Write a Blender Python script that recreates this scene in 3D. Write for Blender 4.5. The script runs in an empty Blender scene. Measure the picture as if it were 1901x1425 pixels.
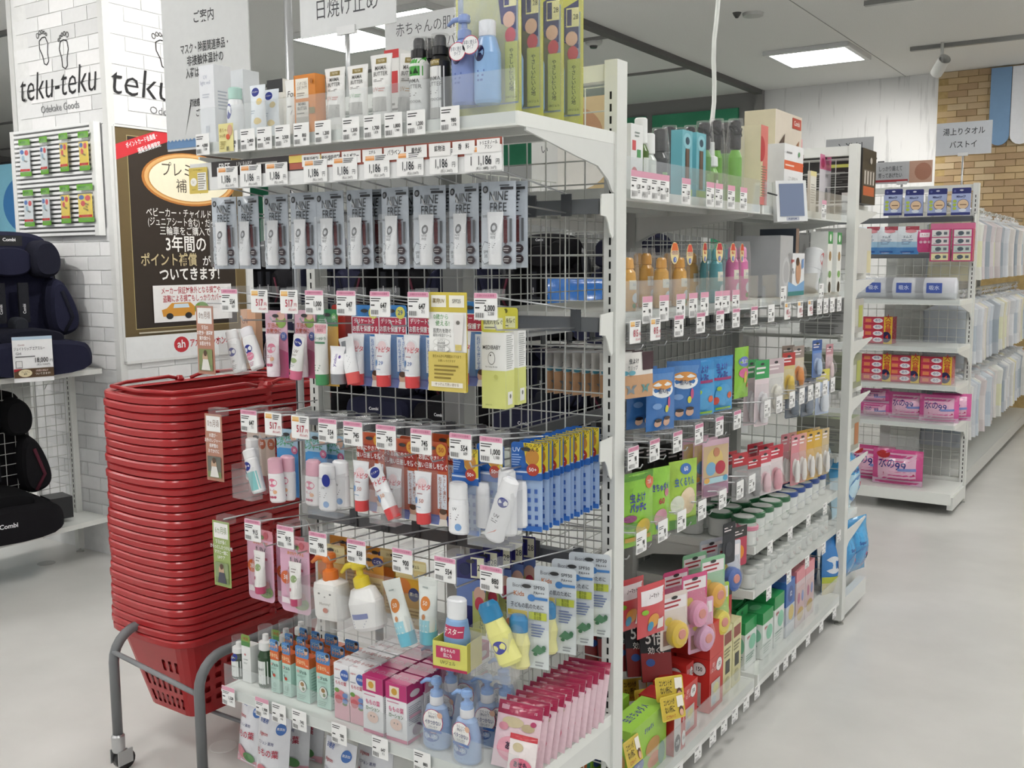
import bpy, math, random
from mathutils import Vector, Matrix
random.seed(7)
PI = math.pi
SC = bpy.context.scene
COL = SC.collection

# ------------------------------------------------------------------ camera
FPX, CAM = 1865.0, Vector((0.992, -1.9045, 1.3876))
YAW, PITCH, ROLL = math.radians(33.471), math.radians(6.968), math.radians(0.353)
fwd = Vector((-math.sin(YAW)*math.cos(PITCH), math.cos(YAW)*math.cos(PITCH), -math.sin(PITCH)))
right0 = Vector((math.cos(YAW), math.sin(YAW), 0)); down0 = fwd.cross(right0)
rgt = math.cos(ROLL)*right0 + math.sin(ROLL)*down0
dwn = -math.sin(ROLL)*right0 + math.cos(ROLL)*down0
cd = bpy.data.cameras.new('camera'); cam = bpy.data.objects.new('camera', cd); COL.objects.link(cam)
cd.sensor_fit = 'HORIZONTAL'; cd.sensor_width = 36.0; cd.lens = FPX/1901*36.0; cd.clip_start = .05; cd.clip_end = 100
m = Matrix((rgt, -dwn, -fwd)).transposed().to_4x4(); m.translation = CAM; cam.matrix_world = m
SC.camera = cam
# ------------------------------------------------------------------ light of the room
SC.view_settings.view_transform = 'Standard'; SC.view_settings.look = 'None'
SC.view_settings.gamma = 1.0; SC.view_settings.use_curve_mapping = False
SC.view_settings.exposure = 0.22
w = bpy.data.worlds.new('store_air'); SC.world = w; w.use_nodes = True
w.node_tree.nodes['Background'].inputs[0].default_value = (.95, .97, 1, 1)
w.node_tree.nodes['Background'].inputs[1].default_value = .48
TROFFER = 17.0          # emission of the ceiling panels

SC.cycles.use_adaptive_sampling = True; SC.cycles.adaptive_threshold = .035; SC.cycles.max_bounces = 6; SC.cycles.diffuse_bounces = 3; SC.cycles.glossy_bounces = 3; SC.cycles.transparent_max_bounces = 20

def at(px, py, X=None, Y=None, Z=None):
    """the point of the plane X=, Y= or Z= that the photograph shows at pixel px, py"""
    d = rgt*((px-950.5)/FPX) + dwn*((py-712.5)/FPX) + fwd
    i, v = (0, X) if X is not None else (1, Y) if Y is not None else (2, Z)
    return CAM + d*((v-CAM[i])/d[i])

# ------------------------------------------------------------------ materials
def lin(c):
    if isinstance(c, str):
        c = [int(c[i:i+2], 16)/255 for i in (0, 2, 4)]
    return tuple(x/12.92 if x <= .04045 else ((x+.055)/1.055)**2.4 for x in c[:3]) + (1.0,)
MATS = {}
def printed(name, rough=.5, spec=.5, bump=0., scale=40., metal=0., coat=0., vary=.06):
    """surface whose colour comes from the print (colour attribute) with a little procedural wear"""
    m = bpy.data.materials.new(name); m.use_nodes = True; n = m.node_tree.nodes; l = m.node_tree.links
    b = n['Principled BSDF']; b.inputs['Roughness'].default_value = rough; b.inputs['Metallic'].default_value = metal
    b.inputs['Specular IOR Level'].default_value = spec; b.inputs['Coat Weight'].default_value = coat
    a = n.new('ShaderNodeVertexColor'); a.layer_name = 'Col'
    tc = n.new('ShaderNodeTexCoord'); t = n.new('ShaderNodeTexNoise'); t.inputs['Scale'].default_value = scale
    l.new(tc.outputs['Object'], t.inputs['Vector'])
    r = n.new('ShaderNodeMapRange'); r.inputs[3].default_value = 1-vary; r.inputs[4].default_value = 1+vary*.4
    l.new(t.outputs['Fac'], r.inputs[0])
    mx = n.new('ShaderNodeMix'); mx.data_type = 'RGBA'; mx.blend_type = 'MULTIPLY'; mx.inputs[0].default_value = 1
    l.new(a.outputs['Color'], mx.inputs[6]); l.new(r.outputs[0], mx.inputs[7]); l.new(mx.outputs[2], b.inputs['Base Color'])
    if bump:
        bp = n.new('ShaderNodeBump'); bp.inputs['Strength'].default_value = bump; bp.inputs['Distance'].default_value = .004
        l.new(t.outputs['Fac'], bp.inputs['Height']); l.new(bp.outputs[0], b.inputs['Normal'])
    MATS[name] = m
    return m
printed('paper', .55, .35)
printed('card', .32, .5)
printed('plastic', .28, .5)
printed('foil', .22, .6, bump=.55, scale=38, coat=.3)
printed('painted_steel', .38, .4, vary=.03)
printed('chrome', .3, .5, metal=.75)
printed('fabric', .95, .15, bump=.5, scale=420)
printed('matte', .8, .2)
printed('cloth', .9, .15, bump=.35, scale=25)
def clear(name, tint=(1, 1, 1), gloss=.35, rough=.06, alpha=.08):
    """thin clear sheet: mostly transparent, a little haze, fresnel reflection"""
    m = bpy.data.materials.new(name); m.use_nodes = True; n = m.node_tree.nodes; l = m.node_tree.links
    n.remove(n['Principled BSDF']); o = n['Material Output']
    t = n.new('ShaderNodeBsdfTransparent'); t.inputs[0].default_value = tint+(1,)
    d = n.new('ShaderNodeBsdfDiffuse'); d.inputs[0].default_value = (.85, .87, .88, 1)
    g = n.new('ShaderNodeBsdfGlossy'); g.inputs['Roughness'].default_value = rough; g.inputs[0].default_value = (1, 1, 1, 1)
    nz = n.new('ShaderNodeTexNoise'); nz.inputs['Scale'].default_value = 30
    bp = n.new('ShaderNodeBump'); bp.inputs['Strength'].default_value = gloss*.6; bp.inputs['Distance'].default_value = .004
    l.new(nz.outputs['Fac'], bp.inputs['Height']); l.new(bp.outputs[0], g.inputs['Normal'])
    a = n.new('ShaderNodeMixShader'); a.inputs[0].default_value = alpha; l.new(t.outputs[0], a.inputs[1]); l.new(d.outputs[0], a.inputs[2])
    lw = n.new('ShaderNodeLayerWeight'); lw.inputs[0].default_value = .5
    pw = n.new('ShaderNodeMath'); pw.operation = 'POWER'; pw.inputs[1].default_value = 4; l.new(lw.outputs['Facing'], pw.inputs[0])
    fr = n.new('ShaderNodeMapRange'); fr.inputs[3].default_value = .025; fr.inputs[4].default_value = .5; l.new(pw.outputs[0], fr.inputs[0])
    b = n.new('ShaderNodeMixShader'); l.new(fr.outputs[0], b.inputs[0]); l.new(a.outputs[0], b.inputs[1]); l.new(g.outputs[0], b.inputs[2])
    l.new(b.outputs[0], o.inputs[0]); MATS[name] = m
clear('acrylic', (.97, .98, .98), .06, .03, .10)
clear('film', (1, 1, 1), 1.0, .1, .07)
clear('hazy', (.985, .985, .985), .3, .12, .07)
def emit(name, col, s):
    m = bpy.data.materials.new(name); m.use_nodes = True; n = m.node_tree.nodes
    b = n['Principled BSDF']; b.inputs['Base Color'].default_value = col+(1,)
    b.inputs['Emission Color'].default_value = col+(1,); b.inputs['Emission Strength'].default_value = s; MATS[name] = m
emit('lamp_diffuser', (1, .985, .96), TROFFER)
emit('screen_glow', (.16, .2, .3), .12)

# ------------------------------------------------------------------ mesh building
TXT = {}
def text_geo(s, bold=0.0):
    if any(ch > '\u3400' for ch in s): bold = min(bold, .014)
    k = (s, bold)
    if k not in TXT:
        c = bpy.data.curves.new('t', 'FONT'); c.body = s; c.size = 1; c.resolution_u = 2; c.align_x = 'CENTER'; c.align_y = 'CENTER'
        c.offset = bold; c.space_line = .95
        o = bpy.data.objects.new('t', c); me = bpy.data.meshes.new_from_object(o)
        TXT[k] = ([(v.co.x, v.co.y) for v in me.vertices], [tuple(p.vertices) for p in me.polygons])
        bpy.data.objects.remove(o); bpy.data.meshes.remove(me); bpy.data.curves.remove(c)
    return TXT[k]

class MB:
    def __init__(s): s.v = []; s.f = []; s.c = []; s.sm = []
    def add(s, vs, fs, col, smooth=False):
        b = len(s.v); s.v += [tuple(v) for v in vs]; c = lin(col)
        for f in fs: s.f.append(tuple(b+i for i in f)); s.c.append(c); s.sm.append(smooth)
        return s
    def box(s, x0, x1, y0, y1, z0, z1, col, colors=None):
        vs = [(x, y, z) for z in (z0, z1) for y in (y0, y1) for x in (x0, x1)]
        F = [(0, 2, 3, 1), (4, 5, 7, 6), (0, 1, 5, 4), (1, 3, 7, 5), (3, 2, 6, 7), (2, 0, 4, 6)]   # bottom top front right back left
        if colors:
            b = len(s.v); s.v += vs
            for f, k in zip(F, ('bottom', 'top', 'front', 'right', 'back', 'left')):
                s.f.append(tuple(b+i for i in f)); s.c.append(lin(colors.get(k, col))); s.sm.append(False)
            return s
        return s.add(vs, F, col)
    def tube(s, pts, r, col, n=6, closed=False, caps=True):
        P = [Vector(p) for p in pts]; N = len(P); rings = []
        up = Vector((0, 0, 1)); prev = None
        for i, p in enumerate(P):
            a = P[i-1] if i or closed else p; c = P[(i+1) % N] if i < N-1 or closed else p
            t = (c-a); t = t.normalized() if t.length > 1e-9 else Vector((0, 0, 1))
            if prev is None:
                e = t.cross(up if abs(t.z) < .9 else Vector((1, 0, 0))).normalized()
            else:
                e = prev - t*prev.dot(t); e = e.normalized() if e.length > 1e-6 else t.orthogonal().normalized()
            prev = e; g = t.cross(e); rr = r[i] if isinstance(r, (list, tuple)) else r
            rings.append([p+(e*math.cos(2*PI*k/n)+g*math.sin(2*PI*k/n))*rr for k in range(n)])
        vs = [v for q in rings for v in q]; fs = []
        for i in range(N if closed else N-1):
            j = (i+1) % N
            for k in range(n): fs.append((i*n+k, i*n+(k+1) % n, j*n+(k+1) % n, j*n+k))
        if caps and not closed: fs += [tuple(range(n))[::-1], tuple((N-1)*n+k for k in range(n))]
        return s.add(vs, fs, col, n > 5)
    def rings(s, rs, col, cap0=True, cap1=True, smooth=True):
        """loft through closed rings of equal length; col may be a list (one per band)"""
        n = len(rs[0]); 
        for i in range(len(rs)-1):
            c = col[i] if isinstance(col, list) else col
            s.add(list(rs[i])+list(rs[i+1]), [(k, (k+1) % n, n+(k+1) % n, n+k) for k in range(n)], c, smooth)
        if cap0: s.add(rs[0], [tuple(range(n))[::-1]], col[0] if isinstance(col, list) else col)
        if cap1: s.add(rs[-1], [tuple(range(n))], col[-1] if isinstance(col, list) else col)
        return s
    def lathe(s, prof, col, n=20, ex=1., ey=1., cx=0, cy=0, smooth=True):
        return s.rings([[(cx+r*ex*math.cos(2*PI*k/n), cy+r*ey*math.sin(2*PI*k/n), z) for k in range(n)] for r, z in prof], col, smooth=smooth)
    def prism(s, pts, y0, y1, col, side=None):
        """outline in x,z (counter-clockwise seen from the front) extruded from y0 (front) to y1"""
        n = len(pts); vs = [(x, y0, z) for x, z in pts]+[(x, y1, z) for x, z in pts]
        s.add(vs, [tuple(range(n)), tuple(range(2*n-1, n-1, -1))], col)
        return s.add(vs, [(k, k+n, (k+1) % n+n, (k+1) % n) for k in range(n)], side or col)
    def art(s, items, W, H, yf=0., x0=None, z0=0., sub=1):
        """flat print on the front (y = yf, facing -y); u, v run 0..1 over W x H"""
        x0 = -W/2 if x0 is None else x0; Y = yf if callable(yf) else (lambda x, z: yf); e = .00025; lay = 0
        for it in items:
            lay += 1; k = it[0]; d = e*lay
            P = lambda u, v: (x0+u*W, Y(x0+u*W, z0+v*H)-d, z0+v*H)
            if k == 'r':
                _, a, b, c, g, col = it
                m = sub if sub > 1 and (c-a)*W > .006 else 1; q = sub if sub > 1 and (g-b)*H > .008 else 1
                vs = [P(a+(c-a)*i/m, b+(g-b)*j/q) for j in range(q+1) for i in range(m+1)]
                s.add(vs, [(j*(m+1)+i, j*(m+1)+i+1, (j+1)*(m+1)+i+1, (j+1)*(m+1)+i) for j in range(q) for i in range(m)], col)
            elif k == 'e':
                _, u, v, ru, rv, col = it; n = 40 if ru*W > .06 else 18
                c1 = lambda q: max(0., min(1., q)); vs = [P(u, v)]+[P(c1(u+ru*math.cos(2*PI*i/n)), c1(v+rv*math.sin(2*PI*i/n))) for i in range(n)]
                s.add(vs, [(0, 1+i, 1+(i+1) % n) for i in range(n)], col)
            elif k == 'p':
                s.add([P(u, v) for u, v in it[1]], [tuple(range(len(it[1])))], it[2])
            elif k == 'l':      # lines of small print
                _, a, b, c, g, n, col = it
                for j in range(n):
                    t = b+(g-b)*(j+.25)/n; h = (g-b)/n*.42; cc = a+(c-a)*(.7+.3*((j*37) % 7)/6)
                    s.add([P(a, t), P(cc, t), P(cc, t+h), P(a, t+h)], [(0, 1, 2, 3)], col)
            elif k == 't':      # lettering: centre u, v, height (share of H), text, colour, boldness, squeeze
                _, u, v, h, t, col = it[:6]; bold = it[6] if len(it) > 6 else .01; sq = it[7] if len(it) > 7 else 1.
                rot = math.radians(it[8]) if len(it) > 8 else 0
                vs, fs = text_geo(t, bold); S = h*H; cr, sr = math.cos(rot), math.sin(rot); px, pz = x0+u*W, z0+v*H
                out = []
                for a, b in vs:
                    a, b = a*S*sq, b*S; X = px+a*cr-b*sr; Z = pz+a*sr+b*cr; out.append((X, Y(X, Z)-d, Z))
                s.add(out, fs, col)
            elif k == 'f':      # lettering fitted to a width and height, slanted
                _, u, v, wd, hh, t, col, bold, sh = it
                vs, fs = text_geo(t, bold); x_0, x_1 = min(a for a, b in vs), max(a for a, b in vs); z_0, z_1 = min(b for a, b in vs), max(b for a, b in vs)
                out = []
                for a, b in vs:
                    a = (a-(x_0+x_1)/2)/(x_1-x_0)*wd*W; b = (b-(z_0+z_1)/2)/(z_1-z_0)*hh*H; X = x0+u*W+a+sh*b; Z = z0+v*H+b; out.append((X, Y(X, Z)-d, Z))
                s.add(out, fs, col)
        return s
    def xf(s, M, start=0):
        for i in range(start, len(s.v)): s.v[i] = tuple(M @ Vector(s.v[i]))
        return s
    def mesh(s, name):
        me = bpy.data.meshes.new(name); me.from_pydata(s.v, [], s.f)
        a = me.attributes.new('Col', 'FLOAT_COLOR', 'CORNER'); buf = []
        for f, c in zip(s.f, s.c): buf += list(c)*len(f)
        a.data.foreach_set('color', buf); me.polygons.foreach_set('use_smooth', s.sm)
        return me
def mk(name, me, mat, parent=None, loc=None, rot=None):
    if isinstance(me, MB): me = me.mesh(name)
    if not me.materials: me.materials.append(MATS[mat] if isinstance(mat, str) else mat)
    o = bpy.data.objects.new(name, me); COL.objects.link(o)
    if parent: o.parent = parent
    if loc is not None: o.location = loc
    if rot is not None: o.rotation_euler = rot
    return o
def tag(o, label=None, cat=None, group=None, kind=None):
    for k, v in (('label', label), ('category', cat), ('group', group), ('kind', kind)):
        if v: o[k] = v
    return o
def empty(name, loc=(0, 0, 0), rz=0):
    o = bpy.data.objects.new(name, None); o.empty_display_size = .05; COL.objects.link(o); o.location = loc; o.rotation_euler = (0, 0, rz)
    return o
# a kind of product: name, category and its parts [(name, MB, material, [sub-parts])], built once, then placed
class Kind:
    def __init__(s, name, cat, parts):
        s.name, s.cat = name, cat
        s.parts = [s._p(p) for p in parts]
    def _p(s, p):
        me = p[1].mesh(p[0]); me.materials.append(MATS[p[2]])
        return (p[0], me, [s._p(q) for q in (p[3] if len(p) > 3 else [])])
    def put(s, loc, rz=0., label=None, group=None, tilt=0., lean=0., scale=1.):
        r = empty(s.name, loc); r.rotation_euler = Matrix.Rotation(rz, 3, 'Z').to_4x4() .to_euler() if not (tilt or lean) else \
            (Matrix.Rotation(rz, 3, 'Z') @ Matrix.Rotation(tilt, 3, 'Y') @ Matrix.Rotation(lean, 3, 'X')).to_euler()
        r.scale = (scale,)*3; tag(r, label, s.cat, group)
        def go(p, par):
            o = bpy.data.objects.new(p[0], p[1]); COL.objects.link(o); o.parent = par
            for q in p[2]: go(q, o)
        for p in s.parts: go(p, r)
        return r
ORD = ['first', 'second', 'third', 'fourth', 'fifth', 'sixth', 'seventh', 'eighth', 'ninth', 'tenth', 'eleventh', 'twelfth',
       'thirteenth', 'fourteenth', 'fifteenth', 'sixteenth', 'seventeenth', 'eighteenth', 'nineteenth', 'twentieth']
for _t in ('twenty', 'thirty'):
    ORD += [_t+'-'+o for o in ORD[:9]]+([{'twenty': 'thirtieth', 'thirty': 'fortieth'}[_t]])
WHITE = 'e9ebe6'
# ================================================================== the setting
def proc(name, base, rough, build=None):
    m = bpy.data.materials.new(name); m.use_nodes = True; n = m.node_tree.nodes; l = m.node_tree.links
    b = n['Principled BSDF']; b.inputs['Base Color'].default_value = lin(base); b.inputs['Roughness'].default_value = rough
    if build: build(n, l, b)
    MATS[name] = m
def noise_mix(c1, c2, scale, vec=(1, 1, 1), bump=0., lo=.35, hi=.7, detail=4):
    def f(n, l, b):
        tc = n.new('ShaderNodeTexCoord'); mp = n.new('ShaderNodeMapping'); mp.inputs['Scale'].default_value = vec
        t = n.new('ShaderNodeTexNoise'); t.inputs['Scale'].default_value = scale; t.inputs['Detail'].default_value = detail
        l.new(tc.outputs['Object'], mp.inputs[0]); l.new(mp.outputs[0], t.inputs['Vector'])
        r = n.new('ShaderNodeValToRGB'); r.color_ramp.elements[0].position = lo; r.color_ramp.elements[1].position = hi
        r.color_ramp.elements[0].color = lin(c1); r.color_ramp.elements[1].color = lin(c2)
        l.new(t.outputs['Fac'], r.inputs[0]); l.new(r.outputs[0], b.inputs['Base Color'])
        if bump:
            bp = n.new('ShaderNodeBump'); bp.inputs['Strength'].default_value = bump; bp.inputs['Distance'].default_value = .003
            l.new(t.outputs['Fac'], bp.inputs['Height']); l.new(bp.outputs[0], b.inputs['Normal'])
    return f
proc('vinyl_floor', 'cfcdc8', .3, noise_mix('d3d2ce', 'dddcd8', 3.5))
proc('ceiling_board', 'c9c9c7', .9, noise_mix('e2e2e0', 'ecece9', 160, bump=.15))
proc('pale_wood', 'd6d6d4', .6, noise_mix('b5b5b3', 'e2e2e0', 5., (6, 6, .55), .1, .2, .42, 8))
proc('mortar', 'b9a27a', .85, noise_mix('a8905f', 'b89f6c', 30))
proc('white_mortar', 'e4e5e4', .7, noise_mix('dddedd', 'e8e9e8', 20))
proc('green_panel', '3f9a72', .5, noise_mix('37906a', '4aa67e', 2))
proc('grey_band', '8d8c8a', .7)
def slab(name, x0, x1, y0, y1, z0, z1, mat, parent=None, kind='structure'):
    b = MB().box(x0, x1, y0, y1, z0, z1, 'ffffff'); o = mk(name, b, mat, parent)
    if not parent: tag(o, kind=kind)
    return o
WY = 7.72
slab('floor', -14, 9, -7, 11, -.1, 0, 'vinyl_floor')
slab('ceiling', -14, 9, -7, 11, 3.0, 3.1, 'ceiling_board')
slab('wall_back', -2.48, -.87, WY, WY+.1, 0, 3.0, 'pale_wood')
wb = slab('wall_brick', -.87, 3.2, WY, WY+.1, 0, 3.0, 'mortar')
wg = slab('wall_far', -14, -2.5, WY+.02, WY+.1, 0, 3.0, 'grey_band')
for i in range(7):
    slab('green_panel', -2.62-(i+1)*1.0, -2.7-i*1.0, WY-.01, WY+.02, .2, 2.86, 'green_panel', wg)
slab('wall_left', -14, -13.9, -7, 11, 0, 3.0, 'grey_band')
# joints and channels in the ceiling
def strip(a, b, wd, col='6f6f6e', nm='trim_1', z=2.992):
    a, b = Vector(a).to_3d(), Vector(b).to_3d(); d = (b-a).normalized(); n_ = Vector((-d.y, d.x, 0))*wd/2
    bm = MB(); vs = [a-n_, a+n_, b+n_, b-n_]
    bm.add([(v.x, v.y, z) for v in vs]+[(v.x, v.y, 3.0) for v in vs], [(0, 1, 2, 3), (0, 4, 5, 1), (1, 5, 6, 2), (2, 6, 7, 3), (3, 7, 4, 0)], col)
    return tag(mk(nm, bm, 'matte'), kind='structure')
strip((-2.48, -3), (-2.48, WY), .07, '6e6d6b', 'trim_1', 2.96)
strip((-13, 6.2), (-2.5, 6.2), .05, '8b8a88', 'trim_2', 2.985)
strip((-13, 4.75), (-2.5, 4.75), .05, '8b8a88', 'trim_3', 2.985)
strip((.2, -3), (.2, WY), .006, 'a9a9a7', 'trim_4', 2.998)
strip((-1.15, -3), (-1.15, WY), .006, 'a9a9a7', 'trim_5', 2.998)
slab('trim_6', -2.52, -2.44, WY-.06, WY, 0, 3.0, 'grey_band')
# bricks of the tan wall
BR = [MB().box(-.078, .078, -.012, 0, .0, .05, c).mesh('brick') for c in ('bca584', 'b49b78', 'c5b08e', 'ac9272', 'bfa67f')]
for me in BR: me.materials.append(MATS['matte'])
for j in range(24):
    for i in range(10):
        x = -.79+i*.162+(.081 if j % 2 else 0)
        if x > .7: continue
        o = mk('brick', random.choice(BR), 'matte', wb, (x, WY, 2.945-j*.0555))
# blue and white awning strips above the towels
ap = tag(empty('awning_panel', (0, WY-.04, 0)), 'blue and white scalloped awning strips hanging on the tan brick wall', 'awning')
for i, c in enumerate(('7f9fc0', 'e8eaee', '7f9fc0', 'e8eaee')):
    p0 = at(1838, 170, Y=WY-.04); x = p0.x+.005+i*.165
    pts = [(x-.0, 2.985)]+[(x+.08-.08*math.cos(t*PI/8), 2.42-.08*math.sin(t*PI/8)) for t in range(9)]+[(x+.16, 2.985)]
    mk('awning_strip', MB().prism(pts, -.012, 0, c), 'matte', ap)

# ceiling lamps
LAMPS = [(-1.5, 6.27), (-4.1, 3.72), (-3.0, 3.0)]
def troffer(x, y, label):
    r = tag(empty('ceiling_lamp', (x, y, 2.965)), label, 'ceiling lamp', 'recessed ceiling lamps')
    f = MB(); 
    for a, b, c, d in ((-.33, .33, -.33, -.29), (-.33, .33, .29, .33), (-.33, -.29, -.29, .29), (.29, .33, -.29, .29)): f.box(a, b, c, d, 0, .034, 'd9dad8')
    mk('lamp_frame', f, 'painted_steel', r)
    for k in range(4): mk('light_tube', MB().box(-.28, .28, -.27+k*.14, -.15+k*.14, .012, .03, 'ffffff'), 'lamp_diffuser', r)
troffer(-1.5, 6.27, 'square ceiling lamp above the pale wood wall')
troffer(-4.1, 3.72, 'ceiling lamp shining under the small hanging category sign')
troffer(-3.35, 3.55, 'ceiling lamp showing four tubes behind the hanging category sign')
k = 0
NAMES_L = ['near the entrance', 'over the front aisle', 'over the red baskets', 'over the stroller corner', 'over the main aisle', 'behind the viewer']
for x in (-6.6, -4.1, -1.5, 1.1, 3.7):
    for y in (-3.8, -1.3, 1.2, 3.72, 6.27):
        if (x, y) in ((-1.5, 6.27), (-4.1, 3.72), (-1.5, 3.72), (-6.6, 6.27), (-4.1, 6.27)): continue
        k += 1; troffer(x, y, 'ceiling lamp in row %s and column %s of the lamp grid' % (ORD[int((y+3.8)/2.5+.5)], ORD[int((x+6.6)/2.5+.5)]))
# spotlight on its track, smoke detector, small ceiling fittings
tr = tag(empty('lighting_track', (0, 6.46, 2.97)), 'grey lighting track on the ceiling near the tan wall', 'track light')
mk('track_rail', MB().box(-.84, 1.6, -.02, .02, 0, .03, '8f8f8c'), 'painted_steel', tr)
s = MB(); s.tube([(0, 0, 0), (0, 0, -.07)], .012, 'dcdcd8', 8); s.tube([(0, .02, -.06), (-.06, -.06, -.17)], .04, 'e6e6e2', 14)
tr = tag(empty('lighting_track', (0, 4.7, 2.97)), 'short lighting track above the cable drop', 'track light'); p = at(1605, 12, Z=2.97)
mk('track_rail', MB().box(p.x, p.x+.33, p.y-4.72, p.y-4.68, 0, .03, '8f8f8c'), 'painted_steel', tr)
p = at(1102, 82, Z=2.97)
d_ = tag(empty('smoke_detector', p), 'round white smoke detector on the grey ceiling', 'detector')
mk('detector_body', MB().lathe([(.05, .03), (.065, .02), (.06, 0), (.035, -.012)], 'c9c9c5'), 'plastic', d_)
mk('detector_grille', MB().lathe([(.03, -.012), (.025, -.028)], '4a4a48'), 'plastic', d_)
for px, py, lb, c in ((1368, 28, 'small dark sprinkler on the pale ceiling', '4d4d4b'), (1398, 29, 'flat round ceiling cover beside the sprinkler', 'c4c4c0')):
    p = at(px, py, Z=2.985); o = mk('ceiling_fitting', MB().lathe([(.03 if c[0] == '4' else .07, .015), (.02 if c[0] == '4' else .066, -.004), (.008, -.02 if c[0] == '4' else -.006)], c), 'plastic', None, p)
    tag(o, lb, 'ceiling fitting')
# white cable that drops from the ceiling to the shelves
a = at(1322, 225, X=-.44); b_ = at(1331, 0, X=-.44)
pts = [a+Vector((0, 0, -.35)), a]+[a.lerp(b_, t/6)+Vector((0, .012*math.sin(t*1.3), 0)) for t in range(1, 7)]+[Vector((-.44, b_.y+.02, 2.99))]
tag(mk('power_cable', MB().tube(pts, .0085, 'dfe2dd', 8), 'plastic'), 'white cable dropping from the ceiling into the long shelves', 'cable')

# ================================================================== shelving
def slotted_post(parent, x0, x1, y0, y1, h, slots, front=-1, z0=0.02):
    p = mk('post', MB().box(x0, x1, y0, y1, z0, h, 'dfe1dc', {'top': 'c9cbc6'}), 'painted_steel', parent)
    s = MB()
    for z in slots:
        if front: s.box((x0+x1)/2-.0022, (x0+x1)/2+.0022, (y0 if front < 0 else y1)-.0006, (y0 if front < 0 else y1)+.0006, z, z+.0155, '1c1c1c')
    if slots: mk('slot_row', s, 'matte', p)
    mk('levelling_foot', MB().lathe([(.018, 0), (.018, .006), (.006, .008), (.006, .03)], 'b9bab5', 10, cx=(x0+x1)/2, cy=(y0+y1)/2), 'chrome', p)
    return p
def grid(parent, x0, x1, z0, z1, y, axis='x', pitch=.05, r=.0017, col='cfd1cc'):
    s = MB(); n = int((x1-x0)/pitch+.5); k = int((z1-z0)/pitch+.5)
    for i in range(n+1):
        x = x0+(x1-x0)*i/n
        s.tube([(x, y, z0), (x, y, z1)] if axis == 'x' else [(y, x, z0), (y, x, z1)], r, col, 5, caps=False)
    for j in range(k+1):
        z = z0+(z1-z0)*j/k
        s.tube([(x0, y+.003, z), (x1, y+.003, z)] if axis == 'x' else [(y+.003, x0, z), (y+.003, x1, z)], r, col, 5, caps=False)
    return mk('wire_grid', s, 'painted_steel', parent)
def shelf_board(parent, L, D, z, lip=.024, th=.02, col=WHITE, nm='shelf_board'):
    """board in local frame: length along x 0..L, back at y=0, front edge at y=-D, top at z"""
    s = MB(); s.box(.01, L-.01, -D+.012, 0, z-th*.35, z, col); s.box(0, L, -D-.002, -D+.012, z-lip, z+.001, col)
    s.box(0, .01, -D+.012, 0, z-lip, z+.001, col); s.box(L-.01, L, -D+.012, 0, z-lip, z+.001, col)
    for t in (.3, .6): s.box(.01, L-.01, -D*t-.015, -D*t, z-lip*.9, z-.004, 'd3d5d0')
    return mk(nm, s, 'painted_steel', parent)
def bracket(parent, x, D, z, drop=.075, th=.0025, lip=.024):
    """shelf bracket plate at x: a tapering arm"""
    t = z-lip; pts = [(0, t), (-D*.93, t), (-D*.93, t-.006), (-D*.45, t-drop*.48), (-D*.2, t-drop*.66), (-.03, t-drop*1.0), (-.012, t-drop*1.3), (0, t-drop*1.35)]
    s = MB(); n = len(pts); vs = [(x-th, a, b) for a, b in pts]+[(x+th, a, b) for a, b in pts]
    s.add(vs, [tuple(range(n)), tuple(range(2*n-1, n-1, -1))]+[(i, i+n, (i+1) % n+n, (i+1) % n) for i in range(n)], 'dcdeda')
    return mk('shelf_bracket', s, 'painted_steel', parent)
def guard(parent, L, D, z, h=.075, x0=0., y=None):
    s = MB(); yy = -D-.004 if y is None else y
    s.box(x0, x0+L, yy-.0012, yy+.0012, z-.02, z+h, 'ffffff')
    return mk('front_guard', s, 'acrylic', parent)
def hook_bar(parent, x0, x1, z, plates=True):
    b = mk('hook_bar', MB().box(x0+.02, x1-.02, -.045, -.02, z-.03, z+.0, '6c6f72'), 'painted_steel', parent)
    if plates:
        for x, e in ((x1, -1), (x0, 1)):
            pts = [(-.062, z-.035), (-.04, z-.037), (-.03, z-.05), (-.022, z-.07), (-.012, z-.082), (-.006, z-.075), (-.006, z+.012), (-.06, z+.008)]
            n = len(pts); xx = x-.006 if e < 0 else x+.006
            vs = [(xx-.0015, a, c) for a, c in pts]+[(xx+.0015, a, c) for a, c in pts]
            mk('bar_bracket', MB().add(vs, [tuple(range(n)), tuple(range(2*n-1, n-1, -1))]+[(i, i+n, (i+1) % n+n, (i+1) % n) for i in range(n)], 'e4e6e1'), 'painted_steel', b)
    return b
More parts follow.
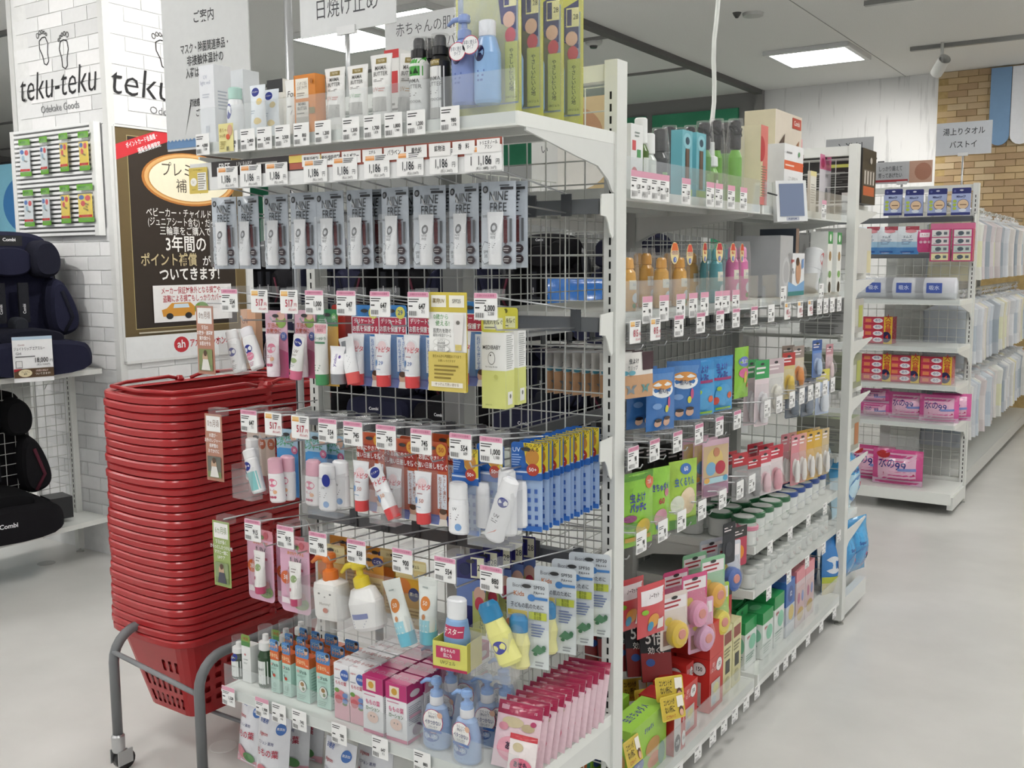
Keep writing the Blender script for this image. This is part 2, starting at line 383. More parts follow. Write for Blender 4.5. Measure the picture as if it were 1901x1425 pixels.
def end_unit(label, loc, rz, W, H, shelves, bars, D=.37, grid_z=(.2, None), base=True, gpitch=.05):
    """end frame: local x from -W to 0 (post at x=0), frame in plane y=0, shelves to y=-D"""
    u = empty('end_shelving', loc, rz); tag(u, label, 'shelving')
    sl = [.12+i*.025 for i in range(int((H-.17)/.025))]
    slotted_post(u, -.030, 0, -.003, .042, H, sl); slotted_post(u, -W, -W+.03, -.003, .042, H, sl)
    mk('cross_bar', MB().box(-W+.03, -.03, .006, .036, H-.04, H-.006, 'dfe1dc'), 'painted_steel', u)
    mk('cross_bar', MB().box(-W+.03, -.03, .006, .036, .1, .14, 'dfe1dc'), 'painted_steel', u)
    grid(u, -W+.035, -.035, grid_z[0], grid_z[1] or H-.05, .012, pitch=gpitch)
    for z, g in shelves:
        s = shelf_board(u, W-.055, D, z); s.location.x = -W+.05
        for x in (-.008, -W+.012): bracket(u, x, D, z)
        if g: q = guard(u, W-.07, D, z, g, -W+.06)
    for z in bars: hook_bar(u, -W, 0, z)
    if base:
        s = shelf_board(u, W-.06, D, .12, .06); s.location.x = -W+.05
        for x in (-.03, -W): mk('base_leg', MB().box(x, x+.03, -D+.02, 0, .03, .1, 'dcdeda'), 'painted_steel', u)
    return u
near = end_unit('near white end shelving with wire grid, facing the red baskets', (0, 0, 0), 0, .905, 1.8,
                [(1.652, .075), (.382, .062)], [1.515, 1.268, 1.0, .75])
far = end_unit('far white end shelving with blue bags, beyond the long aisle shelves', (-.905, 1.9, 0), PI, .905, 1.8,
               [(1.592, 0), (1.332, .05), (1.104, .05), (.89, .05), (.643, .05), (.378, .05)], [], .33)
towel = end_unit('white end shelving with pink wipes in front of the tan brick wall', (.045, 4.2, 0), 0, .95, 1.8,
                 [(1.165, .04), (.912, .04), (.706, .05), (.496, .05)], [1.62, 1.42], .37, (.14, None))
# long shelving along the aisle
lg = empty('aisle_shelving', (-.45, 0, 0)); tag(lg, 'long white double-sided aisle shelving between the two end units', 'shelving')
for y in (.045, .95, 1.855): mk('post', MB().box(-.03, .03, y-.022, y+.022, .02, 1.62, 'b7b9b5'), 'painted_steel', lg)
grid(lg, .07, .925, .16, 1.6, 0, 'y'); grid(lg, .975, 1.83, .16, 1.6, 0, 'y')
mk('back_panel', MB().box(-.006, -.002, .975, 1.83, .16, 1.2, 'a6a8a5'), 'painted_steel', lg)
def aisle_board(y0, y1, z, D=.42, lip=.024, gd=.07, side=1):
    s = shelf_board(lg, y1-y0, D, z, lip); s.rotation_euler = (0, 0, PI/2 if side > 0 else -PI/2); s.location = (.0, y0 if side > 0 else y1, 0)
    if gd:
        g = guard(lg, y1-y0-.02, D, z, gd, .01); g.rotation_euler = s.rotation_euler; g.location = s.location
    for y in (y0+.006, y1-.006):
        b = bracket(lg, 0, D, z, lip=lip); b.rotation_euler = (0, 0, PI/2 if side > 0 else -PI/2); b.location = (0, y, 0)
for z in (1.543, 1.272):
    aisle_board(.055, .94, z); aisle_board(.96, 1.85, z)
aisle_board(.96, 1.85, .525, .42, .024, .05); aisle_board(.96, 1.85, .385, .42, .024, .05)
aisle_board(.055, .93, .125, .44, .04, .08); aisle_board(.96, 1.85, .125, .44, .04, .08)
mk('kick_plate', MB().box(-.38, .38, .06, 1.84, .02, .085, '6f706e'), 'painted_steel', lg)
for z in (1.543, .5, .125):
    aisle_board(.055, .94, z, .42, .024, 0, -1); aisle_board(.96, 1.85, z, .42, .024, 0, -1)
for z in (1.228, .95, .76):
    s = MB().box(.02, .035, .06, .935, z-.03, z, '5d6063'); mk('hook_bar', s, 'painted_steel', lg)
for z in (1.228, .965): mk('hook_bar', MB().box(.02, .035, .965, 1.84, z-.03, z, '5d6063'), 'painted_steel', lg)
# towel aisle shelving (long side behind the wipes)
lt = empty('towel_shelving', (-.42, 0, 0)); tag(lt, 'long shelving hung with baby clothes running back to the brick wall', 'shelving')
for y in (4.3, 5.3, 6.3, 7.3): mk('post', MB().box(-.03, .03, y-.02, y+.02, .02, 1.8, 'd5d7d2'), 'painted_steel', lt)
for z in (1.69, 1.19, .73): mk('hanging_rail', MB().tube([(.3, 4.27, z), (.3, 7.4, z)], .011, 'd0d2cd', 8), 'chrome', lt)
mk('back_panel', MB().box(-.01, .01, 4.3, 7.4, .1, 1.75, 'd2d4cf'), 'painted_steel', lt)
mk('base_deck', MB().box(0, .44, 4.25, 7.4, .06, .14, 'c9cbc7'), 'painted_steel', lt)
# ================================================================== product shapes
def rrect(w, h, r, n=4, x0=0., z0=0.):
    """rounded rectangle outline, x centred on x0, z from z0, counter-clockwise from the front"""
    out = []
    for cx, cz, a in ((w/2-r, r, -90), (w/2-r, h-r, 0), (-w/2+r, h-r, 90), (-w/2+r, r, 180)):
        for k in range(n+1):
            t = math.radians(a+90*k/n); out.append((x0+cx+r*math.cos(t), z0+cz+r*math.sin(t)))
    return out
def move(parts, M):
    for p in parts:
        p[1].xf(M)
        if len(p) > 3: move(p[3], M)
    return parts
T = Matrix.Translation
def RY(d): return Matrix.Rotation(math.radians(d), 4, 'Y')
def interp(prof, z):
    for (r0, z0), (r1, z1) in zip(prof, prof[1:]):
        if z0 <= z <= z1 and z1 > z0: return r0+(r1-r0)*(z-z0)/(z1-z0)
    return prof[0][0] if z < prof[0][1] else prof[-1][0]
def tube_parts(w, h, cap_h, body, cap, art=(), cr=None, capname='cap'):
    """squeeze tube standing on its cap, flat crimp on top"""
    cr = cr or w*.36; n = 20; R = []; 
    def ab(z):
        t = max(0., min(1., (z-cap_h)/(h-cap_h))); s_ = t*t*(3-2*t)
        return cr+(w/2-cr)*t, cr*(1-s_)+.0016*s_
    for t in (0, .12, .3, .5, .7, .85, .94, .945, 1.0):
        z = cap_h+(h-cap_h)*t; a, b = ab(z) if t <= .94 else (w/2, .0016)
        R.append([(a*math.cos(2*PI*k/n), b*math.sin(2*PI*k/n), z) for k in range(n)])
    bm = MB().rings(R, body)
    yf = lambda x, z: -ab(z)[1]*math.sqrt(max(0., 1-(x/ab(z)[0])**2))
    sub = [('print', MB().art(art, w*.8, h-cap_h, yf, z0=cap_h, sub=5), 'plastic')] if art else []
    cp = MB().lathe([(cr*.93, 0), (cr*.97, .001), (cr*1.0, cap_h*.9), (cr*.98, cap_h)], cap, 20)
    return [('tube_body', bm, 'plastic', sub), (capname, cp, 'plastic')]
def bottle_parts(prof, body, cap_prof=None, cap='ffffff', art=(), ex=1., ey=1., n=22, mat='plastic', aw=None, az=None, capname='cap', capmat='plastic'):
    bm = MB().lathe(prof, body, n, ex, ey); rm = max(r for r, z in prof); z0, z1 = az or (prof[0][1], prof[-1][1]); W = (aw or 1.7)*rm*ex
    def yf(x, z):
        r = max(interp(prof, z), 1e-4); return -r*ey*math.sqrt(max(0., 1-min(.999, (x/(r*ex))**2)))
    out = [('bottle_body', bm, mat, [('print', MB().art(art, W, z1-z0, yf, z0=z0, sub=6), 'plastic')] if art else [])]
    if cap_prof: out.append((capname, MB().lathe(cap_prof, cap, n, ex, ey), capmat))
    return out
def carton_parts(w, d, h, col, art=(), side=(), top=(), colors=None, tab=None, mat='card', left=()):
    """box: front -y, print on the front, on the right side (+x) and on the top"""
    b = MB().box(-w/2, w/2, -d/2, d/2, 0, h, col, colors); sub = []
    if art: sub.append(('front_print', MB().art(art, w, h, -d/2), mat))
    if side: sub.append(('side_print', MB().art(side, d, h, 0).xf(Matrix.Rotation(PI/2, 4, 'Z')).xf(T((w/2, 0, 0))), mat))
    if left: sub.append(('side_print', MB().art(left, d, h, 0).xf(Matrix.Rotation(-PI/2, 4, 'Z')).xf(T((-w/2, 0, 0))), mat))
    if top: sub.append(('top_print', MB().art(top, w, d, 0).xf(Matrix.Rotation(-PI/2, 4, 'X')).xf(T((0, -d/2, h))), mat))
    out = [('carton', b, mat, sub)]
    if tab:                                 # hanging header card above the carton: (height, colour, art)
        th, tc, ta = tab[:3]; yb = d/2-.0015 if len(tab) < 4 else -d/2+.0005
        t = MB().prism(rrect(w, th, .006, z0=h), yb-.001, yb, tc); t.art(ta, w, th, yb-.001, z0=h); out.append(('hang_tab', t, mat))
    return out
def card_parts(w, h, col, art=(), r=.006, th=.001, mat='card', hole=True, nm='backing_card'):
    b = MB().prism(rrect(w, h, r), -th, 0, col)
    a = list(art)+([('e', .5, 1-.012/h, .010/w, .004/h, '3a3a3a')] if hole else [])
    return [(nm, b, mat, [('print', MB().art(a, w, h, -th), mat)])]
def pouch_mb(w, h, d, col, seal=.06, nx=8, nz=10, top=None):
    def bul(u, v):
        a = max(0., min(1., (u-seal)/(1-2*seal))); b = max(0., min(1., (v-seal*w/h)/(1-seal*w/h-(top if top is not None else seal*w/h))))
        return (max(0., math.sin(PI*a))**.6)*(max(0., math.sin(PI*b))**.6)
    s = MB(); V = []
    for sd in (-1, 1):
        V = [((i/nx-.5)*w, sd*(.0006+d/2*bul(i/nx, j/nz)), j/nz*h) for j in range(nz+1) for i in range(nx+1)]
        F = [(j*(nx+1)+i, j*(nx+1)+i+1, (j+1)*(nx+1)+i+1, (j+1)*(nx+1)+i) for j in range(nz) for i in range(nx)]
        s.add(V, F if sd < 0 else [f[::-1] for f in F], col, True)
    yf = lambda x, z: -(.0006+d/2*bul(x/w+.5, z/h))-.0006
    return s, yf
def pouch_parts(w, h, d, col, art=(), mat='foil', top=None, nm='pouch'):
    s, yf = pouch_mb(w, h, d, col, top=top)
    return [(nm, s, mat, [('print', MB().art(art, w, h, yf, sub=6), mat)] if art else [])]
def pocket_parts(w, h, d, back=None):
    """clear open tester pocket"""
    s = MB(); t = .0006
    for q in ((-w/2, w/2, -d-t, -d, 0, h*.72), (-w/2, -w/2+t, -d, 0, 0, h*.8), (w/2-t, w/2, -d, 0, 0, h*.8), (-w/2, w/2, -d, 0, 0, t), (-w/2, w/2, -t, 0, 0, h)): s.box(*q, 'ffffff')
    return [('clear_pocket', s, 'hazy')]
def blister(w, h, d, z0=0., x0=0.):
    s, yf = pouch_mb(w, h, d*2, 'ffffff', .03); s.v = [(x+x0, min(y, -.0012), z+z0) for x, y, z in s.v]
    return [('blister', s, 'film')]
NAVY = '1d2a7a'
TESTER = lambda u, v, ru, rv: [('e', u, v, ru, rv, '20308c'), ('t', u, v, rv*.62, 'テスター', 'ffffff', .02)]

# ---- price tags on hooks
def tag_mb(price, sub='', style='pink'):
    w, h = .052, .050; s = MB().prism(rrect(w, h, .003), -.0008, 0, 'f4f4f2')
    if style == 'big':
        s.art([('r', .06, .74, .44, .94, 'efc98a'), ('r', .06, .74, .44, .8, 'e8a95a'), ('l', .5, .7, .95, .95, 3, '4a4a4a'), ('t', .52, .42, .42, price, 'b5203c', .015, .72), ('t', .88, .36, .17, '円', 'b5203c', .01),
               ('t', .72, .16, .12, '(税込568円)', 'b5203c', .0, .8)], w, h, -.0008)
    else:
        if style == 'pink': s.art([('r', 0.01, .8, .99, .99, 'e3a3bb'), ('t', .5, .89, .1, '店頭だけのお買得', 'b04a70', 0)], w, h, -.0008)
        s.art([('l', .05, .58, .66, .76, 2, '3c3c3c'), ('r', .05, .42, .24, .47, '333333'), ('t', .68, .43, .3, price, '1a1a1a', .02, .72), ('t', .74, .23, .17, sub or price, '333333', .01, .75)] +
              [('r', .08+.035*i, .08, .08+.035*i+(.012 if i % 3 else .022), .26, '444444') for i in range(12)], w, h, -.0008)
    return s
HK = {}
def hook_kind(price, sub='', style='pink', L=.30, arm=True):
    k = (price, sub, style, L, arm)
    if k not in HK:
        y0, y1 = -.045, -.045-L
        pts = [('rod', MB().tube([(0, y0+.02, -.028), (0, y1, -.014), (0, y1-.006, -.004)], .0019, 'c3c5c7', 6), 'chrome'),
               ('upper_rod', MB().tube([(0, y0+.02, .004), (0, y0, .012), (0, y1-.02, .05)], .0017, 'bcbec0', 6), 'chrome')]
        pts.append(('hook_plate', MB().box(-.012, .012, y0-.004, y0+.0, -.034, .012, '54575a'), 'painted_steel'))
        if arm:
            h = MB().box(-.012, .012, y1-.03, y1+.012, .047, .063, 'e9ebee'); h.box(-.026, .026, y1-.034, y1-.031, .005, .061, 'e9ebee')
            pts.append(('tag_holder', h, 'hazy'))
            t = tag_mb(price, sub, style).xf(T((0, y1-.0355, .007)))
            pts.append(('price_tag', t, 'paper'))
        HK[k] = Kind('display_hook', 'hook', pts)
    return HK[k]
# ================================================================== near end unit: hook rows
def fpt(px, py, Y): return at(px, py, Y=Y)
ROWZ = {1: 1.515, 2: 1.268, 3: 1.0, 4: .75}
for i, px in enumerate((419, 461, 510, 565, 614, 665, 735, 795, 857, 926)):
    x = fpt(px, 335, -.3).x
    hook_kind('', '', '', .27, False).put((x, 0, ROWZ[1]), 0, 'bare chrome hook holding the %s grey pouch from the baskets' % ORD[i], 'hooks of the near end unit')
ROWS = {2: [(427, '554', '609', 'pink'), (482, '517', '', 'big'), (537, '517', '', 'big'), (584, '1,000', '1,100', 'pink'), (643, '647', '711', 'pink'), (706, '647', '711', 'pink'), (777, '647', '711', 'pink'), (902, '2,000', '2,200', 'pink')],
        3: [(463, '647', '711', 'pink'), (508, '517', '', 'big'), (558, '517', '', 'big'), (609, '554', '609', 'pink'), (656, '745', '819', 'pink'), (717, '745', '819', 'pink'), (782, '745', '819', 'pink'), (855, '554', '609', 'pink'), (912, '1,000', '1,100', 'pink')],
        4: [(471, '915', '1,006', 'pink'), (531, '915', '1,006', 'pink'), (591, '980', '1,078', 'pink'), (662, '838', '921', 'pink'), (747, '900', '990', 'pink'), (826, '554', '609', 'pink'), (912, '880', '968', 'pink')]}
RN = {2: 'second', 3: 'third', 4: 'lowest'}
HX = {}
for r, L in ROWS.items():
    HX[r] = []
    for i, (px, pr, sb, st) in enumerate(L):
        p = at(px, {2: 562, 3: 795 if i < 3 else 815, 4: 1020}[r], Y=-.38); HX[r].append(p.x)
        hook_kind(pr, sb, st).put((p.x, 0, ROWZ[r]+.005), 0, 'hook with %s price tag, %s from the baskets in the %s hook row' % ('large red' if st == 'big' else 'pink-topped', ORD[i], RN[r]), 'hooks of the near end unit')
# age signs sticking out on the basket side
def age_sign(big, lines, c, pc, label, px, py):
    w, h = .058, .158
    a = [('r', .08, .74, .92, .97, 'f3f1ee'), ('t', .5, .855, .12, big, '8a6a5a' if c[0] == 'b' else '7d9455', .0, .6)]
    for i, t in enumerate(lines): a.append(('t', .5, .68-.078*i, .066, t, 'ffffff', .012, .75))
    a += [('r', .1, .05, .9, .37, pc), ('r', .1, .05, .9, .14, '7b8a5c'), ('e', .48, .24, .16, .09, 'c9a98c'), ('e', .5, .31, .1, .045, '5e4636'), ('p', [(.25, .06), (.78, .06), (.66, .22), (.36, .22)], 'e5e2dc' if c[0] == 'b' else '4b4b58')]
    k = Kind('age_sign', 'sign', card_parts(w, h, c, a, .001, .0012, 'card', False, 'sign_card')+[('sign_clip', MB().box(-.012, .03, -.004, .02, h-.004, h+.014, 'e8e9ea'), 'hazy'),
        ('sign_rod', MB().tube([(.01, .0, h+.006), (.01, .33, h-.006)], .0018, 'bcbec0'), 'chrome')])
    p = fpt(px, py, -.36); k.put((p.x, -.36, p.z), 0, label)
age_sign('0ヵ月頃', ['毎日の', 'お散歩・通園時', '紫外線から', 'お肌を守る'], 'b98570', '86905f', 'terracotta age sign at the second hook row, top of three', 385, 694)
age_sign('0ヵ月頃', ['水遊び・', 'お外のレジャー・', '長時間の', 'おでかけに'], 'b98570', '6d6d64', 'terracotta age sign in front of the baskets, middle of three', 401, 892)
age_sign('6ヵ月頃', ['毎日が長く', 'さらっとしたつけ心地', 'ママと一緒に', 'UVケア'], '9db06a', '8c9a70', 'green age sign in front of the baskets, lowest of three', 415, 1088)

# ---- grey pouches
pp, yf = pouch_mb(.076, .166, .012, 'c3cbd4', .05)
art = [('e', .13, .91, .085, .042, '2c2c2e'), ('e', .13, .91, .05, .024, '8d8f92'), ('r', .58, .905, .94, .935, '3b3b3e'), ('l', .55, .94, .95, .97, 1, '55585c'),
       ('t', .53, .83, .15, 'NINE', '26282b', .0, .74), ('t', .53, .70, .15, 'FREE', '26282b', .0, .74), ('t', .36, .605, .042, 'BABY EXTRA UV', '33363a', .005, .9), ('l', .62, .59, .96, .615, 1, '44484c'),
       ('r', .70, .30, .80, .56, '6b3a3a'), ('t', .755, .43, .052, '紫\n外\n線\nカ\nッ\nト\n!!', '5a1f24', .015), ('r', .86, .31, .92, .575, '5e6063'),
       ('e', .79, .225, .125, .05, '3c2f33'), ('e', .79, .105, .125, .05, '3c2f33'), ('l', .7, .2, .88, .25, 2, 'c9c4c4'), ('l', .7, .08, .88, .13, 2, 'c9c4c4'),
       ('p', [(.04, .1), (.12, .05), (.28, .08), (.33, .19), (.28, .3), (.14, .32), (.04, .24)], '5d656d'), ('p', [(.05, .105), (.125, .06), (.275, .09), (.315, .19), (.27, .29), (.145, .31), (.05, .235)], 'ccd4da'), ('t', .18, .17, .05, 'SPF\n35', '33363a', .005)]
tb = move(tube_parts(.036, .1, .022, 'eef0f2', 'f2f3f5', [('e', .5, .62, .26, .12, '4a4c50'), ('e', .5, .62, .14, .06, 'c9ccd0'), ('t', .5, .42, .09, 'NINE\nFREE', '55585c', .0, .8), ('l', .2, .12, .8, .26, 3, '8f9296')], .013), T((-.001, -.012, .008)))
K9 = Kind('sunscreen_pouch', 'pouch', [('pouch', pp, 'foil', [('print', MB().art(art, .076, .166, yf, sub=6), 'foil')])]+tb+[('window', MB().prism(rrect(.05, .108, .006, z0=.004), -.0255, -.0252, 'ffffff'), 'film')])
for i, px in enumerate((421, 462, 511, 566, 614, 666, 736, 796, 858, 926)):
    b = fpt(px, 499, -.29); K9.put((b.x, -.29+.004*(i % 3), b.z), random.uniform(-.12, .12), 'silver-grey sunscreen pouch, %s from the baskets in the top hook row' % ORD[i], 'grey sunscreen pouches', tilt=random.uniform(-.015, .015))
    if i > 4: K9.put((b.x+.004, -.25, b.z+.002), random.uniform(-.1, .1), 'silver-grey sunscreen pouch hanging right behind the %s front pouch' % ORD[i], 'grey sunscreen pouches')

# ---- price rail under the top shelf
pr = tag(empty('price_rail', (0, -.36, 0)), 'long clear price rail with header strip and ten price cards under the top shelf', 'price rail')
a = fpt(357, 353, -.36); b = fpt(935, 321, -.36); X0, X1, zb = a.x, b.x, (a.z+b.z)/2
RW = X1-X0; rh = fpt(930, 253, -.36).z-zb
mk('rail_plate', MB().box(X0, X1, -.0035, .0, zb, zb+rh*.97, 'e8e9e8'), 'plastic', pr)
hd = [('r', .085, .46, .42, .98, '3a3535'), ('r', .37, .5, 1., .99, 'b3604f'), ('t', .135, .76, .36, 'FREE', 'f0efec', .02, .8), ('t', .21, .82, .22, 'UV BABY', 'e4e2de', .0, .9), ('l', .255, .75, .36, .86, 1, 'c5c2bc'),
      ('r', .37, .72, .44, .95, 'e9cf6a'), ('t', .46, .80, .24, '9つの成分無添加', 'ecd98a', .015, .75)]
for i, t in enumerate(('界面活性剤', '紫外線吸収剤', 'カルボマー', 'エチル\nアルコール', 'パラベン', '着色料', '鉱物油', '香　料', 'トリエタノール\nアミン')):
    u = .412+.0655*i; hd += [('r', u+.003, .56, u+.0625, .94, 'f3f2ef'), ('t', u+.033, .77, .19 if '\n' not in t else .13, t, '2e2e2e', .012, .72)]
mk('header_strip', MB().art(hd, RW, rh, -.0037, x0=X0, z0=zb), 'card', pr)
yc = MB().prism(rrect(.062, rh*.92, .002, x0=X0+.031, z0=zb-.006), -.0075, -.0065, 'd9c15e')
yc.art([('t', .5, .9, .07, 'アウトドアから日常使いまで', '6b5a20', 0, .6), ('e', .25, .45, .18, .16, 'f6f4ec'), ('r', .48, .12, .95, .8, 'f3f1ea'), ('l', .5, .16, .92, .78, 7, '8a8676'), ('t', .25, .45, .06, 'デリケート\nな肌に', '7d6c2c', 0, .7), ('t', .25, .15, .06, 'ご紹介中', '6b5a20', 0)], .062, rh*.92, -.0075, x0=X0, z0=zb-.006)
mk('info_card', yc, 'card', pr)
pc = MB().prism(rrect(.066, .046, .002), -.0075, -.0068, 'f3f3f1')
pc.art([('r', .07, .76, .42, .95, 'eeb98c'), ('r', .07, .76, .42, .84, 'e39a55'), ('l', .46, .74, .92, .96, 3, '555555'), ('t', .42, .40, .5, '1,186', '22242a', .008, .62), ('t', .87, .33, .24, '円', '22242a', .0, .8), ('t', .62, .1, .14, '(税込1,304円)', '444444', 0, .75)], .066, .046, -.0075)
pcm = pc.mesh('price_card'); pcm.materials.append(MATS['card'])
for i, px in enumerate((423, 466, 514, 586, 641, 700, 762, 824, 890)):
    x = fpt(px, 340, -.367).x; mk('price_card', pcm, 'card', pr, (x, 0, zb+.002))
mk('price_card', pcm, 'card', pr, (fpt(905, 330, -.367).x, -.0012, zb+.002))
# ================================================================== near end unit: products on the hooks
def hang(K, px, py, Y, label, group=None, rz=0., tilt=0., lean=0., dx=0., scale=1.):
    b = fpt(px, py, Y); return K.put((b.x+dx, Y, b.z), rz, label, group, tilt, lean, scale)
# --- kinds
def tester_bottle(body='f4f4f4', lower=None, h=.1, r=.017, spot=(.5, .62), txt=(('t', .5, .34, .09, 'UV', '333333', .01), ('l', .25, .1, .75, .24, 3, '999999')), capc='f6f6f6', cap_h=.022):
    prof = [(r*.85, 0), (r, .004), (r*1.03, h*.5), (r*.95, h-cap_h-.004), (r*.86, h-cap_h)]
    art = [('e', spot[0], spot[1], .36, .13, '20308c'), ('t', spot[0], spot[1], .06, 'テスター', 'ffffff', .01)]+list(txt)
    if lower: art = [('r', 0, 0, 1, .62, lower)]+art[:2]
    return bottle_parts(prof, body, [(r*.86, h-cap_h), (r*.9, h-cap_h+.002), (r*.88, h-.003), (r*.7, h)], capc, art, 1.15, .8)
KP = Kind('tester_pocket', 'pocket', pocket_parts(.07, .1, .032)+[('hang_strip', MB().box(-.035, .035, -.001, 0, .1, .15, 'ffffff'), 'hazy')])
KTB = Kind('tester_bottle', 'bottle', tester_bottle())
KTP = Kind('tester_bottle', 'bottle', tester_bottle(txt=(('e', .5, .4, .34, .12, 'e58aa6'), ('t', .5, .4, .07, 'みるふわ', 'ffffff', .01), ('l', .25, .1, .75, .24, 3, 'c98aa0')), capc='f0eef2'))
milk = [('e', .5, .62, .38, .13, 'e27896'), ('t', .5, .62, .085, 'みるふわ', 'fff2f4', .012, .9), ('l', .22, .36, .78, .44, 2, 'c46a86'), ('e', .3, .18, .1, .04, 'b8516d'), ('e', .5, .18, .1, .04, 'b8516d'), ('e', .7, .18, .1, .04, 'b8516d'), ('e', .72, .34, .14, .06, 'e9b48e')]
pinkart = [('r', 0, 0, 1, .66, 'c7497f'), ('r', 0, .5, 1, 1, 'dfb6c6'), ('p', [(0, .52), (1, .38), (1, .6), (0, .66)], 'd88aaa'), ('e', .72, .84, .24, .1, '8fae5c'), ('e', .72, .92, .2, .06, 'e3b8a8'), ('t', .36, .77, .075, '毎日の', 'c7681f', .04), ('t', .4, .69, .075, 'お散歩に', 'b94a1c', .04), ('e', .84, .62, .15, .065, '5466a8'), ('t', .84, .62, .06, '21', 'ffffff', .01)]
KPK = Kind('pink_sunscreen_pack', 'sunscreen pack', card_parts(.066, .152, 'd9a9bd', pinkart)+move(tube_parts(.042, .096, .012, 'f3e9ee', 'f0e3ea', milk, .015), T((.002, -.017, .004)))+blister(.058, .104, .036, .002))
KTU = Kind('tester_tube', 'tube', tube_parts(.036, .096, .02, 'f2f1ef', 'd8708f', [('e', .5, .82, .4, .12, '20308c'), ('t', .5, .82, .06, 'テスター', 'ffffff', .01), ('t', .5, .56, .13, 'UV', '5a4a3c', .005), ('l', .2, .42, .8, .48, 2, '8c8278'), ('e', .5, .3, .3, .07, '9bb07c'), ('l', .2, .1, .8, .18, 2, 'aaa')if 0 else ('l', .2, .1, .8, .18, 2, 'aaaaaa')], .014))
greenart = [('r', 0, .78, 1, 1, '3d8a5a'), ('r', 0, 0, 1, .78, 'd9a93f'), ('e', .82, .9, .13, .05, '74b06a'), ('t', .82, .9, .05, '25', 'f2f2ea', .01), ('l', .08, .82, .6, .88, 2, '8fc4a0')]
KGR = Kind('green_sunscreen_pack', 'sunscreen pack', card_parts(.058, .168, 'd9a93f', greenart)+move(tube_parts(.04, .134, .024, 'f1f1ec', '4e9b62', [('r', 0, .8, 1, .98, 'f3b9c2'), ('t', .5, .89, .07, 'アカチャンホンポ\n限定商品', 'b8344e', .005, .55), ('t', .5, .7, .07, 'ミー8ゆう', '3a7a55', .01), ('r', .05, .6, .95, .64, '3d8a5a'), ('l', .2, .06, .8, .2, 3, '7f9f8a')], .015), T((-.006, -.017, .004)))+blister(.056, .15, .038, .002))
KYU = Kind('tester_tube', 'tube', tube_parts(.044, .08, .022, 'f4f4f6', '8a8c90', [('t', .5, .5, .2, 'yuskin', '6a4fa0', .01, .9, 90), ('e', .78, .62, .08, .06, '6a4fa0')], .017))
def atopita(card, band, bandc, circ, num, numc, vt, lines):
    a = [('r', 0, .0, 1, .12, '4b5fae'), ('e', .5, .0, .6, .1, '6d7fc4'), ('r', 0, .645, 1, .86, bandc), ('r', .03, .655, .97, .85, band), ('t', .46, .8, .068, lines[0], 'ffffff', .015, .8), ('t', .5, .705, .076, lines[1], 'ffffff', .02, .74),
         ('e', .8, .91, .17, .075, circ), ('t', .8, .91, .08, num, numc, .01), ('r', .66, .2, .98, .62, 'e8eef6'), ('t', .9, .42, .052, '\n'.join('やさしく濡れて、'), vt, .01, .9), ('t', .76, .39, .052, '\n'.join('石けんで落とせる'), vt, .01, .9), ('e', .85, .13, .13, .075, 'd8b096'), ('e', .85, .17, .12, .035, '5d4433'), ('p', [(.7, 0), (1, 0), (.98, .08), (.74, .08)], 'f0ece4')]
    t = [('e', .5, .7, .34, .14, 'fbdfe2'), ('t', .5, .62, .155, 'アトピタ', 'd8334a', .015, .8), ('l', .22, .44, .8, .5, 1, 'b98a90'), ('e', .2, .3, .12, .08, '4f8fd0'), ('t', .6, .3, .13, num, numc if numc != '2a62a0' else '3a62a8', .005), ('l', .2, .12, .8, .18, 1, '9ab0c8')]
    return Kind('sunscreen_blister_pack', 'sunscreen pack', card_parts(.074, .172, card, a)+move(tube_parts(.044, .108, .024, 'f3f4f7', 'dd4a4c', t, .0155), T((-.013, -.018, .004)))+blister(.05, .114, .04, .001, -.012))
KBL = atopita('3f83c6', 'b8354f', 'f2f2f4', 'd9d566', '29', '2a62a0', '2f6bb8', ('デリケートな', 'お肌を保護する'))
KOR = atopita('c65a33', 'a83226', 'c65a33', 'e0a43a', '50', 'b5502a', 'a85a3c', ('お肌にやさしく', '強い日差しを防ぐ'))
KTT = Kind('tester_tube', 'tube', tube_parts(.044, .118, .024, 'f4f5f7', 'd9484a', [('e', .5, .86, .4, .12, '20308c'), ('t', .5, .86, .06, 'テスター', 'ffffff', .01), ('t', .5, .62, .15, 'アトピタ', 'd8334a', .015, .8), ('e', .25, .28, .13, .09, '4f8fd0'), ('t', .6, .3, .12, '50', 'd88a4a', .005), ('l', .2, .42, .8, .48, 1, 'b98a90')], .0155))
KTR = Kind('tester_tube', 'tube', tube_parts(.042, .1, .024, 'f0f1f2', 'e0605c', [('r', .1, .55, .5, .9, '8d9095'), ('l', .12, .1, .8, .5, 8, 'a9acb0')], .015))
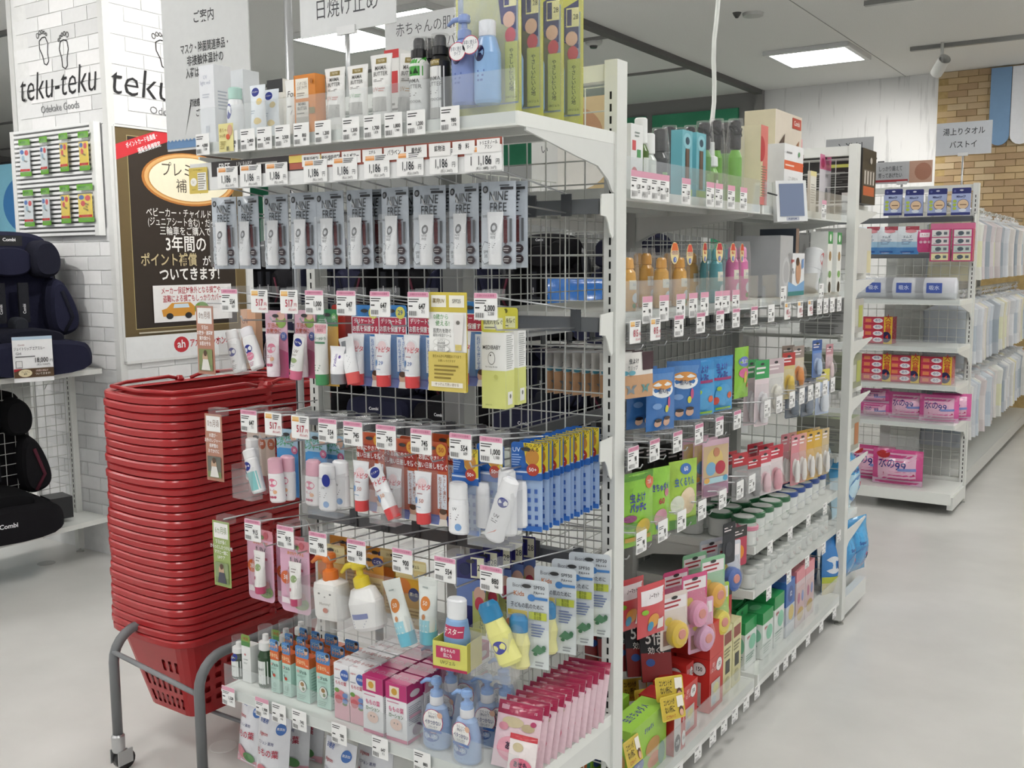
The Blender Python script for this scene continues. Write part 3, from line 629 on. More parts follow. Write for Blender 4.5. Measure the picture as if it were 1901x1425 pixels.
# yellow promotion card
pa = [('r', 0, .8, 1, 1, 'd6c24e'), ('r', .06, .85, .46, .97, 'f6f3e6'), ('r', .54, .85, .94, .97, 'f6f3e6'), ('t', .26, .91, .055, '薬用UV', '8a7430', .01, .8), ('t', .74, .91, .055, 'SPF25', '7a7a70', .005, .8), ('r', 0, .4, 1, .8, 'f6f6f2'),
      ('t', .33, .75, .06, '0歳から', '5fa05a', .005, .9), ('t', .37, .685, .06, '使える!', '5fa05a', .005, .9), ('t', .36, .61, .05, '肌荒れを防ぐ', '4c4c4c', .005, .75), ('t', .36, .565, .035, '薬用UV保湿クリーム', '5c5c5c', .0, .7), ('e', .34, .5, .22, .035, 'c9c9c4'), ('e', .34, .5, .21, .032, 'f6f6f2'), ('t', .34, .5, .03, 'ヘパリン\n類似物質', '666666', 0, .8),
      ('e', .34, .43, .22, .035, 'c9c9c4'), ('e', .34, .43, .21, .032, 'f6f6f2'), ('t', .34, .43, .03, '甘草由来\n有効成分', '666666', 0, .8), ('p', [(.7, .47), (.9, .47), (.95, .78), (.68, .78)], 'e9e6e2'), ('r', .72, .42, .88, .48, 'd9c77a'), ('e', .8, .7, .05, .02, '77736c'),
      ('r', 0, 0, 1, .4, 'd8c467'), ('t', .5, .355, .035, '赤ちゃんから敏感肌のママまで', '7a6524', .005, .72), ('t', .5, .31, .03, 'お使いいただけます', '7a6524', 0, .8), ('l', .16, .12, .8, .28, 4, '8f7a34'), ('r', .08, .045, .92, .095, 'f4efe0'), ('t', .5, .07, .035, 'せっけんで洗い流せる', '7a6524', .005, .85)]
KPR = Kind('promotion_card', 'card', card_parts(.088, .19, 'd6c24e', pa, .002, .0012, 'card', False, 'card_board'))
KMB = Kind('cream_carton', 'box', carton_parts(.052, .036, .148, 'f4f5f3', [('r', 0, 0, 1, .5, 'dfe38a'), ('t', .42, .8, .075, 'MEDIBABY', '3c3c3a', .005, .75), ('e', .42, .66, .15, .085, '55554f'), ('e', .42, .66, .135, .076, 'f4f5f3'), ('e', .38, .7, .025, .012, '3c3c3a'), ('t', .42, .55, .03, 'for baby & me', '55554f', 0), ('e', .6, .42, .08, .03, 'c9cc70'), ('t', .3, .05, .02, '医薬部外品', 'a5a860', 0)],
      [('r', 0, 0, 1, .5, 'd9dd84'), ('l', .1, .52, .9, .97, 16, 'b4b6b2'), ('r', .2, .05, .75, .22, 'f0f0ea'), ('e', .5, .16, .1, .03, '77776f')], colors={'top': 'dfe38a'}, tab=(.045, 'd9d456', [('r', .1, .12, .9, .62, 'eef0c8'), ('t', .5, .42, .22, '肌荒れを防ぐ', '4b4b40', .01, .72), ('l', .15, .16, .8, .26, 1, '77776f'), ('e', .5, .85, .08, .1, '6b6a3a')], 1)))
# row 2
hang(KP, 446, 692, -.30, 'clear tester pocket nearest the baskets in the second hook row', rz=-.1)
hang(KTB, 447, 690, -.315, 'white tester bottle leaning in the pocket nearest the baskets', tilt=-.28)
hang(KTP, 482, 684, -.31, 'white tester bottle with pink blob label leaning beside the pocket', tilt=-.38, dx=-.004)
b_ = fpt(470, 684, -.27); Kind('sunscreen_carton', 'box', carton_parts(.05, .02, .14, 'e2b493', [('t', .3, .8, .12, 'UV', 'a0624a', .01), ('r', .1, .1, .9, .5, 'efe0d2')])).put((b_.x, -.27, b_.z), 0, 'peach carton hanging behind the tester bottles')
hang(KPK, 517, 700, -.30, 'pink pack with white tube hanging under the first large red price', 'pink sunscreen packs', .05)
hang(KPK, 570, 701, -.285, 'pink pack with white tube hanging under the second large red price', 'pink sunscreen packs', -.04)
hang(KTU, 549, 703, -.335, 'white tester tube with pink cap between the two pink packs', tilt=.16)
hang(KGR, 612, 716, -.30, 'green and yellow pack with a white green-capped tube', rz=.05)
hang(Kind('sunscreen_card', 'sunscreen pack', card_parts(.05, .16, 'b23b34', [('r', .6, .05, 1, .95, '8d2c28')])), 640, 700, -.27, 'narrow red pack edge behind the green and yellow pack', rz=.5)
hang(KYU, 629, 712, -.34, 'small white tester tube with grey cap and purple lettering')
hang(KTR, 658, 712, -.335, 'white tester tube with red cap leaning before the first blue pack', tilt=-.22)
for i, px in enumerate((682, 732, 786)): hang(KBL, px, 716+i*3, -.30, 'blue pack with red-capped white tube, %s of the three front ones' % ORD[i], 'blue sunscreen packs', .06-.05*i)
hang(KBL, 874, 716, -.25, 'blue pack half hidden behind the yellow promotion card', 'blue sunscreen packs', .25)
hang(KBL, 800, 716, -.22, 'blue pack at the rear of the second hook row', 'blue sunscreen packs', .1)
hang(KPR, 834, 726, -.37, 'tall yellow and white promotion card clipped to the second hook row', rz=.03)
hang(KMB, 925, 756, -.30, 'front white and yellow cream carton with hang tab', 'cream cartons on the second hook row', .12)
hang(KMB, 948, 748, -.235, 'rear white and yellow cream carton behind its twin', 'cream cartons on the second hook row', .12)
# row 3
hang(KP, 470, 922, -.30, 'clear tester pocket holding the turquoise bottle', rz=-.05)
hang(Kind('tester_bottle', 'bottle', tester_bottle(lower='8ecfcf', h=.105, spot=(.35, .8))), 482, 914, -.315, 'white and turquoise tester bottle leaning in its pocket', tilt=-.32)
hang(Kind('sunscreen_bottle', 'bottle', tester_bottle(lower='b7dcdc', h=.1, spot=(.5, .3))), 470, 890, -.29, 'pale turquoise bottle standing behind the leaning tester')
KPB = Kind('pink_cap_bottle', 'bottle', bottle_parts([(.016, 0), (.0185, .004), (.0185, .062), (.016, .07)], 'f3f0f1', [(.0165, .066), (.0175, .068), (.0165, .098), (.012, .102)], 'eab6c6', milk, 1.15, .8, az=(0, .075)))
for px, py, Y, l in ((517, 931, -.325, 'pink-capped white bottle in front of the sea-blue card'), (535, 926, -.30, 'pink-capped white bottle just behind its twin at the sea-blue card'), (583, 936, -.315, 'pink-capped bottle beside two white bottles in a clear pocket')):
    hang(KPB, px, py, Y, l, 'pink-capped bottles', tilt=-.08 if px == 517 else .02)
sea = [('r', 0, 0, 1, .7, '3f86c6'), ('e', .4, .58, .55, .16, '4c97d2'), ('r', 0, .72, 1, 1, 'a9c9dc'), ('t', .36, .86, .085, '水遊びや', '3f9a5a', .03, .8), ('t', .4, .78, .085, 'レジャーに', '3f9a5a', .03, .8), ('e', .82, .9, .16, .07, 'dfb8a2'), ('e', .85, .7, .15, .06, 'c0668a'), ('t', .85, .7, .055, '35', 'ffffff', .01), ('l', .2, .1, .8, .5, 7, '6fb0e0')]
KSE = Kind('sunscreen_card', 'sunscreen pack', card_parts(.064, .16, 'a9c9dc', sea))
hang(KSE, 537, 921, -.27, 'sea-blue card pack under the first large red price of the third row', 'sea-blue card packs', .08)
hang(KSE, 590, 930, -.27, 'sea-blue card pack behind the clear pocket of white bottles', 'sea-blue card packs', .05)
hang(KSE, 622, 935, -.24, 'sea-blue card pack furthest from the baskets', 'sea-blue card packs', .05)
Kc20 = Kind('sunscreen_card', 'sunscreen pack', card_parts(.06, .15, 'd8c6ba', [('e', .8, .82, .2, .09, 'c06a4a'), ('t', .8, .82, .07, '20', 'ffffff', .01), ('t', .3, .8, .12, 'UV', 'a07060', .0), ('r', 0, 0, 1, .3, '9a4a50')]))
hang(Kc20, 480, 915, -.26, 'beige card with orange circle behind the turquoise tester', 'beige card packs', .05); hang(Kc20, 497, 915, -.22, 'beige card with orange circle at the rear of the third row', 'beige card packs', .05)
hang(Kind('tester_pocket', 'pocket', pocket_parts(.105, .12, .04)), 617, 950, -.295, 'clear pocket holding one pink-capped and two white bottles')
KWB = Kind('white_uv_bottle', 'bottle', bottle_parts([(.017, 0), (.0195, .004), (.019, .06), (.0165, .072)], 'f3f4f6', [(.0166, .07), (.0178, .072), (.0172, .1), (.013, .104)], 'f5f6f8', [('t', .5, .72, .11, 'UV', '333338', .005), ('l', .2, .4, .8, .6, 3, '77777c'), ('e', .7, .22, .18, .1, '7fa8d8')], 1.2, .75))
hang(KWB, 609, 946, -.32, 'white bottle with a navy tester spot in the clear pocket'); hang(KWB, 634, 940, -.30, 'plain white bottle behind the tester bottle in the pocket')
hang(Kind('tester_sticker', 'sticker', [('sticker', MB().prism([(.012*math.cos(t*PI/8), .014*math.sin(t*PI/8)) for t in range(16)], -.0004, 0, '20308c'), 'paper')]), 605, 892, -.338, 'round navy tester sticker on the white bottle')
hang(KOR, 691, 948, -.30, 'orange pack with red-capped tube, nearest the baskets', 'orange sunscreen packs', .05)
hang(KOR, 752, 962, -.285, 'orange pack with red-capped tube behind the leaning tester tube', 'orange sunscreen packs', -.02)
hang(KOR, 806, 972, -.305, 'orange pack with red-capped tube, furthest from the baskets', 'orange sunscreen packs', .03)
for i, (px, Y) in enumerate(((720, -.2), (770, -.18), (826, -.2))): hang(KOR, px, 950, Y, 'orange pack at the rear of the third hook row, %s from the baskets' % ORD[i], 'orange sunscreen packs', .05)
hang(KP, 728, 968, -.315, 'clear tester pocket in front of the orange packs')
hang(KTT, 733, 962, -.335, 'white tester tube with red cap leaning steeply over the orange packs', tilt=-.5)
uvc = [('r', 0, .0, 1, .58, 'a9c3e6')]+[('r', .1+.22*(k % 4), .03+.1*(k//4), .1+.22*(k % 4)+.1, .08+.1*(k//4), '3a62b0') for k in range(20)]+[('r', 0, .58, 1, .7, '2f66b4'), ('r', 0, .66, 1, .68, 'c9d6ea'), ('r', 0, 0, 1, .06, '2f6cc0'),
       ('p', [(.42, 1), (1, 1), (1, .68), (.86, .66), (.5, .78)], 'e8cf3a'), ('e', .7, .84, .22, .09, 'c58a3a'), ('e', .72, .70, .2, .07, 'b8402f'), ('t', .72, .70, .06, '50+', 'ffffff', .01), ('t', .72, .95, .05, 'たっぷり\n使える', '3a3a30', .01), ('t', .2, .92, .07, 'UV', 'd9e6f6', .005), ('l', .06, .74, .36, .88, 5, '9ab8e2')]
KUV = Kind('blue_sunscreen_card', 'sunscreen pack', card_parts(.064, .176, '2f6cc0', uvc)+[('inner_bottle', MB().lathe([(.012, .008), (.0145, .012), (.014, .09), (.012, .1)], 'f1f2f5', 14, 1.1, .6, -.012, -.011), 'plastic')])
hang(KUV, 868, 990, -.305, 'blue card pack with sunny corner and white bottle, nearest the orange packs', 'blue and yellow sunscreen cards', .04)
hang(KWB, 852, 989, -.335, 'white bottle with orange dot in front of the blue card')
hang(KUV, 912, 985, -.29, 'blue card pack with sunny corner behind the leaning white tester', 'blue and yellow sunscreen cards', .05)
xr = HX[3][-1]; zz = fpt(950, 985, -.29).z
for i in range(12): KUV.put((xr+.012+.004*(i % 2), -.275+i*.0205, zz+.002), .22+random.uniform(-.05, .05), 'blue sunny-corner card, %s from the front on the last hook' % ORD[i], 'blue and yellow sunscreen cards')
hang(Kind('tester_pocket', 'pocket', pocket_parts(.1, .14, .045)), 930, 1006, -.30, 'large clear pocket holding the leaning white tester bottle', rz=.05)
KLW = Kind('tester_bottle', 'bottle', bottle_parts([(.016, 0), (.02, .005), (.02, .085), (.018, .1)], 'f4f5f7', [(.0182, .098), (.0185, .1), (.0165, .128), (.009, .134)], 'f4f5f7', [('e', .62, .86, .3, .1, '20308c'), ('t', .5, .55, .1, 'UV', '333338', .01), ('l', .25, .4, .75, .48, 2, '77777c'), ('p', [(.2, .1), (.7, .25), (.75, .3), (.3, .14)], 'd98a7a')], 1.1, .8))
hang(KLW, 916, 1000, -.325, 'white tester bottle leaning strongly in the large clear pocket', tilt=.33); hang(KLW, 942, 992, -.30, 'white bottle upright behind the leaning tester bottle')
# row 4
KUVP = Kind('pink_uv_pouch', 'pouch', card_parts(.074, .142, 'e4b3cb', [('r', 0, .86, 1, 1, 'd98c98'), ('e', .15, .93, .09, .05, 'b9525c'), ('e', .4, .95, .09, .05, 'b9525c'), ('e', .75, .93, .09, .05, 'c2606a'), ('e', .6, .9, .08, .03, '7f9a5a'), ('t', .55, .81, .05, 'あせもケアする', 'd9922f', .02, .85), ('t', .55, .7, .15, 'UV', '4a3f48', .0, 1.05), ('r', .3, .585, .8, .62, 'b83a5c'), ('e', .2, .47, .17, .09, 'dd6a38'), ('t', .2, .47, .09, '38', 'ffffff', .01, .9), ('e', .7, .15, .28, .09, '7f9a5a'), ('t', .68, .13, .07, 'ももせや', '4a5a3a', .01), ('r', .06, .12, .38, .2, 'f1e6ea'), ('e', .78, .25, .1, .05, 'c98a8a')], .01)+move(tube_parts(.032, .082, .014, 'f3f1ee', 'c0446c', [('e', .5, .55, .3, .1, '8ea86a'), ('l', .2, .7, .8, .85, 2, '9a8f8a'), ('e', .3, .25, .12, .05, 'b94a66')], .011), T((.013, -.014, .022)))+blister(.045, .1, .03, .01, .01))
hang(KUVP, 487, 1114, -.31, 'pink pouch pack with large letters, nearest the baskets', 'pink lettered pouch packs', -.03, scale=1.22); hang(KUVP, 551, 1137, -.315, 'pink pouch pack with large letters beside the orange pump', 'pink lettered pouch packs', .03, scale=1.22); hang(KUVP, 543, 1125, -.27, 'pink pouch pack half hidden behind the one beside the orange pump', 'pink lettered pouch packs', .05, scale=1.22)
yel = [('r', 0, .72, 1, 1, 'd8c48a'), ('r', 0, .86, 1, .97, 'e6dca8'), ('t', .5, .91, .06, 'UVカットジェル', '6b6038', .005, .7), ('r', 0, 0, 1, .72, 'd9a63a'), ('e', .25, .6, .25, .12, 'e2873c'), ('e', .6, .5, .18, .1, '3f4a7a'), ('t', .6, .5, .06, '第1位', 'f4f1e0', .01), ('r', .15, .06, .85, .3, 'e9cf8a'), ('l', .2, .08, .8, .28, 4, 'a9843a')]
KYE = Kind('yellow_sunscreen_card', 'sunscreen pack', card_parts(.08, .15, 'd9a63a', yel)); KYO = Kind('orange_sunscreen_card', 'sunscreen pack', card_parts(.08, .15, 'c9823c', [('r', 0, .7, 1, 1, 'd0913c'), ('e', .8, .9, .2, .07, '3a3f78'), ('t', .8, .9, .05, 'こども', 'ffffff', .01), ('t', .4, .78, .08, 'マっぽく', '3f7a4a', .02), ('r', 0, .2, 1, .66, 'dcc07a'), ('e', .3, .85, .12, .06, 'f0dccc'), ('e', .55, .35, .1, .2, 'ece8dc'), ('l', .65, .24, .95, .6, 6, 'a98a4a')]))
for px, py, Y, K, l in ((618, 1128, -.28, KYE, 'yellow card behind the orange pump bottle'), (688, 1150, -.29, KYO, 'orange card behind the yellow pump bottle'), (765, 1165, -.29, KYE, 'yellow card behind the upright pale blue tube'), (640, 1110, -.2, KYO, 'orange card deep in the lowest hook row'), (700, 1130, -.17, KYO, 'orange card at the rear of the lowest hook row'), (735, 1140, -.22, KYE, 'yellow card deep in the lowest hook row')): hang(K, px, py, Y, l, 'warm coloured sunscreen cards', .05)
def pump_parts(c, z, s=1., nm='pump'):
    p = MB(); p.lathe([(.013*s, z), (.0135*s, z+.002), (.013*s, z+.016*s), (.006*s, z+.02*s), (.0055*s, z+.03*s)], c, 16); p.lathe([(.0105*s, z+.03*s), (.012*s, z+.033*s), (.011*s, z+.043*s), (.007*s, z+.046*s)], c, 16)
    p.tube([(0, 0, z+.038*s), (-.022*s, -.004, z+.037*s), (-.034*s, -.006, z+.028*s)], [.006*s, .0048*s, .003*s], c, 8); return (nm, p, 'plastic')
KPO = Kind('orange_pump_bottle', 'bottle', [('bottle_body', MB().rings([[(x*a, y*b, z) for x, y in [(p[0], p[1]) for p in rrect(.062, .034, .01, 3, 0, -.017)]] for a, b, z in ((.9, .9, 0), (1, 1, .006), (1.0, 1.0, .05), (.93, .95, .06), (.5, .7, .066))], 'f2f1ec'), 'plastic', [('print', MB().art([('e', .3, .72, .04, .025, '4a4a46'), ('e', .7, .72, .04, .025, '4a4a46'), ('e', .5, .64, .03, .012, '4a4a46'), ('t', .5, .45, .11, 'Mommy!', '8a8070', 0), ('e', .5, .28, .09, .07, 'c86a4a')], .062, .062, -.0172), 'plastic')]), pump_parts('e07a32', .064)])
KPY = Kind('yellow_pump_bottle', 'bottle', bottle_parts([(.024, 0), (.03, .006), (.031, .045), (.022, .066), (.012, .07)], 'f3f3f1', None, art=[('r', .2, .3, .8, .42, '5a6ab0'), ('l', .2, .1, .8, .28, 3, 'b0b4c4')], ex=1.05, ey=.75)+[pump_parts('e6cf3a', .068)])
KPP = Kind('tester_pocket', 'pocket', pocket_parts(.085, .1, .05))
hang(KPP, 625, 1150, -.30, 'clear pocket holding the orange pump bottle', scale=1.3); hang(KPO, 620, 1146, -.325, 'white bottle with orange pump standing in a clear pocket', tilt=-.07, scale=1.35)
hang(KPP, 700, 1172, -.30, 'clear pocket holding the yellow pump bottle', scale=1.3); hang(KPY, 690, 1166, -.325, 'rounded white bottle with yellow pump leaning in a clear pocket', tilt=-.25, scale=1.35)
KLT = Kind('pale_blue_tube', 'tube', tube_parts(.044, .12, .024, 'e6ebe6', '6fbcd2', [('r', 0, 0, 1, .22, '9fd2de'), ('e', .5, .52, .3, .13, 'd9843c'), ('t', .5, .52, .11, '50', 'fff6e8', .005), ('e', .5, .28, .1, .05, 'c98a5a'), ('l', .25, .78, .75, .84, 1, 'a9b4b0')], .0165))
hang(KLT, 760, 1196, -.33, 'pale tube with blue cap leaning in front of the yellow card', tilt=-.34, scale=1.18); hang(KLT, 796, 1192, -.315, 'pale tube with blue cap hanging upright beside the yellow display box', scale=1.18)
hang(Kind('tester_pocket', 'pocket', pocket_parts(.1, .12, .04)), 770, 1204, -.30, 'clear pocket holding the two pale blue-capped tubes')
# yellow display box with blue bottle
KBX = Kind('display_box', 'box', [('box_body', MB().box(-.033, .033, -.026, -.0245, 0, .048, 'd9d66a').box(-.033, .033, .0245, .026, 0, .06, 'd9d66a').box(-.033, -.0315, -.0245, .0245, 0, .05, 'cfcc60').box(.0315, .033, -.0245, .0245, 0, .05, 'cfcc60').box(-.0315, .0315, -.0245, .0245, 0, .002, 'b02a52'), 'card'), ('print', MB().art([('r', 0, 0, 1, .1, 'b02a52'), ('r', .1, .42, .8, .85, 'c23a62'), ('t', .45, .72, .16, '赤ちゃんの', 'ffffff', .01, .75), ('t', .45, .54, .16, '肌にも', 'ffffff', .01, .75), ('t', .45, .28, .18, 'UVジェル', '55503a', .005, .8)], .066, .048, -.0262), 'card')])
b_ = fpt(847, 1236, -.335); KBX.put((b_.x, -.33, b_.z), .12, 'yellow open display box holding a pale blue bottle', scale=1.2)
KNB = Kind('pale_blue_bottle', 'bottle', bottle_parts([(.018, 0), (.022, .005), (.0225, .05), (.018, .078), (.015, .082)], '8fb6e2', [(.0155, .08), (.0165, .083), (.0165, .112), (.014, .115)], 'f2f4f6', [('e', .45, .38, .28, .13, '1b2a5c'), ('r', .1, .62, .95, .86, 'c23a62'), ('t', .5, .74, .14, 'テスター', 'fff6f0', .02, .8), ('l', .2, .12, .7, .22, 2, '5a7ab8')], 1.1, .8))
KNB.put((b_.x, -.33, b_.z+.004), .1, 'pale blue bottle with white cap standing in the yellow display box', scale=1.2)
nv = [('r', 0, .66, 1, 1, '2c2a6a'), ('r', 0, .36, 1, .7, '6f86c0'), ('r', .55, .0, 1, .55, 'c3c87a'), ('r', .5, .72, .96, .98, 'e8e6c8'), ('r', .53, .745, .72, .96, '2c2a6a'), ('t', .84, .85, .11, '28', '33333a', .005, .8), ('e', .3, .82, .2, .08, '1b2454'), ('e', .8, .52, .2, .1, 'dcb4a0'), ('e', .8, .4, .16, .09, 'c84a5c'), ('t', .86, .18, .06, 'や\nさ\nし\nい', '33402a', .01)]
KNV = Kind('navy_sunscreen_card', 'sunscreen pack', card_parts(.066, .168, '2c2a6a', nv))
zz = fpt(868, 1180, -.29).z; xx = fpt(868, 1180, -.29).x
for i in range(5): KNV.put((xx+.002*i, -.275+i*.045, zz), .18, 'navy card pack with pale green corner, %s from the front on its hook' % ORD[i], 'navy card packs')
bk = [('r', 0, .0, 1, .45, 'dfe6e6'), ('t', .35, .92, .065, 'Bioré UV', '7a7a80', 0, .85), ('t', .3, .83, .075, 'Kids', 'c87a4a', .01), ('t', .78, .92, .055, 'SPF50', '3a3a40', .005), ('t', .78, .86, .045, 'PA+++', '3a3a40', .005), ('e', .6, .8, .09, .04, '4a86c8'), ('r', .6, .785, .98, .815, '4a86c8'), ('t', .5, .70, .062, '子どもの肌のために', '3a3a44', .01, .72), ('r', .04, .58, .5, .645, 'e0c650'), ('r', .54, .56, .96, .645, 'c2cc4a'), ('t', .75, .6, .05, '紫外線\n吸収剤', '55602a', 0, .6), ('l', .6, .36, .92, .52, 5, '6a7aa8'), ('e', .15, .45, .22, .1, 'd87a45'), ('p', [(.6, .2), (.75, .28), (.95, .22), (.8, .17)], '5a8a6a'), ('e', .9, .25, .05, .03, '4a7a5a'), ('e', .7, .17, .05, .02, '4a7a5a'), ('l', .7, .03, .95, .1, 2, '9aa0a4')]
mlk = move(bottle_parts([(.018, 0), (.0225, .006), (.0195, .028), (.0225, .05), (.018, .07), (.0165, .074)], 'e6e3a0', [(.0165, .072), (.0185, .075), (.0185, .098), (.013, .106)], '3f86b8', [('t', .5, .6, .12, 'UV', '9a9a78', 0), ('l', .3, .4, .7, .5, 1, 'b0ad80')], 1.05, .7), T((-.012, -.017, .004)))
KBK = Kind('kids_milk_pack', 'sunscreen pack', card_parts(.09, .178, 'd4dbe0', bk, .008)+mlk+blister(.05, .12, .04, .001, -.012))
xk, zk = fpt(975, 1240, -.31).x, fpt(975, 1240, -.31).z
for i, yy in enumerate((-.30, -.215, -.165, -.115)): KBK.put((xk+.012*i, yy, zk+.004*i), .16+.03*i, 'grey-white pack with yellow blue-capped bottle, %s from the front' % ORD[i], 'pale packs with yellow bottles')
KTM = Kind('tester_bottle', 'bottle', bottle_parts([(.018, 0), (.0225, .006), (.021, .03), (.0225, .055), (.0185, .075), (.017, .08)], 'e6e48e', [(.017, .078), (.0195, .08), (.0195, .104), (.013, .112)], '2f86b6', [('e', .5, .42, .36, .14, '4a4fa0')], 1.05, .75))
hang(KTM, 950, 1232, -.345, 'yellow tester bottle with blue cap leaning before the pale packs', tilt=-.48, scale=1.15)
hang(Kind('tester_pocket', 'pocket', pocket_parts(.09, .13, .04)), 930, 1250, -.32, 'clear pocket holding the yellow tester bottle')
# ================================================================== near end unit: top shelf
def hz(px, py, Y, z0): return at(px, py, Y=Y).z-z0
ZT = 1.653
def stand(parts_fn, nm, cat, px, top, Y, z0, label, group=None, rz=0., tilt=0.):
    p = at(px, top, Y=Y); K = Kind(nm, cat, parts_fn(p.z-z0)); K.put((p.x, Y, z0), rz, label, group, tilt); return K
stand(lambda h: carton_parts(.05, .05, h, 'e6e8ec', [('t', .42, .82, .07, 'UV\nlight veil', 'aab0c0', 0, .8), ('l', .2, .6, .8, .66, 2, 'c4c8d2'), ('r', .35, .18, .6, .26, 'c9cdd6')], [('l', .2, .45, .85, .7, 6, 'b8bfca')]), 'cosmetic_carton', 'box', 398, 124, -.29, ZT, 'tall pale carton standing at the basket end of the top shelf')
stand(lambda h: carton_parts(.05, .05, h, 'dfe3e6', [('r', .1, .55, .9, .75, '8fb7a0'), ('l', .2, .1, .8, .5, 5, 'c0c6cc')]), 'cosmetic_carton', 'box', 452, 133, -.2, ZT, 'pale carton with a green patch behind the mint-capped bottle')
stand(lambda h: bottle_parts([(.019, 0), (.021, .004), (.0205, h*.62), (.016, h*.78), (.0145, h*.8)], 'f0f2f4', [(.0145, h*.78), (.0165, h*.8), (.0165, h*.98), (.014, h)], 'b9dcd2', [('e', .38, .72, .28, .17, '1f2f92'), ('l', .3, .25, .8, .32, 1, 'b8bcc4')], 1, .9), 'mint_cap_bottle', 'bottle', 436, 163, -.305, ZT, 'white bottle with mint cap and navy tester spot on the top shelf')
tt = lambda h: tube_parts(.05, h, .018, 'eaf0f6', 'f0f2f4', [('e', .36, .86, .3, .09, '20308c'), ('t', .36, .86, .045, 'テスター', 'ffffff', .01), ('e', .72, .66, .2, .07, 'e8cf86'), ('e', .72, .26, .2, .07, 'e8cf86'), ('l', .15, .4, .6, .5, 2, 'a9b8c8')], .017)
stand(tt, 'tester_tube', 'tube', 478, 158, -.30, ZT, 'wide white tester tube with pale yellow dots beside the mint-capped bottle'); stand(tt, 'sunscreen_tube', 'tube', 503, 166, -.27, ZT, 'white tube with pale yellow dots just behind the wide tester tube')
stand(lambda h: tube_parts(.046, h, .018, 'f2f2ee', 'f2f2ee', [('t', .5, .72, .17, 'For', '333333', .005), ('l', .25, .45, .75, .52, 1, '8a8a86'), ('p', [(.6, .3), (.72, .42), (.62, .36)], '444444')], .016), 'baby_lotion_tube', 'tube', 543, 148, -.285, ZT, 'white tube with black handwriting beside the orange carton')
stand(lambda h: carton_parts(.05, .04, h, 'eae6dc', [('e', .3, .6, .3, .1, 'd9924a'), ('r', 0, .8, 1, 1, '2e2e30')]), 'cosmetic_carton', 'box', 522, 150, -.22, ZT, 'cream carton with orange dot half hidden on the top shelf')
stand(lambda h: carton_parts(.062, .03, h, 'd98632', [('r', .08, .62, .68, .94, 'efe9dc'), ('t', .38, .82, .07, 'ノンケミカル\nビタミナイザ', '6b6256', 0, .55), ('l', .14, .65, .6, .72, 2, '9a9084'), ('r', .08, .1, .68, .56, 'd9d3c8'), ('t', .38, .49, .075, 'MAMA\nBUTTER', '44443e', .005, .8), ('l', .12, .36, .64, .4, 1, '8c857a'), ('r', .1, .12, .66, .32, 'b9b4aa'), ('r', .72, .36, .98, .46, '8f7f4a'), ('e', .85, .88, .07, .04, 'b06a28')], colors={'top': '2e2c2a'}), 'mask_carton', 'box', 574, 140, -.31, ZT, 'orange carton with beige panels on the top shelf')
def mama(c, tx): return [('r', .22, .86, .82, .94, '8d7a3e'), ('t', .52, .9, .05, 'TESTER', 'efe6c8', .005, .9), ('t', .5, .745, .095, 'MAMA\nBUTTER', '4a4844', .003, .85), ('l', .15, .58, .85, .63, 2, '77746e'), ('t', .32, .46, .1, tx, c, 0, .9), ('l', .52, .42, .9, .49, 2, c), ('r', .1, .12, .9, .34, 'b5b3ae'), ('l', .12, .14, .88, .32, 3, '8d8b86')]
for i, (px, tp, c, l) in enumerate(((622, 126, 'd08a7c', 'white tube with pink lettering beside the orange carton'), (664, 121, '8ab08a', 'white tube with green lettering, middle of the three butter tubes'), (708, 101, 'd08a7c', 'tallest white tube with pink lettering on the top shelf'))):
    stand(lambda h: tube_parts(.058, h, .02, 'f0efec', 'e9e8e4', mama(c, 'UV'), .019), 'butter_tube', 'tube', px, tp, -.305, ZT, l, 'white butter cream tubes')
stand(lambda h: tube_parts(.056, h, .02, 'f0efec', 'e9e8e4', mama('c9a06a', 'UV'), .019), 'butter_tube', 'tube', 752, 100, -.27, ZT, 'white tube leaning behind the green spray can', 'white butter cream tubes', tilt=.1)
stand(lambda h: carton_parts(.04, .04, h, 'efefec', [('r', .1, .5, .9, .75, 'cf3a3c'), ('r', 0, .9, 1, 1, 'cf3a3c'), ('l', .15, .1, .85, .4, 5, '9a9894')]), 'cosmetic_carton', 'box', 738, 95, -.2, ZT, 'white carton with red label behind the tallest tube')
def spray(h, g): return bottle_parts([(.019, 0), (.0205, .003), (.0205, h*.7), (.014, h*.77), (.0125, h*.78)], 'eeeeec' if g else '1d1d1f', [(.0125, h*.77), (.017, h*.775), (.0165, h*.86), (.012, h*.865), (.0115, h*.97), (.009, h)], '1a1a1c',
        ([('r', 0, .72, 1, 1, '46a23c'), ('r', 0, .86, 1, .9, 'e8efe4'), ('p', [(.2, .75), (.32, .82), (.44, .75)], '1f3a1c'), ('p', [(.5, .75), (.66, .84), (.82, .75)], '1f3a1c')] if g else [('r', 0, 0, 1, .82, 'eeeeec'), ('r', .2, .83, .8, .92, '8d7a3e'), ('t', .5, .875, .05, 'TESTER', 'efe6c8', .005)])+[('t', .45, .6, .085, 'MAMA\nBUTTER', '4a4844', .003, .9), ('l', .15, .42, .85, .48, 2, '77746e'), ('t', .4, .34, .055, 'OUTDOOR', '55534e', .003), ('r', .12, .06, .88, .22, 'b5b3ae')], 1, 1)+[('clear_lid', MB().lathe([(.0175, h*.87), (.0175, h*1.01)], 'ffffff', 16), 'hazy')]
stand(lambda h: spray(h, 1), 'spray_bottle', 'bottle', 778, 72, -.31, ZT, 'green and white spray bottle with tent symbol on the top shelf')
stand(lambda h: spray(h, 0), 'spray_bottle', 'bottle', 817, 66, -.31, ZT, 'black and white spray bottle marked as tester beside the big gift bag')
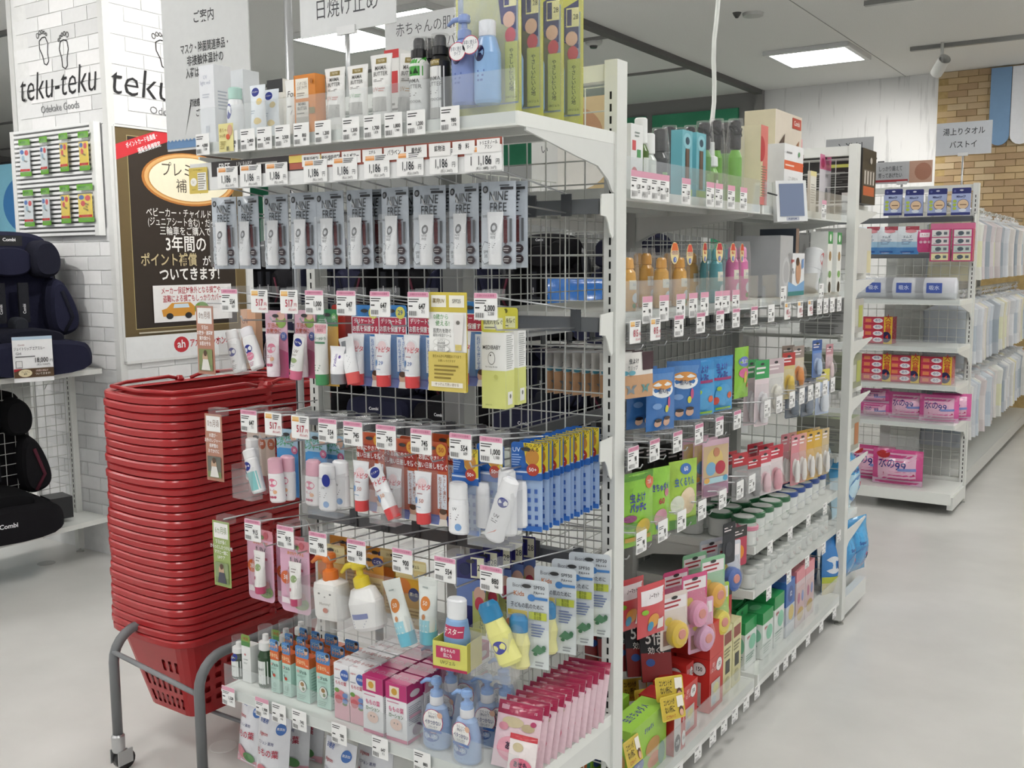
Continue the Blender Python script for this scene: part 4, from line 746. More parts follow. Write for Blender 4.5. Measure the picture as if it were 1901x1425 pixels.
stand(lambda h: spray(h, 0), 'spray_bottle', 'bottle', 798, 72, -.24, ZT, 'black spray bottle behind the green one'); stand(lambda h: spray(h, 1), 'spray_bottle', 'bottle', 838, 88, -.22, ZT, 'green spray bottle behind the black one')
# big gift bags with two blue bottles
gb, gyf = pouch_mb(.148, .285, .06, 'd9d86a', .03)
gart = [('r', .02, .0, .98, .09, 'd3d464'), ('r', .04, .09, .96, .8, '9fb2cc'), ('r', .02, .8, .98, .99, 'd9d86a'), ('r', .06, .8, .5, .87, 'dd8a4c'), ('e', .1, .94, .07, .045, '1b2454'), ('t', .1, .94, .018, 'NIVEA', 'ffffff', .005), ('r', .2, .9, .36, .98, 'c83a6a'), ('t', .28, .94, .045, '限定', 'fff0f4', .01), ('t', .5, .93, .05, '使える', '2f5a9a', .01), ('t', .8, .94, .05, 'のジェル', 'b03a4a', .01, .8), ('p', [(.66, .82), (.94, .88), (.94, .55), (.72, .6)], '3a3f78'), ('r', .76, .7, .95, .83, 'e6e3b0'), ('r', .77, .71, .84, .82, '3a3f78'), ('t', .9, .765, .05, '28', '33333a', .005, .8), ('e', .84, .62, .09, .05, 'dcb4a0'), ('e', .86, .52, .08, .05, 'c84a5c'), ('r', .78, .1, .97, .48, 'bcc46a'), ('t', .875, .3, .036, '\n'.join('やさしい使い心地'), '33402a', .01), ('t', .875, .13, .02, 'UVジェル', '33402a', .005)]
def giftbag():
    bb = []
    for x, c, d in ((-.036, '7f92c8', 0), (.016, '8fb6e2', 0)):
        bb += [(n_, m_.xf(T((x, -.026, .025))), mt, [(q[0], q[1].xf(T((x, -.026, .025))), q[2]) for q in (r_[0] if r_ else [])]) for n_, m_, mt, *r_ in bottle_parts([(.024, 0), (.027, .006), (.027, .09), (.018, .118), (.012, .124)], c, None, art=[('e', .4, .72, .25, .12, '1b2454'), ('l', .3, .3, .7, .5, 3, '5a6fae')], ex=1, ey=.8)]
    bb.append((lambda p: (p[0], p[1].xf(T((-.036, -.026, .025))), p[2]))(pump_parts('8aa0d2', .122)))
    bb.append(('cap', MB().lathe([(.014, .12), (.017, .122), (.017, .148), (.014, .15)], 'e6eaf0', 16, 1, .8, .016, -.026).xf(T((0, 0, .025))), 'plastic'))
    bub = MB()
    for u, v in ((.3, .42), (.5, .45)): bub.art([('e', u, v, .13, .06, 'c8455c'), ('e', u, v, .12, .055, 'f2f2f2'), ('t', u, v, .03, '手早く使える\nタイプ', '44506a', 0, .6)], .148, .285, -.058)
    fr, _ = pouch_mb(.15, .25, .085, 'ffffff', .02); fr.v = [(x, min(y, -.004), z+.002) for x, y, z in fr.v]
    return [('bag', gb, 'foil', [('print', MB().art(gart, .148, .285, lambda x, z: min(gyf(x, z), -.001)+.0005, sub=6), 'foil')]), *bb, ('speech_bubbles', bub, 'paper'), ('clear_front', fr, 'film')]
gb.v = [(x, max(y, -.002) if y < 0 else y*.3, z) for x, y, z in gb.v]; gyf = lambda x, z: -.002
KGB = Kind('gift_bag', 'gift bag', giftbag())
p0_ = at(902, 212, Y=-.31)
for i in range(4): KGB.put((p0_.x+.004*i, -.30+i*.068, ZT), .03*i, 'yellow gift bag with two pale blue bottles, %s from the front of the top shelf' % ORD[i], 'yellow gift bags')
# shelf labels on the front edges
SL = {}
def shelf_label(price, sub, x, Y, z, label, pink=False, rz=0., w=.044, h=.046, X=None):
    k = (price, pink, w, h)
    if k not in SL:
        s = MB().prism(rrect(w, h, .001), -.0008, 0, 'f4f4f2')
        if pink: s.art([('r', 0, .78, 1, 1, 'e0a4b8')], w, h, -.0008)
        s.art([('l', .06, .6 if pink else .72, .7, .76 if pink else .92, 2, '3c3c3c'), ('r', .06, .42, .26, .48, '333333'), ('t', .7, .44, .22, price, '1a1a1a', .02, .8), ('t', .72, .26, .15, sub, '333333', .01, .75)]+[('r', .08+.04*i, .08, .08+.04*i+(.014 if i % 3 else .026), .28, '444444') for i in range(10)], w, h, -.0008)
        SL[k] = s.mesh('shelf_label'); SL[k].materials.append(MATS['paper'])
    o = mk('shelf_label', SL[k], 'paper', None, (x, Y, z), (0, 0, rz)); tag(o, label, 'price label', 'shelf edge labels'); return o
for i, (px, pr, sb) in enumerate(((376, '4,800', '5,280'), (428, '2,400', '2,640'), (460, '2,400', '2,640'), (491, '2,400', '2,640'), (525, '2,500', '2,750'), (560, '800', '880'), (600, '1,200', '1,320'), (652, '1,300', '1,430'), (692, '1,700', '1,870'), (731, '1,800', '1,980'), (773, '1,200', '1,320'), (836, '980', '1,078'))):
    shelf_label(pr, sb, at(px, 255, Y=-.379).x, -.379, 1.626, 'white price label on the top shelf edge, %s from the baskets' % ORD[i])
for i, (px, py, pr, sb, pk) in enumerate(((424, 1283, '1,220', '1,342', 1), (487, 1310, '1,900', '2,090', 1), (518, 1319, '380', '418', 0), (556, 1337, '742', '816', 0), (630, 1367, '780', '858', 0), (706, 1392, '647', '711', 0), (784, 1415, '880', '968', 0))):
    shelf_label(pr, sb, at(px, py, Y=-.379).x, -.379, .345, 'price label on the lower shelf edge, %s from the baskets' % ORD[i], bool(pk))
# yellow baby card on the top shelf edge
ky = Kind('promotion_card', 'card', card_parts(.046, .06, 'e6dd9a', [('t', .4, .76, .16, '赤ちゃん', 'a8864a', .005, .8), ('t', .4, .56, .14, 'から使える', 'a8864a', .0, .75), ('e', .8, .75, .17, .2, 'd9a98c'), ('e', .66, .52, .13, .1, 'd8603c'), ('l', .1, .1, .5, .4, 4, 'b5a560')], .001, .001, 'card', False, 'card_board'))
p = at(421, 278, Y=-.381); ky.put((p.x, -.381, 1.628), 0, 'small pale yellow card with a baby photo on the top shelf edge')

# ================================================================== near end unit: lower shelf
ZL = .384
def lotion(h, tester=False): return bottle_parts([(.018, 0), (.0195, .004), (.0195, h*.5), (.013, h*.6), (.0125, h*.62)], '2f4a2e' if not tester else '3a463c', [(.0125, h*.6), (.0165, h*.62), (.016, h*.74), (.008, h*.76), (.007, h*.86)], 'f0f0ee', [('r', 0, .0, 1, .72, 'e6e9e6'), ('t', .4, .5, .09, 'ALOBABY', '55605a', .003, .75), ('l', .2, .3, .7, .36, 1, '8a948e')]+([('e', .4, .84, .4, .14, '20308c'), ('t', .4, .84, .07, 'テスター', 'ffffff', .01)] if tester else []), 1, 1)+[('clear_lid', MB().lathe([(.0175, h*.62), (.017, h)], 'ffffff', 16), 'hazy')]
stand(lambda h: lotion(h, 1), 'lotion_bottle', 'bottle', 443, 1180, -.31, ZL, 'lotion tester bottle with navy spot at the basket end of the lower shelf')
kw = lambda h: carton_parts(.03, .03, h, 'eceeec', [('t', .45, .62, .05, 'ALOBABY', '55605a', .003, .75), ('e', .4, .76, .12, .03, 'c98a8a'), ('l', .2, .5, .75, .55, 2, '9aa49e')], tab=(.028, '7f9f4a', [('r', 0, 0, 1, .4, '4f8a4a'), ('t', .5, .65, .3, '1本2役', 'b0552a', .01, .8)], 1))
stand(kw, 'lotion_carton', 'box', 465, 1195, -.31, ZL, 'slim white lotion carton with green header between two bottles')
stand(kw, 'lotion_carton', 'box', 520, 1185, -.2, ZL, 'slim white lotion carton deep on the lower shelf', rz=.1)
stand(lambda h: lotion(h), 'lotion_bottle', 'bottle', 492, 1161, -.31, ZL, 'dark green lotion bottle with clear lid at the front of the lower shelf')
stand(lambda h: lotion(h), 'lotion_bottle', 'bottle', 530, 1152, -.24, ZL, 'dark green lotion bottle standing in the second row'); stand(lambda h: lotion(h), 'lotion_bottle', 'bottle', 558, 1141, -.17, ZL, 'dark green lotion bottle standing in the rear row')
gel = [('r', 0, .78, 1, 1, 'dd6b33'), ('t', .42, .89, .11, '汗あせも', 'f4dfae', .02, .6), ('t', .85, .84, .04, '予防', 'ffffff', 0), ('t', .55, .67, .085, 'ジェル', '33564a', .03, .85), ('e', .18, .68, .1, .03, 'e8b8ac'), ('l', .12, .56, .9, .61, 2, '8fb0a4'), ('e', .5, .36, .3, .14, '55554a'), ('e', .5, .36, .28, .13, 'eef2ec'), ('e', .5, .41, .14, .05, 'a9845a'), ('e', .58, .31, .1, .04, '5f7a3a'), ('l', .15, .06, .85, .18, 3, '9ab8ac')]
gel2 = gel[:6]+[('e', .45, .42, .16, .04, 'c8452f'), ('p', [(.2, .5), (.26, .52), (.36, .44), (.3, .42)], '2f3a34'), ('e', .5, .2, .2, .06, 'a9ccc0'), ('l', .15, .04, .85, .12, 2, '9ab8ac')]
gt = (.028, '4a86c4', [('t', .42, .62, .34, 'シリーズ', 'e6efc8', .01, .7), ('t', .45, .3, .36, 'チクチク', 'f0a04a', .03, .75), ('e', .84, .6, .12, .25, 'e0b69c'), ('e', .84, .78, .12, .14, '33292a')], 1)
hgel = hz(570, 1215, -.31, ZL)
KG1 = Kind('skin_gel_carton', 'box', carton_parts(.042, .03, hgel, 'bfe2d6', gel, [('r', 0, .78, 1, 1, 'c85f2c'), ('l', .2, .1, .8, .7, 9, '9ac0b2')], colors={'top': 'dd6b33'}, tab=gt)); KG2 = Kind('skin_gel_carton', 'box', carton_parts(.027, .028, hgel*.97, 'bfe2d6', gel2, [('r', 0, .78, 1, 1, 'c85f2c')], colors={'top': 'dd6b33'}, tab=gt))
gi = 0
for r, Y in enumerate((-.315, -.27, -.225)):
    for j, (px, K) in enumerate(((519, KG2), (541, KG2), (571, KG1), (609, KG1))):
        p = at(px, 1260, Y=-.315); gi += 1
        K.put((p.x+.003*r, Y, ZL), random.uniform(-.03, .03), '%s mint gel carton, %s row, %s from the bottles' % ('narrow' if K is KG2 else 'wide', ('front', 'middle', 'rear')[r], ORD[j]), 'mint and orange gel cartons')
pch = [('r', 0, 0, 1, .34, 'e3aab6'), ('r', 0, .3, 1, .4, 'edd0d6'), ('e', .42, .42, .4, .11, 'd98a92'), ('e', .3, .36, .25, .08, 'c9646c'), ('e', .2, .52, .16, .04, '6f9a4a'), ('e', .72, .3, .16, .03, '5f8a44'), ('t', .28, .9, .045, 'pigeon', 'b8343c', .012), ('e', .75, .82, .28, .1, '3f62ae'), ('t', .75, .82, .05, '無添加', 'e8eef8', .01), ('t', .5, .66, .075, 'ももの葉', 'b8304a', .02, .85), ('l', .1, .73, .6, .76, 1, '66667a'), ('e', .78, .46, .18, .045, '6f8fc4'), ('e', .78, .36, .18, .045, '6f8fc4')]
hp = hz(642, 1222, -.32, ZL)
KPE = Kind('peach_lotion_carton', 'box', carton_parts(.044, .048, hp, 'eeeef0', pch, [('r', 0, 0, 1, .34, 'dba2ae'), ('l', .1, .45, .9, .9, 10, 'b0b0ba')], [('t', .5, .55, .3, 'ももの葉', 'a5303f', .01, .8), ('r', .1, .1, .4, .2, 'c9b0b4')], {'top': 'e9e9ec'}))
for r in range(5):
    for j, px in enumerate((643, 672)):
        p = at(px, 1300, Y=-.335); KPE.put((p.x+.002*r, -.325+r*.053, ZL), 0, 'white and pink peach lotion carton, %s row, %s column' % (ORD[r], ('basket-side', 'magenta-side')[j]), 'peach lotion cartons')
mg = [('r', 0, .72, 1, 1, 'bb2f72'), ('r', 0, .0, 1, .06, 'cf6a8e'), ('r', .2, .76, .66, .95, 'e4d6c0'), ('e', .43, .86, .14, .06, 'c99a3a'), ('t', .5, .55, .1, 'ももの葉', 'd45a86', .03, .8), ('t', .5, .44, .085, 'ローション', '4f7a4a', .02, .72), ('e', .5, .3, .28, .1, 'e9c4b4'), ('e', .42, .32, .03, .015, '333333'), ('e', .58, .32, .03, .015, '333333'), ('l', .1, .66, .9, .7, 1, 'c9809c')]
mgs = [('r', 0, .7, 1, 1, 'a82a66'), ('e', .5, .82, .3, .06, 'c9c0c4'), ('l', .1, .3, .9, .64, 10, 'a9a9b0'), ('r', .15, .42, .85, .47, 'e4b4c4'), ('e', .6, .18, .3, .1, '8a6a86'), ('r', 0, 0, 1, .06, 'cf6a8e')]
hm = hz(708, 1246, -.33, ZL)
KMG = Kind('magenta_lotion_carton', 'box', carton_parts(.056, .056, hm, 'ececee', mg, mgs, [('t', .5, .5, .4, '桃の葉', 'b58a9c', .05)], {'top': 'b92d70'}))
for r in range(5):
    for j in range(2):
        p = at(706, 1320, Y=-.34); KMG.put((p.x+j*.064, -.335+r*.062, ZL), .02*j, 'magenta-topped lotion carton, %s row, %s column' % (ORD[r], ('peach-side', 'bottle-side')[j]), 'magenta topped lotion cartons')
hb = hz(870, 1275, -.335, ZL); s_ = hb/.16
ml = [('e', .45, .32, .36, .12, '3a62b0'), ('t', .45, .32, .1, 'ミルふわ', 'ffffff', .015, .8), ('e', .62, .47, .14, .055, 'e2b89e'), ('l', .2, .12, .8, .16, 1, '7a92c8')]
bubble = MB().prism([(.024*math.cos(t*PI/9), .026*math.sin(t*PI/9)) for t in range(18)], -.0265, -.026, 'b8406a').art([('e', .5, .5, .47, .48, 'f4f2ee'), ('t', .5, .74, .14, 'さらっと+\n伸ばせて', '5a5a70', .005, .7), ('t', .5, .44, .2, 'ベタつかない', '2f3f7a', .015, .62), ('t', .5, .26, .12, 'スキンケア', '44506a', .005, .7), ('r', .06, .06, .94, .17, '3a6ab4'), ('e', .86, .8, .13, .12, 'e2b89e')], .048, .052, -.0265, z0=-.026).xf(T((.006, 0, .07*s_)))
def mparts():
    b = bottle_parts([(.026, 0), (.03, .006), (.03, .055*s_), (.022, .092*s_), (.013, .1*s_)], '9fbbe2', None, art=ml, ex=1.05, ey=.8)
    return b+[('neck_collar', MB().lathe([(.013, .098*s_), (.0145, .1*s_), (.0145, .118*s_), (.006, .12*s_)], 'eef0f2', 16), 'plastic'), (lambda q: q)(pump_parts('8fb2e4', .112*s_)), ('neck_bubble', bubble, 'paper'), ('shrink_film', MB().lathe([(.034, .001), (.034, .07*s_), (.026, .12*s_), (.02, .152*s_)], 'ffffff', 14, 1.05, .85), 'film')]
KML = Kind('blue_pump_bottle', 'bottle', mparts())
for i, (px, py, Y) in enumerate(((812, 1380, -.33), (868, 1390, -.345), (838, 1330, -.26), (905, 1335, -.265), (938, 1320, -.25), (870, 1290, -.19), (935, 1290, -.17), (810, 1290, -.19))):
    p = at(px, py, Y=Y); KML.put((p.x, Y, ZL), random.uniform(-.1, .2), 'pale blue pump bottle with round neck card, %s' % ('front, beside the magenta cartons', 'front, beside the pink wipes', 'second row beside the magenta cartons', 'second row, middle', 'second row beside the pink wipes', 'rear row, middle', 'rear row by the wire grid', 'rear row beside the cartons')[i], 'pale blue pump bottles')
wp, wyf = pouch_mb(.098, .128, .018, 'ecd0d8', .04)
wart = [('r', 0, .8, 1, 1, 'a81f4c'), ('r', .08, .87, .26, .94, 'd9a0b2'), ('t', .86, .88, .055, '15', 'f4dfe6', .005), ('e', .4, .7, .25, .08, 'cdbf9a'), ('e', .75, .65, .14, .06, 'bfae8a'), ('e', .2, .62, .12, .06, 'd8909f'), ('e', .85, .72, .06, .04, 'b8406a'), ('e', .5, .3, .4, .2, 'e58aa0'), ('e', .45, .33, .34, .16, 'eda6b6'), ('t', .5, .34, .13, 'あせも', '4a3048', .03, .8), ('t', .55, .22, .06, 'シート', '7a4a60', .01)]
KWP = Kind('wipes_pack', 'wipes', [('pack', wp, 'foil', [('print', MB().art(wart, .098, .128, wyf, sub=6), 'foil')])])
p = at(965, 1400, Y=-.34)
for i in range(10): KWP.put((p.x-.02+i*.001, -.335+i*.0265, ZL+.004), .1+random.uniform(-.05, .05), 'pink wipes pack with crimson header, %s from the front of the leaning row' % ORD[i], 'pink wipes packs', lean=-.34+random.uniform(-.04, .04))
p = at(1068, 1330, Y=-.1); KWP.put((p.x, -.07, ZL+.004), .2, 'pink wipes pack lying lowest by the shelf post', 'pink wipes packs', lean=-.45)
KWS = Kind('wipes_sachet', 'wipes', [('pack', pouch_mb(.06, .085, .012, 'f0e6e4')[0], 'foil', [('print', MB().art([('r', 0, .88, 1, 1, 'c83a44'), ('e', .35, .72, .2, .1, 'cdbf9a'), ('e', .5, .3, .4, .2, 'e0708a'), ('t', .5, .34, .15, 'あせも', '4a3048', .03, .8)], .06, .085, pouch_mb(.06, .085, .012, 'f0e6e4')[1], sub=5), 'foil')])])
p = at(958, 1400, Y=-.375); KWS.put((p.x, -.362, ZL+.004), .1, 'small pink sachet in front of the leaning wipes packs', lean=-.25)
# refill pouches on the base deck
rf = [('r', 0, .0, 1, .1, 'e0a8b4'), ('t', .22, .9, .075, 'お徳用', '3f62ae', .02, .8), ('e', .78, .84, .13, .08, '3f6fb8'), ('t', .78, .84, .04, '無添加', 'e8eef8', .01), ('t', .3, .74, .07, 'pigeon', 'b8343c', .015), ('t', .4, .62, .05, 'ピジョン 薬用', '5a5a86', .01), ('t', .45, .48, .12, 'ももの葉', 'c0304a', .03, .85), ('e', .3, .2, .22, .1, 'd97a86'), ('e', .6, .14, .2, .08, '5f9a5a')]
rp, ryf = pouch_mb(.1, .17, .045, 'e8e9ee', .05)
KRF = Kind('refill_pouch', 'pouch', [('pouch', rp, 'foil', [('print', MB().art(rf, .1, .17, ryf, sub=6), 'foil')])])
for i, (px, py, Y, l) in enumerate(((463, 1400, -.26, 'white refill pouch on the base deck, nearest the baskets'), (502, 1395, -.3, 'white refill pouch on the base deck, in front of the others'), (540, 1385, -.22, 'white refill pouch on the base deck, second row'), (570, 1385, -.16, 'white refill pouch on the base deck, rear row'), (622, 1420, -.31, 'white refill pouch under the mint gel cartons'), (690, 1425, -.24, 'white refill pouch under the peach cartons'))):
    p = at(px, py, Y=Y); KRF.put((p.x, Y, .124), (-.1, .1, .2, .05, -.05, .1)[i], l, 'white refill pouches', lean=-.14)
# ================================================================== aisle side of the long shelving (fronts face +x)
RA = PI/2
def aput(K, px, py, X, label, group=None, rz=0., tilt=0., lean=0., z=None, scale=1.):
    p = at(px, py, X=X); return K.put((X, p.y, p.z if z is None else z), RA+rz, label, group, tilt, lean, scale)
def astand(fn, nm, cat, px, top, X, z0, label, group=None, rz=0., tilt=0.):
    p = at(px, top, X=X); K = Kind(nm, cat, fn(p.z-z0)); K.put((X, p.y, z0), RA+rz, label, group, tilt); return K
ZA, ZB = 1.545, 1.274
# --- upper shelf
astand(lambda h: carton_parts(.06, .04, h, 'eceeec', [('e', .3, .25, .25, .1, 'd2555a'), ('r', .1, .6, .4, .75, 'd2555a'), ('r', .5, .5, .8, .62, '4f9a5a'), ('l', .3, .8, .8, .9, 2, '8a948e')], [('r', 0, .5, 1, .62, 'd9cf4a')]), 'lotion_carton', 'box', 1168, 232, -.06, ZA, 'white carton with coloured shapes beside the near post')
def green_b(h, c='4f6b2a', cap='eef0ee'): return bottle_parts([(.017, 0), (.019, .004), (.019, h*.55), (.012, h*.64), (.011, h*.66)], c, [(.011, h*.64), (.0155, h*.66), (.015, h*.98), (.012, h)], cap, [('r', .1, .1, .9, .7, 'dfe4dc'), ('l', .2, .2, .8, .6, 5, '7f8f7a')] if cap != '17171a' else [('r', .1, .1, .9, .5, '6aa83c')])
astand(lambda h: green_b(h), 'oil_bottle', 'bottle', 1190, 219, -.07, ZA, 'green bottle with tall white cap beside the white carton')
astand(lambda h: green_b(h, 'cfd6cf'), 'oil_bottle', 'bottle', 1204, 248, -.06, ZA, 'pale bottle with white cap next to the tall white-capped bottle')
for i, px in enumerate((1225, 1243, 1262, 1282)):
    astand(lambda h: green_b(h, '161718', '17171a')+[('film_wrap', MB().lathe([(.024, .002), (.024, h*.7), (.018, h*1.02)], 'ffffff', 12), 'film')], 'spray_bottle', 'bottle', px, 240-(i % 2)*4, (-.06, -.14, -.19, -.24)[i], ZA, 'black film-wrapped spray bottle on the upper aisle shelf, %s from the near post' % ORD[i], 'black spray bottles')
tea = lambda h: carton_parts(.06, .03, h, '6fb4c0', [('e', .5, .84, .4, .12, '8fc8d2'), ('e', .5, .84, .2, .06, '24485a'), ('r', .3, .12, .7, .72, '4a3a30'), ('r', .4, .12, .6, .72, '6b5240'), ('r', 0, 0, 1, .1, '9fbf6a')])
astand(tea, 'teal_carton', 'box', 1266, 243, -.045, ZA, 'teal carton with dark window nearer the post', 'teal cartons'); astand(tea, 'teal_carton', 'box', 1292, 248, -.045, ZA, 'teal carton with dark window beside the white spray pump', 'teal cartons')
astand(lambda h: bottle_parts([(.018, 0), (.02, .004), (.02, h*.45), (.013, h*.55)], '6fae3c', [(.013, h*.55), (.019, h*.57), (.018, h*.72), (.01, h*.75), (.009, h*.98)], 'e6eae8', [('r', .1, .1, .9, .8, '4f7a2c'), ('r', .3, .3, .7, .6, 'dfe6cf')]), 'spray_bottle', 'bottle', 1320, 262, -.05, ZA, 'green bottle with stepped white spray pump')
for i, px in enumerate((1308, 1330, 1348, 1366)):
    astand(lambda h: green_b(h, '6fae3c' if i % 2 else '4f8a30', '17171a')+[('black_strap', MB().tube([(.018*math.cos(t*.9), .014*math.sin(t*.9), h*(.8+.13*abs(math.sin(t*.55)))) for t in range(15)], .0045, '19191b'), 'matte'), ('film_wrap', MB().lathe([(.026, .002), (.026, h*.7), (.02, h*1.02)], 'ffffff', 12), 'film')], 'strap_bottle', 'bottle', px, 228-4*(i % 2), -.06-.07*(i % 3), ZA, 'green bottle with black strap wrapped in film, %s from the near post' % ORD[i], 'green strap bottles')
cb = lambda h: carton_parts(.26, .1, h, 'dcd2c2', [('r', .0, .0, 1, .35, 'b98e76'), ('e', .6, .3, .3, .2, 'c9a38a'), ('p', [(.1, .65), (.35, .78), (.3, .5)], '4a3a34'), ('p', [(.62, .6), (.9, .75), (.85, .5)], '9a6a4a'), ('r', .62, .86, .96, .97, 'b8402f'), ('t', .79, .915, .07, 'Combi', 'f4ece6', .015)], None, colors={'left': 'e2d8b8'})
K = astand(cb, 'monitor_carton', 'box', 1437, 213, -.13, ZA, 'large beige carton with a baby photo and red corner on the upper aisle shelf')
astand(lambda h: carton_parts(.06, .08, h, 'e6dcb8', [('r', .0, .1, .3, .8, 'd9cfa8'), ('e', .1, .7, .5, .16, 'b8323c'), ('l', .1, .1, .9, .5, 12, '8a7f66')], None, colors={'left': 'e8dfbe', 'front': 'd87a72'}), 'toy_carton', 'box', 1395, 235, -.07, ZA, 'cream carton with red circle beside the strap bottles')
lf = MB().art([('e', .6, .7, .38, .12, 'b8323c'), ('l', .12, .1, .9, .5, 12, '7f7560'), ('t', .5, .93, .05, 'らい', '6a6250', 0)], .078, .2, 0)
astand(lambda h: carton_parts(.18, .09, h, 'eeeff0', [('r', 0, .6, 1, .74, 'e0633c'), ('l', .05, .64, .7, .7, 1, 'f6d8cc'), ('t', .45, .45, .09, 'しフこいあきちいた!', '77777a', 0, .6), ('p', [(.7, .02), (.9, .02), (.82, .4)], '4a4442'), ('l', .1, .84, .5, .9, 1, '8a8a8c'), ('e', .75, .87, .05, .04, '5a9a6a')], None, [('r', .6, .1, .9, .5, 'd9d9da')]), 'thermometer_carton', 'box', 1448, 272, -.06, ZA, 'white carton with orange band standing before the beige carton')
astand(lambda h: carton_parts(.07, .05, h, 'e6a4ac', [('t', .5, .7, .2, '湿 魔', '8a3a44', .01), ('l', .1, .3, .9, .5, 3, 'c07a84')]), 'pink_carton', 'box', 1470, 258, -.12, ZA, 'pink carton top peeking out above the orange-banded carton')
# small screen standing on the shelf edge
sc = Kind('display_screen', 'screen', [('screen_case', MB().box(-.043, .043, -.012, .008, 0, .104, 'e8eaea'), 'plastic', [('screen_panel', MB().box(-.034, .034, -.0135, -.0118, .013, .096, '39435c'), 'screen_glow'), ('case_label', MB().art([('r', .3, .02, .72, .1, 'b8bcc8'), ('t', .5, .06, .06, 'FUJIFILM', '3a4470', .01)], .086, .104, -.0122), 'paper')]), ('screen_stand', MB().box(-.01, .01, .0, .035, 0, .04, 'c9cbcc'), 'plastic')])
p = at(1455, 412, X=.0); sc.put((.02, p.y, p.z), RA-.75, 'small white-framed screen clipped to the upper aisle shelf edge', tilt=-.03, lean=-.1, scale=1.15)
tag(mk('screen_cable', MB().tube([(-.02, .98, 1.58), (-.01, 1.03, 1.575), (.0, 1.09, 1.59), (0, 1.13, 1.6)], .0025, '222222'), 'plastic'), 'thin dark cable running to the small screen', 'cable')
astand(lambda h: carton_parts(.065, .01, h, 'e9e6dc', [('l', .1, .2, .9, .7, 8, 'a9a59a'), ('r', 0, .88, 1, 1, 'e8dca0')]), 'flat_pack', 'pack', 1508, 318, -.05, ZA, 'flat clear pack with pale leaflet beside the screen')
p = at(1533, 290, X=-.12); astand(lambda h: card_parts(.14, h, 'e9e4e8', [('r', 0, .76, 1, 1, 'd9709c'), ('e', .25, .86, .16, .08, 'b02f62'), ('t', .65, .87, .07, 'くりくる', '7a2f52', .005, .8), ('t', .6, .66, .08, '手刈', '44444a', 0), ('e', .6, .35, .12, .12, '77797f')]), 'hanging_toy_card', 'toy pack', 1533, 288, -.12, ZA, 'white toy card with pink header and heart')
# --- second shelf
def mosq(c, c2): return lambda h: bottle_parts([(.021, 0), (.023, .006), (.022, h*.55), (.02, h*.72), (.012, h*.8)], c, [(.012, h*.78), (.016, h*.8), (.014, h*.96), (.01, h)], c2, [('r', .1, .5, .95, .72, 'e8e4d0'), ('t', .5, .61, .08, 'スキン', '2f5a9a', .01, .8), ('e', .55, .3, .3, .12, 'dfe9ef'), ('e', .4, .12, .16, .06, '5a9a4a'), ('e', .7, .14, .12, .05, 'd0503a')], 1.1, .8)+[('film_wrap', MB().lathe([(.027, .002), (.027, h*.75), (.022, h*1.1)], 'ffffff', 12, 1.1, .9), 'film')]
for i, (px, X) in enumerate(((1166, -.05), (1185, -.2), (1200, -.1), (1228, -.05), (1255, -.2), (1262, -.05), (1240, -.28), (1285, -.16))):
    astand(mosq('d9a02e', 'e0a23a'), 'repellent_bottle', 'bottle', px, 478 if X > -.08 else 470, X, ZB, 'yellow-orange repellent bottle, %s from the near post on the second aisle shelf' % ORD[i], 'yellow repellent bottles')
for i, (px, X) in enumerate(((1312, -.12), (1330, -.05), (1345, -.16))): astand(mosq('3f9aa4', '4aa6ae'), 'repellent_bottle', 'bottle', px, 462, X, ZB, 'teal repellent bottle, %s of three beside the pink ones' % ORD[i], 'teal repellent bottles')
for i, (px, X) in enumerate(((1360, -.05), (1378, -.05), (1384, -.15))): astand(mosq('d868a4', 'e08ab8'), 'repellent_bottle', 'bottle', px, 458, X, ZB, 'pink repellent bottle, %s of three beside the grey carton' % ORD[i], 'pink repellent bottles')
for i, (px, py, c) in enumerate(((1252, 490, 'e3702f'), (1280, 492, 'd9503a'), (1308, 488, 'b8323a'), (1335, 487, 'c22f34'), (1360, 487, 'd24a3a'), (1377, 487, 'd24a3a'))):
    k = Kind('neck_card', 'card', [('neck_card_body', MB().prism([(.019*math.cos(t*PI/8), .026+.026*math.sin(t*PI/8)) for t in range(16)], -.0008, 0, 'ecd9a0').art([('p', [(.08, .62), (.92, .62), (.75, .95), (.25, .95)], c), ('t', .5, .5, .22, 'イカリジン' if i < 2 else 'No.1', '8a2a86' if i < 2 else 'c22f34', .03, .55 if i < 2 else .9), ('e', .5, .2, .2, .13, '5f7ac0'), ('t', .55, .2, .18, '3', 'ffffff', .02)], .038, .052, -.0008), 'card')])
    aput(k, px, py, -.015, '%s oval neck card on a bottle of the second aisle shelf, %s from the post' % ('orange' if i < 2 else 'red', ORD[i]), 'oval neck cards', rz=.1*(i % 3-1))
astand(lambda h: carton_parts(.12, .14, h, 'b9bbbd', [('e', .5, .4, .3, .25, 'c9cbcd'), ('e', .5, .4, .22, .18, 'b4b6b9')]), 'pump_carton', 'box', 1420, 438, -.09, ZB, 'large plain grey carton on the second aisle shelf')
astand(lambda h: carton_parts(.03, .12, h, '3f4650', [('r', 0, .4, 1, 1, '8a7468')]), 'pump_carton', 'box', 1447, 425, -.1, ZB, 'narrow dark carton edge beside the grey carton')
astand(lambda h: carton_parts(.11, .06, h, 'b7b8b9', [('e', .5, .5, .24, .35, '9a9b9d')]), 'pump_carton', 'box', 1478, 436, -.16, ZB, 'grey carton behind the white breast-pump carton')
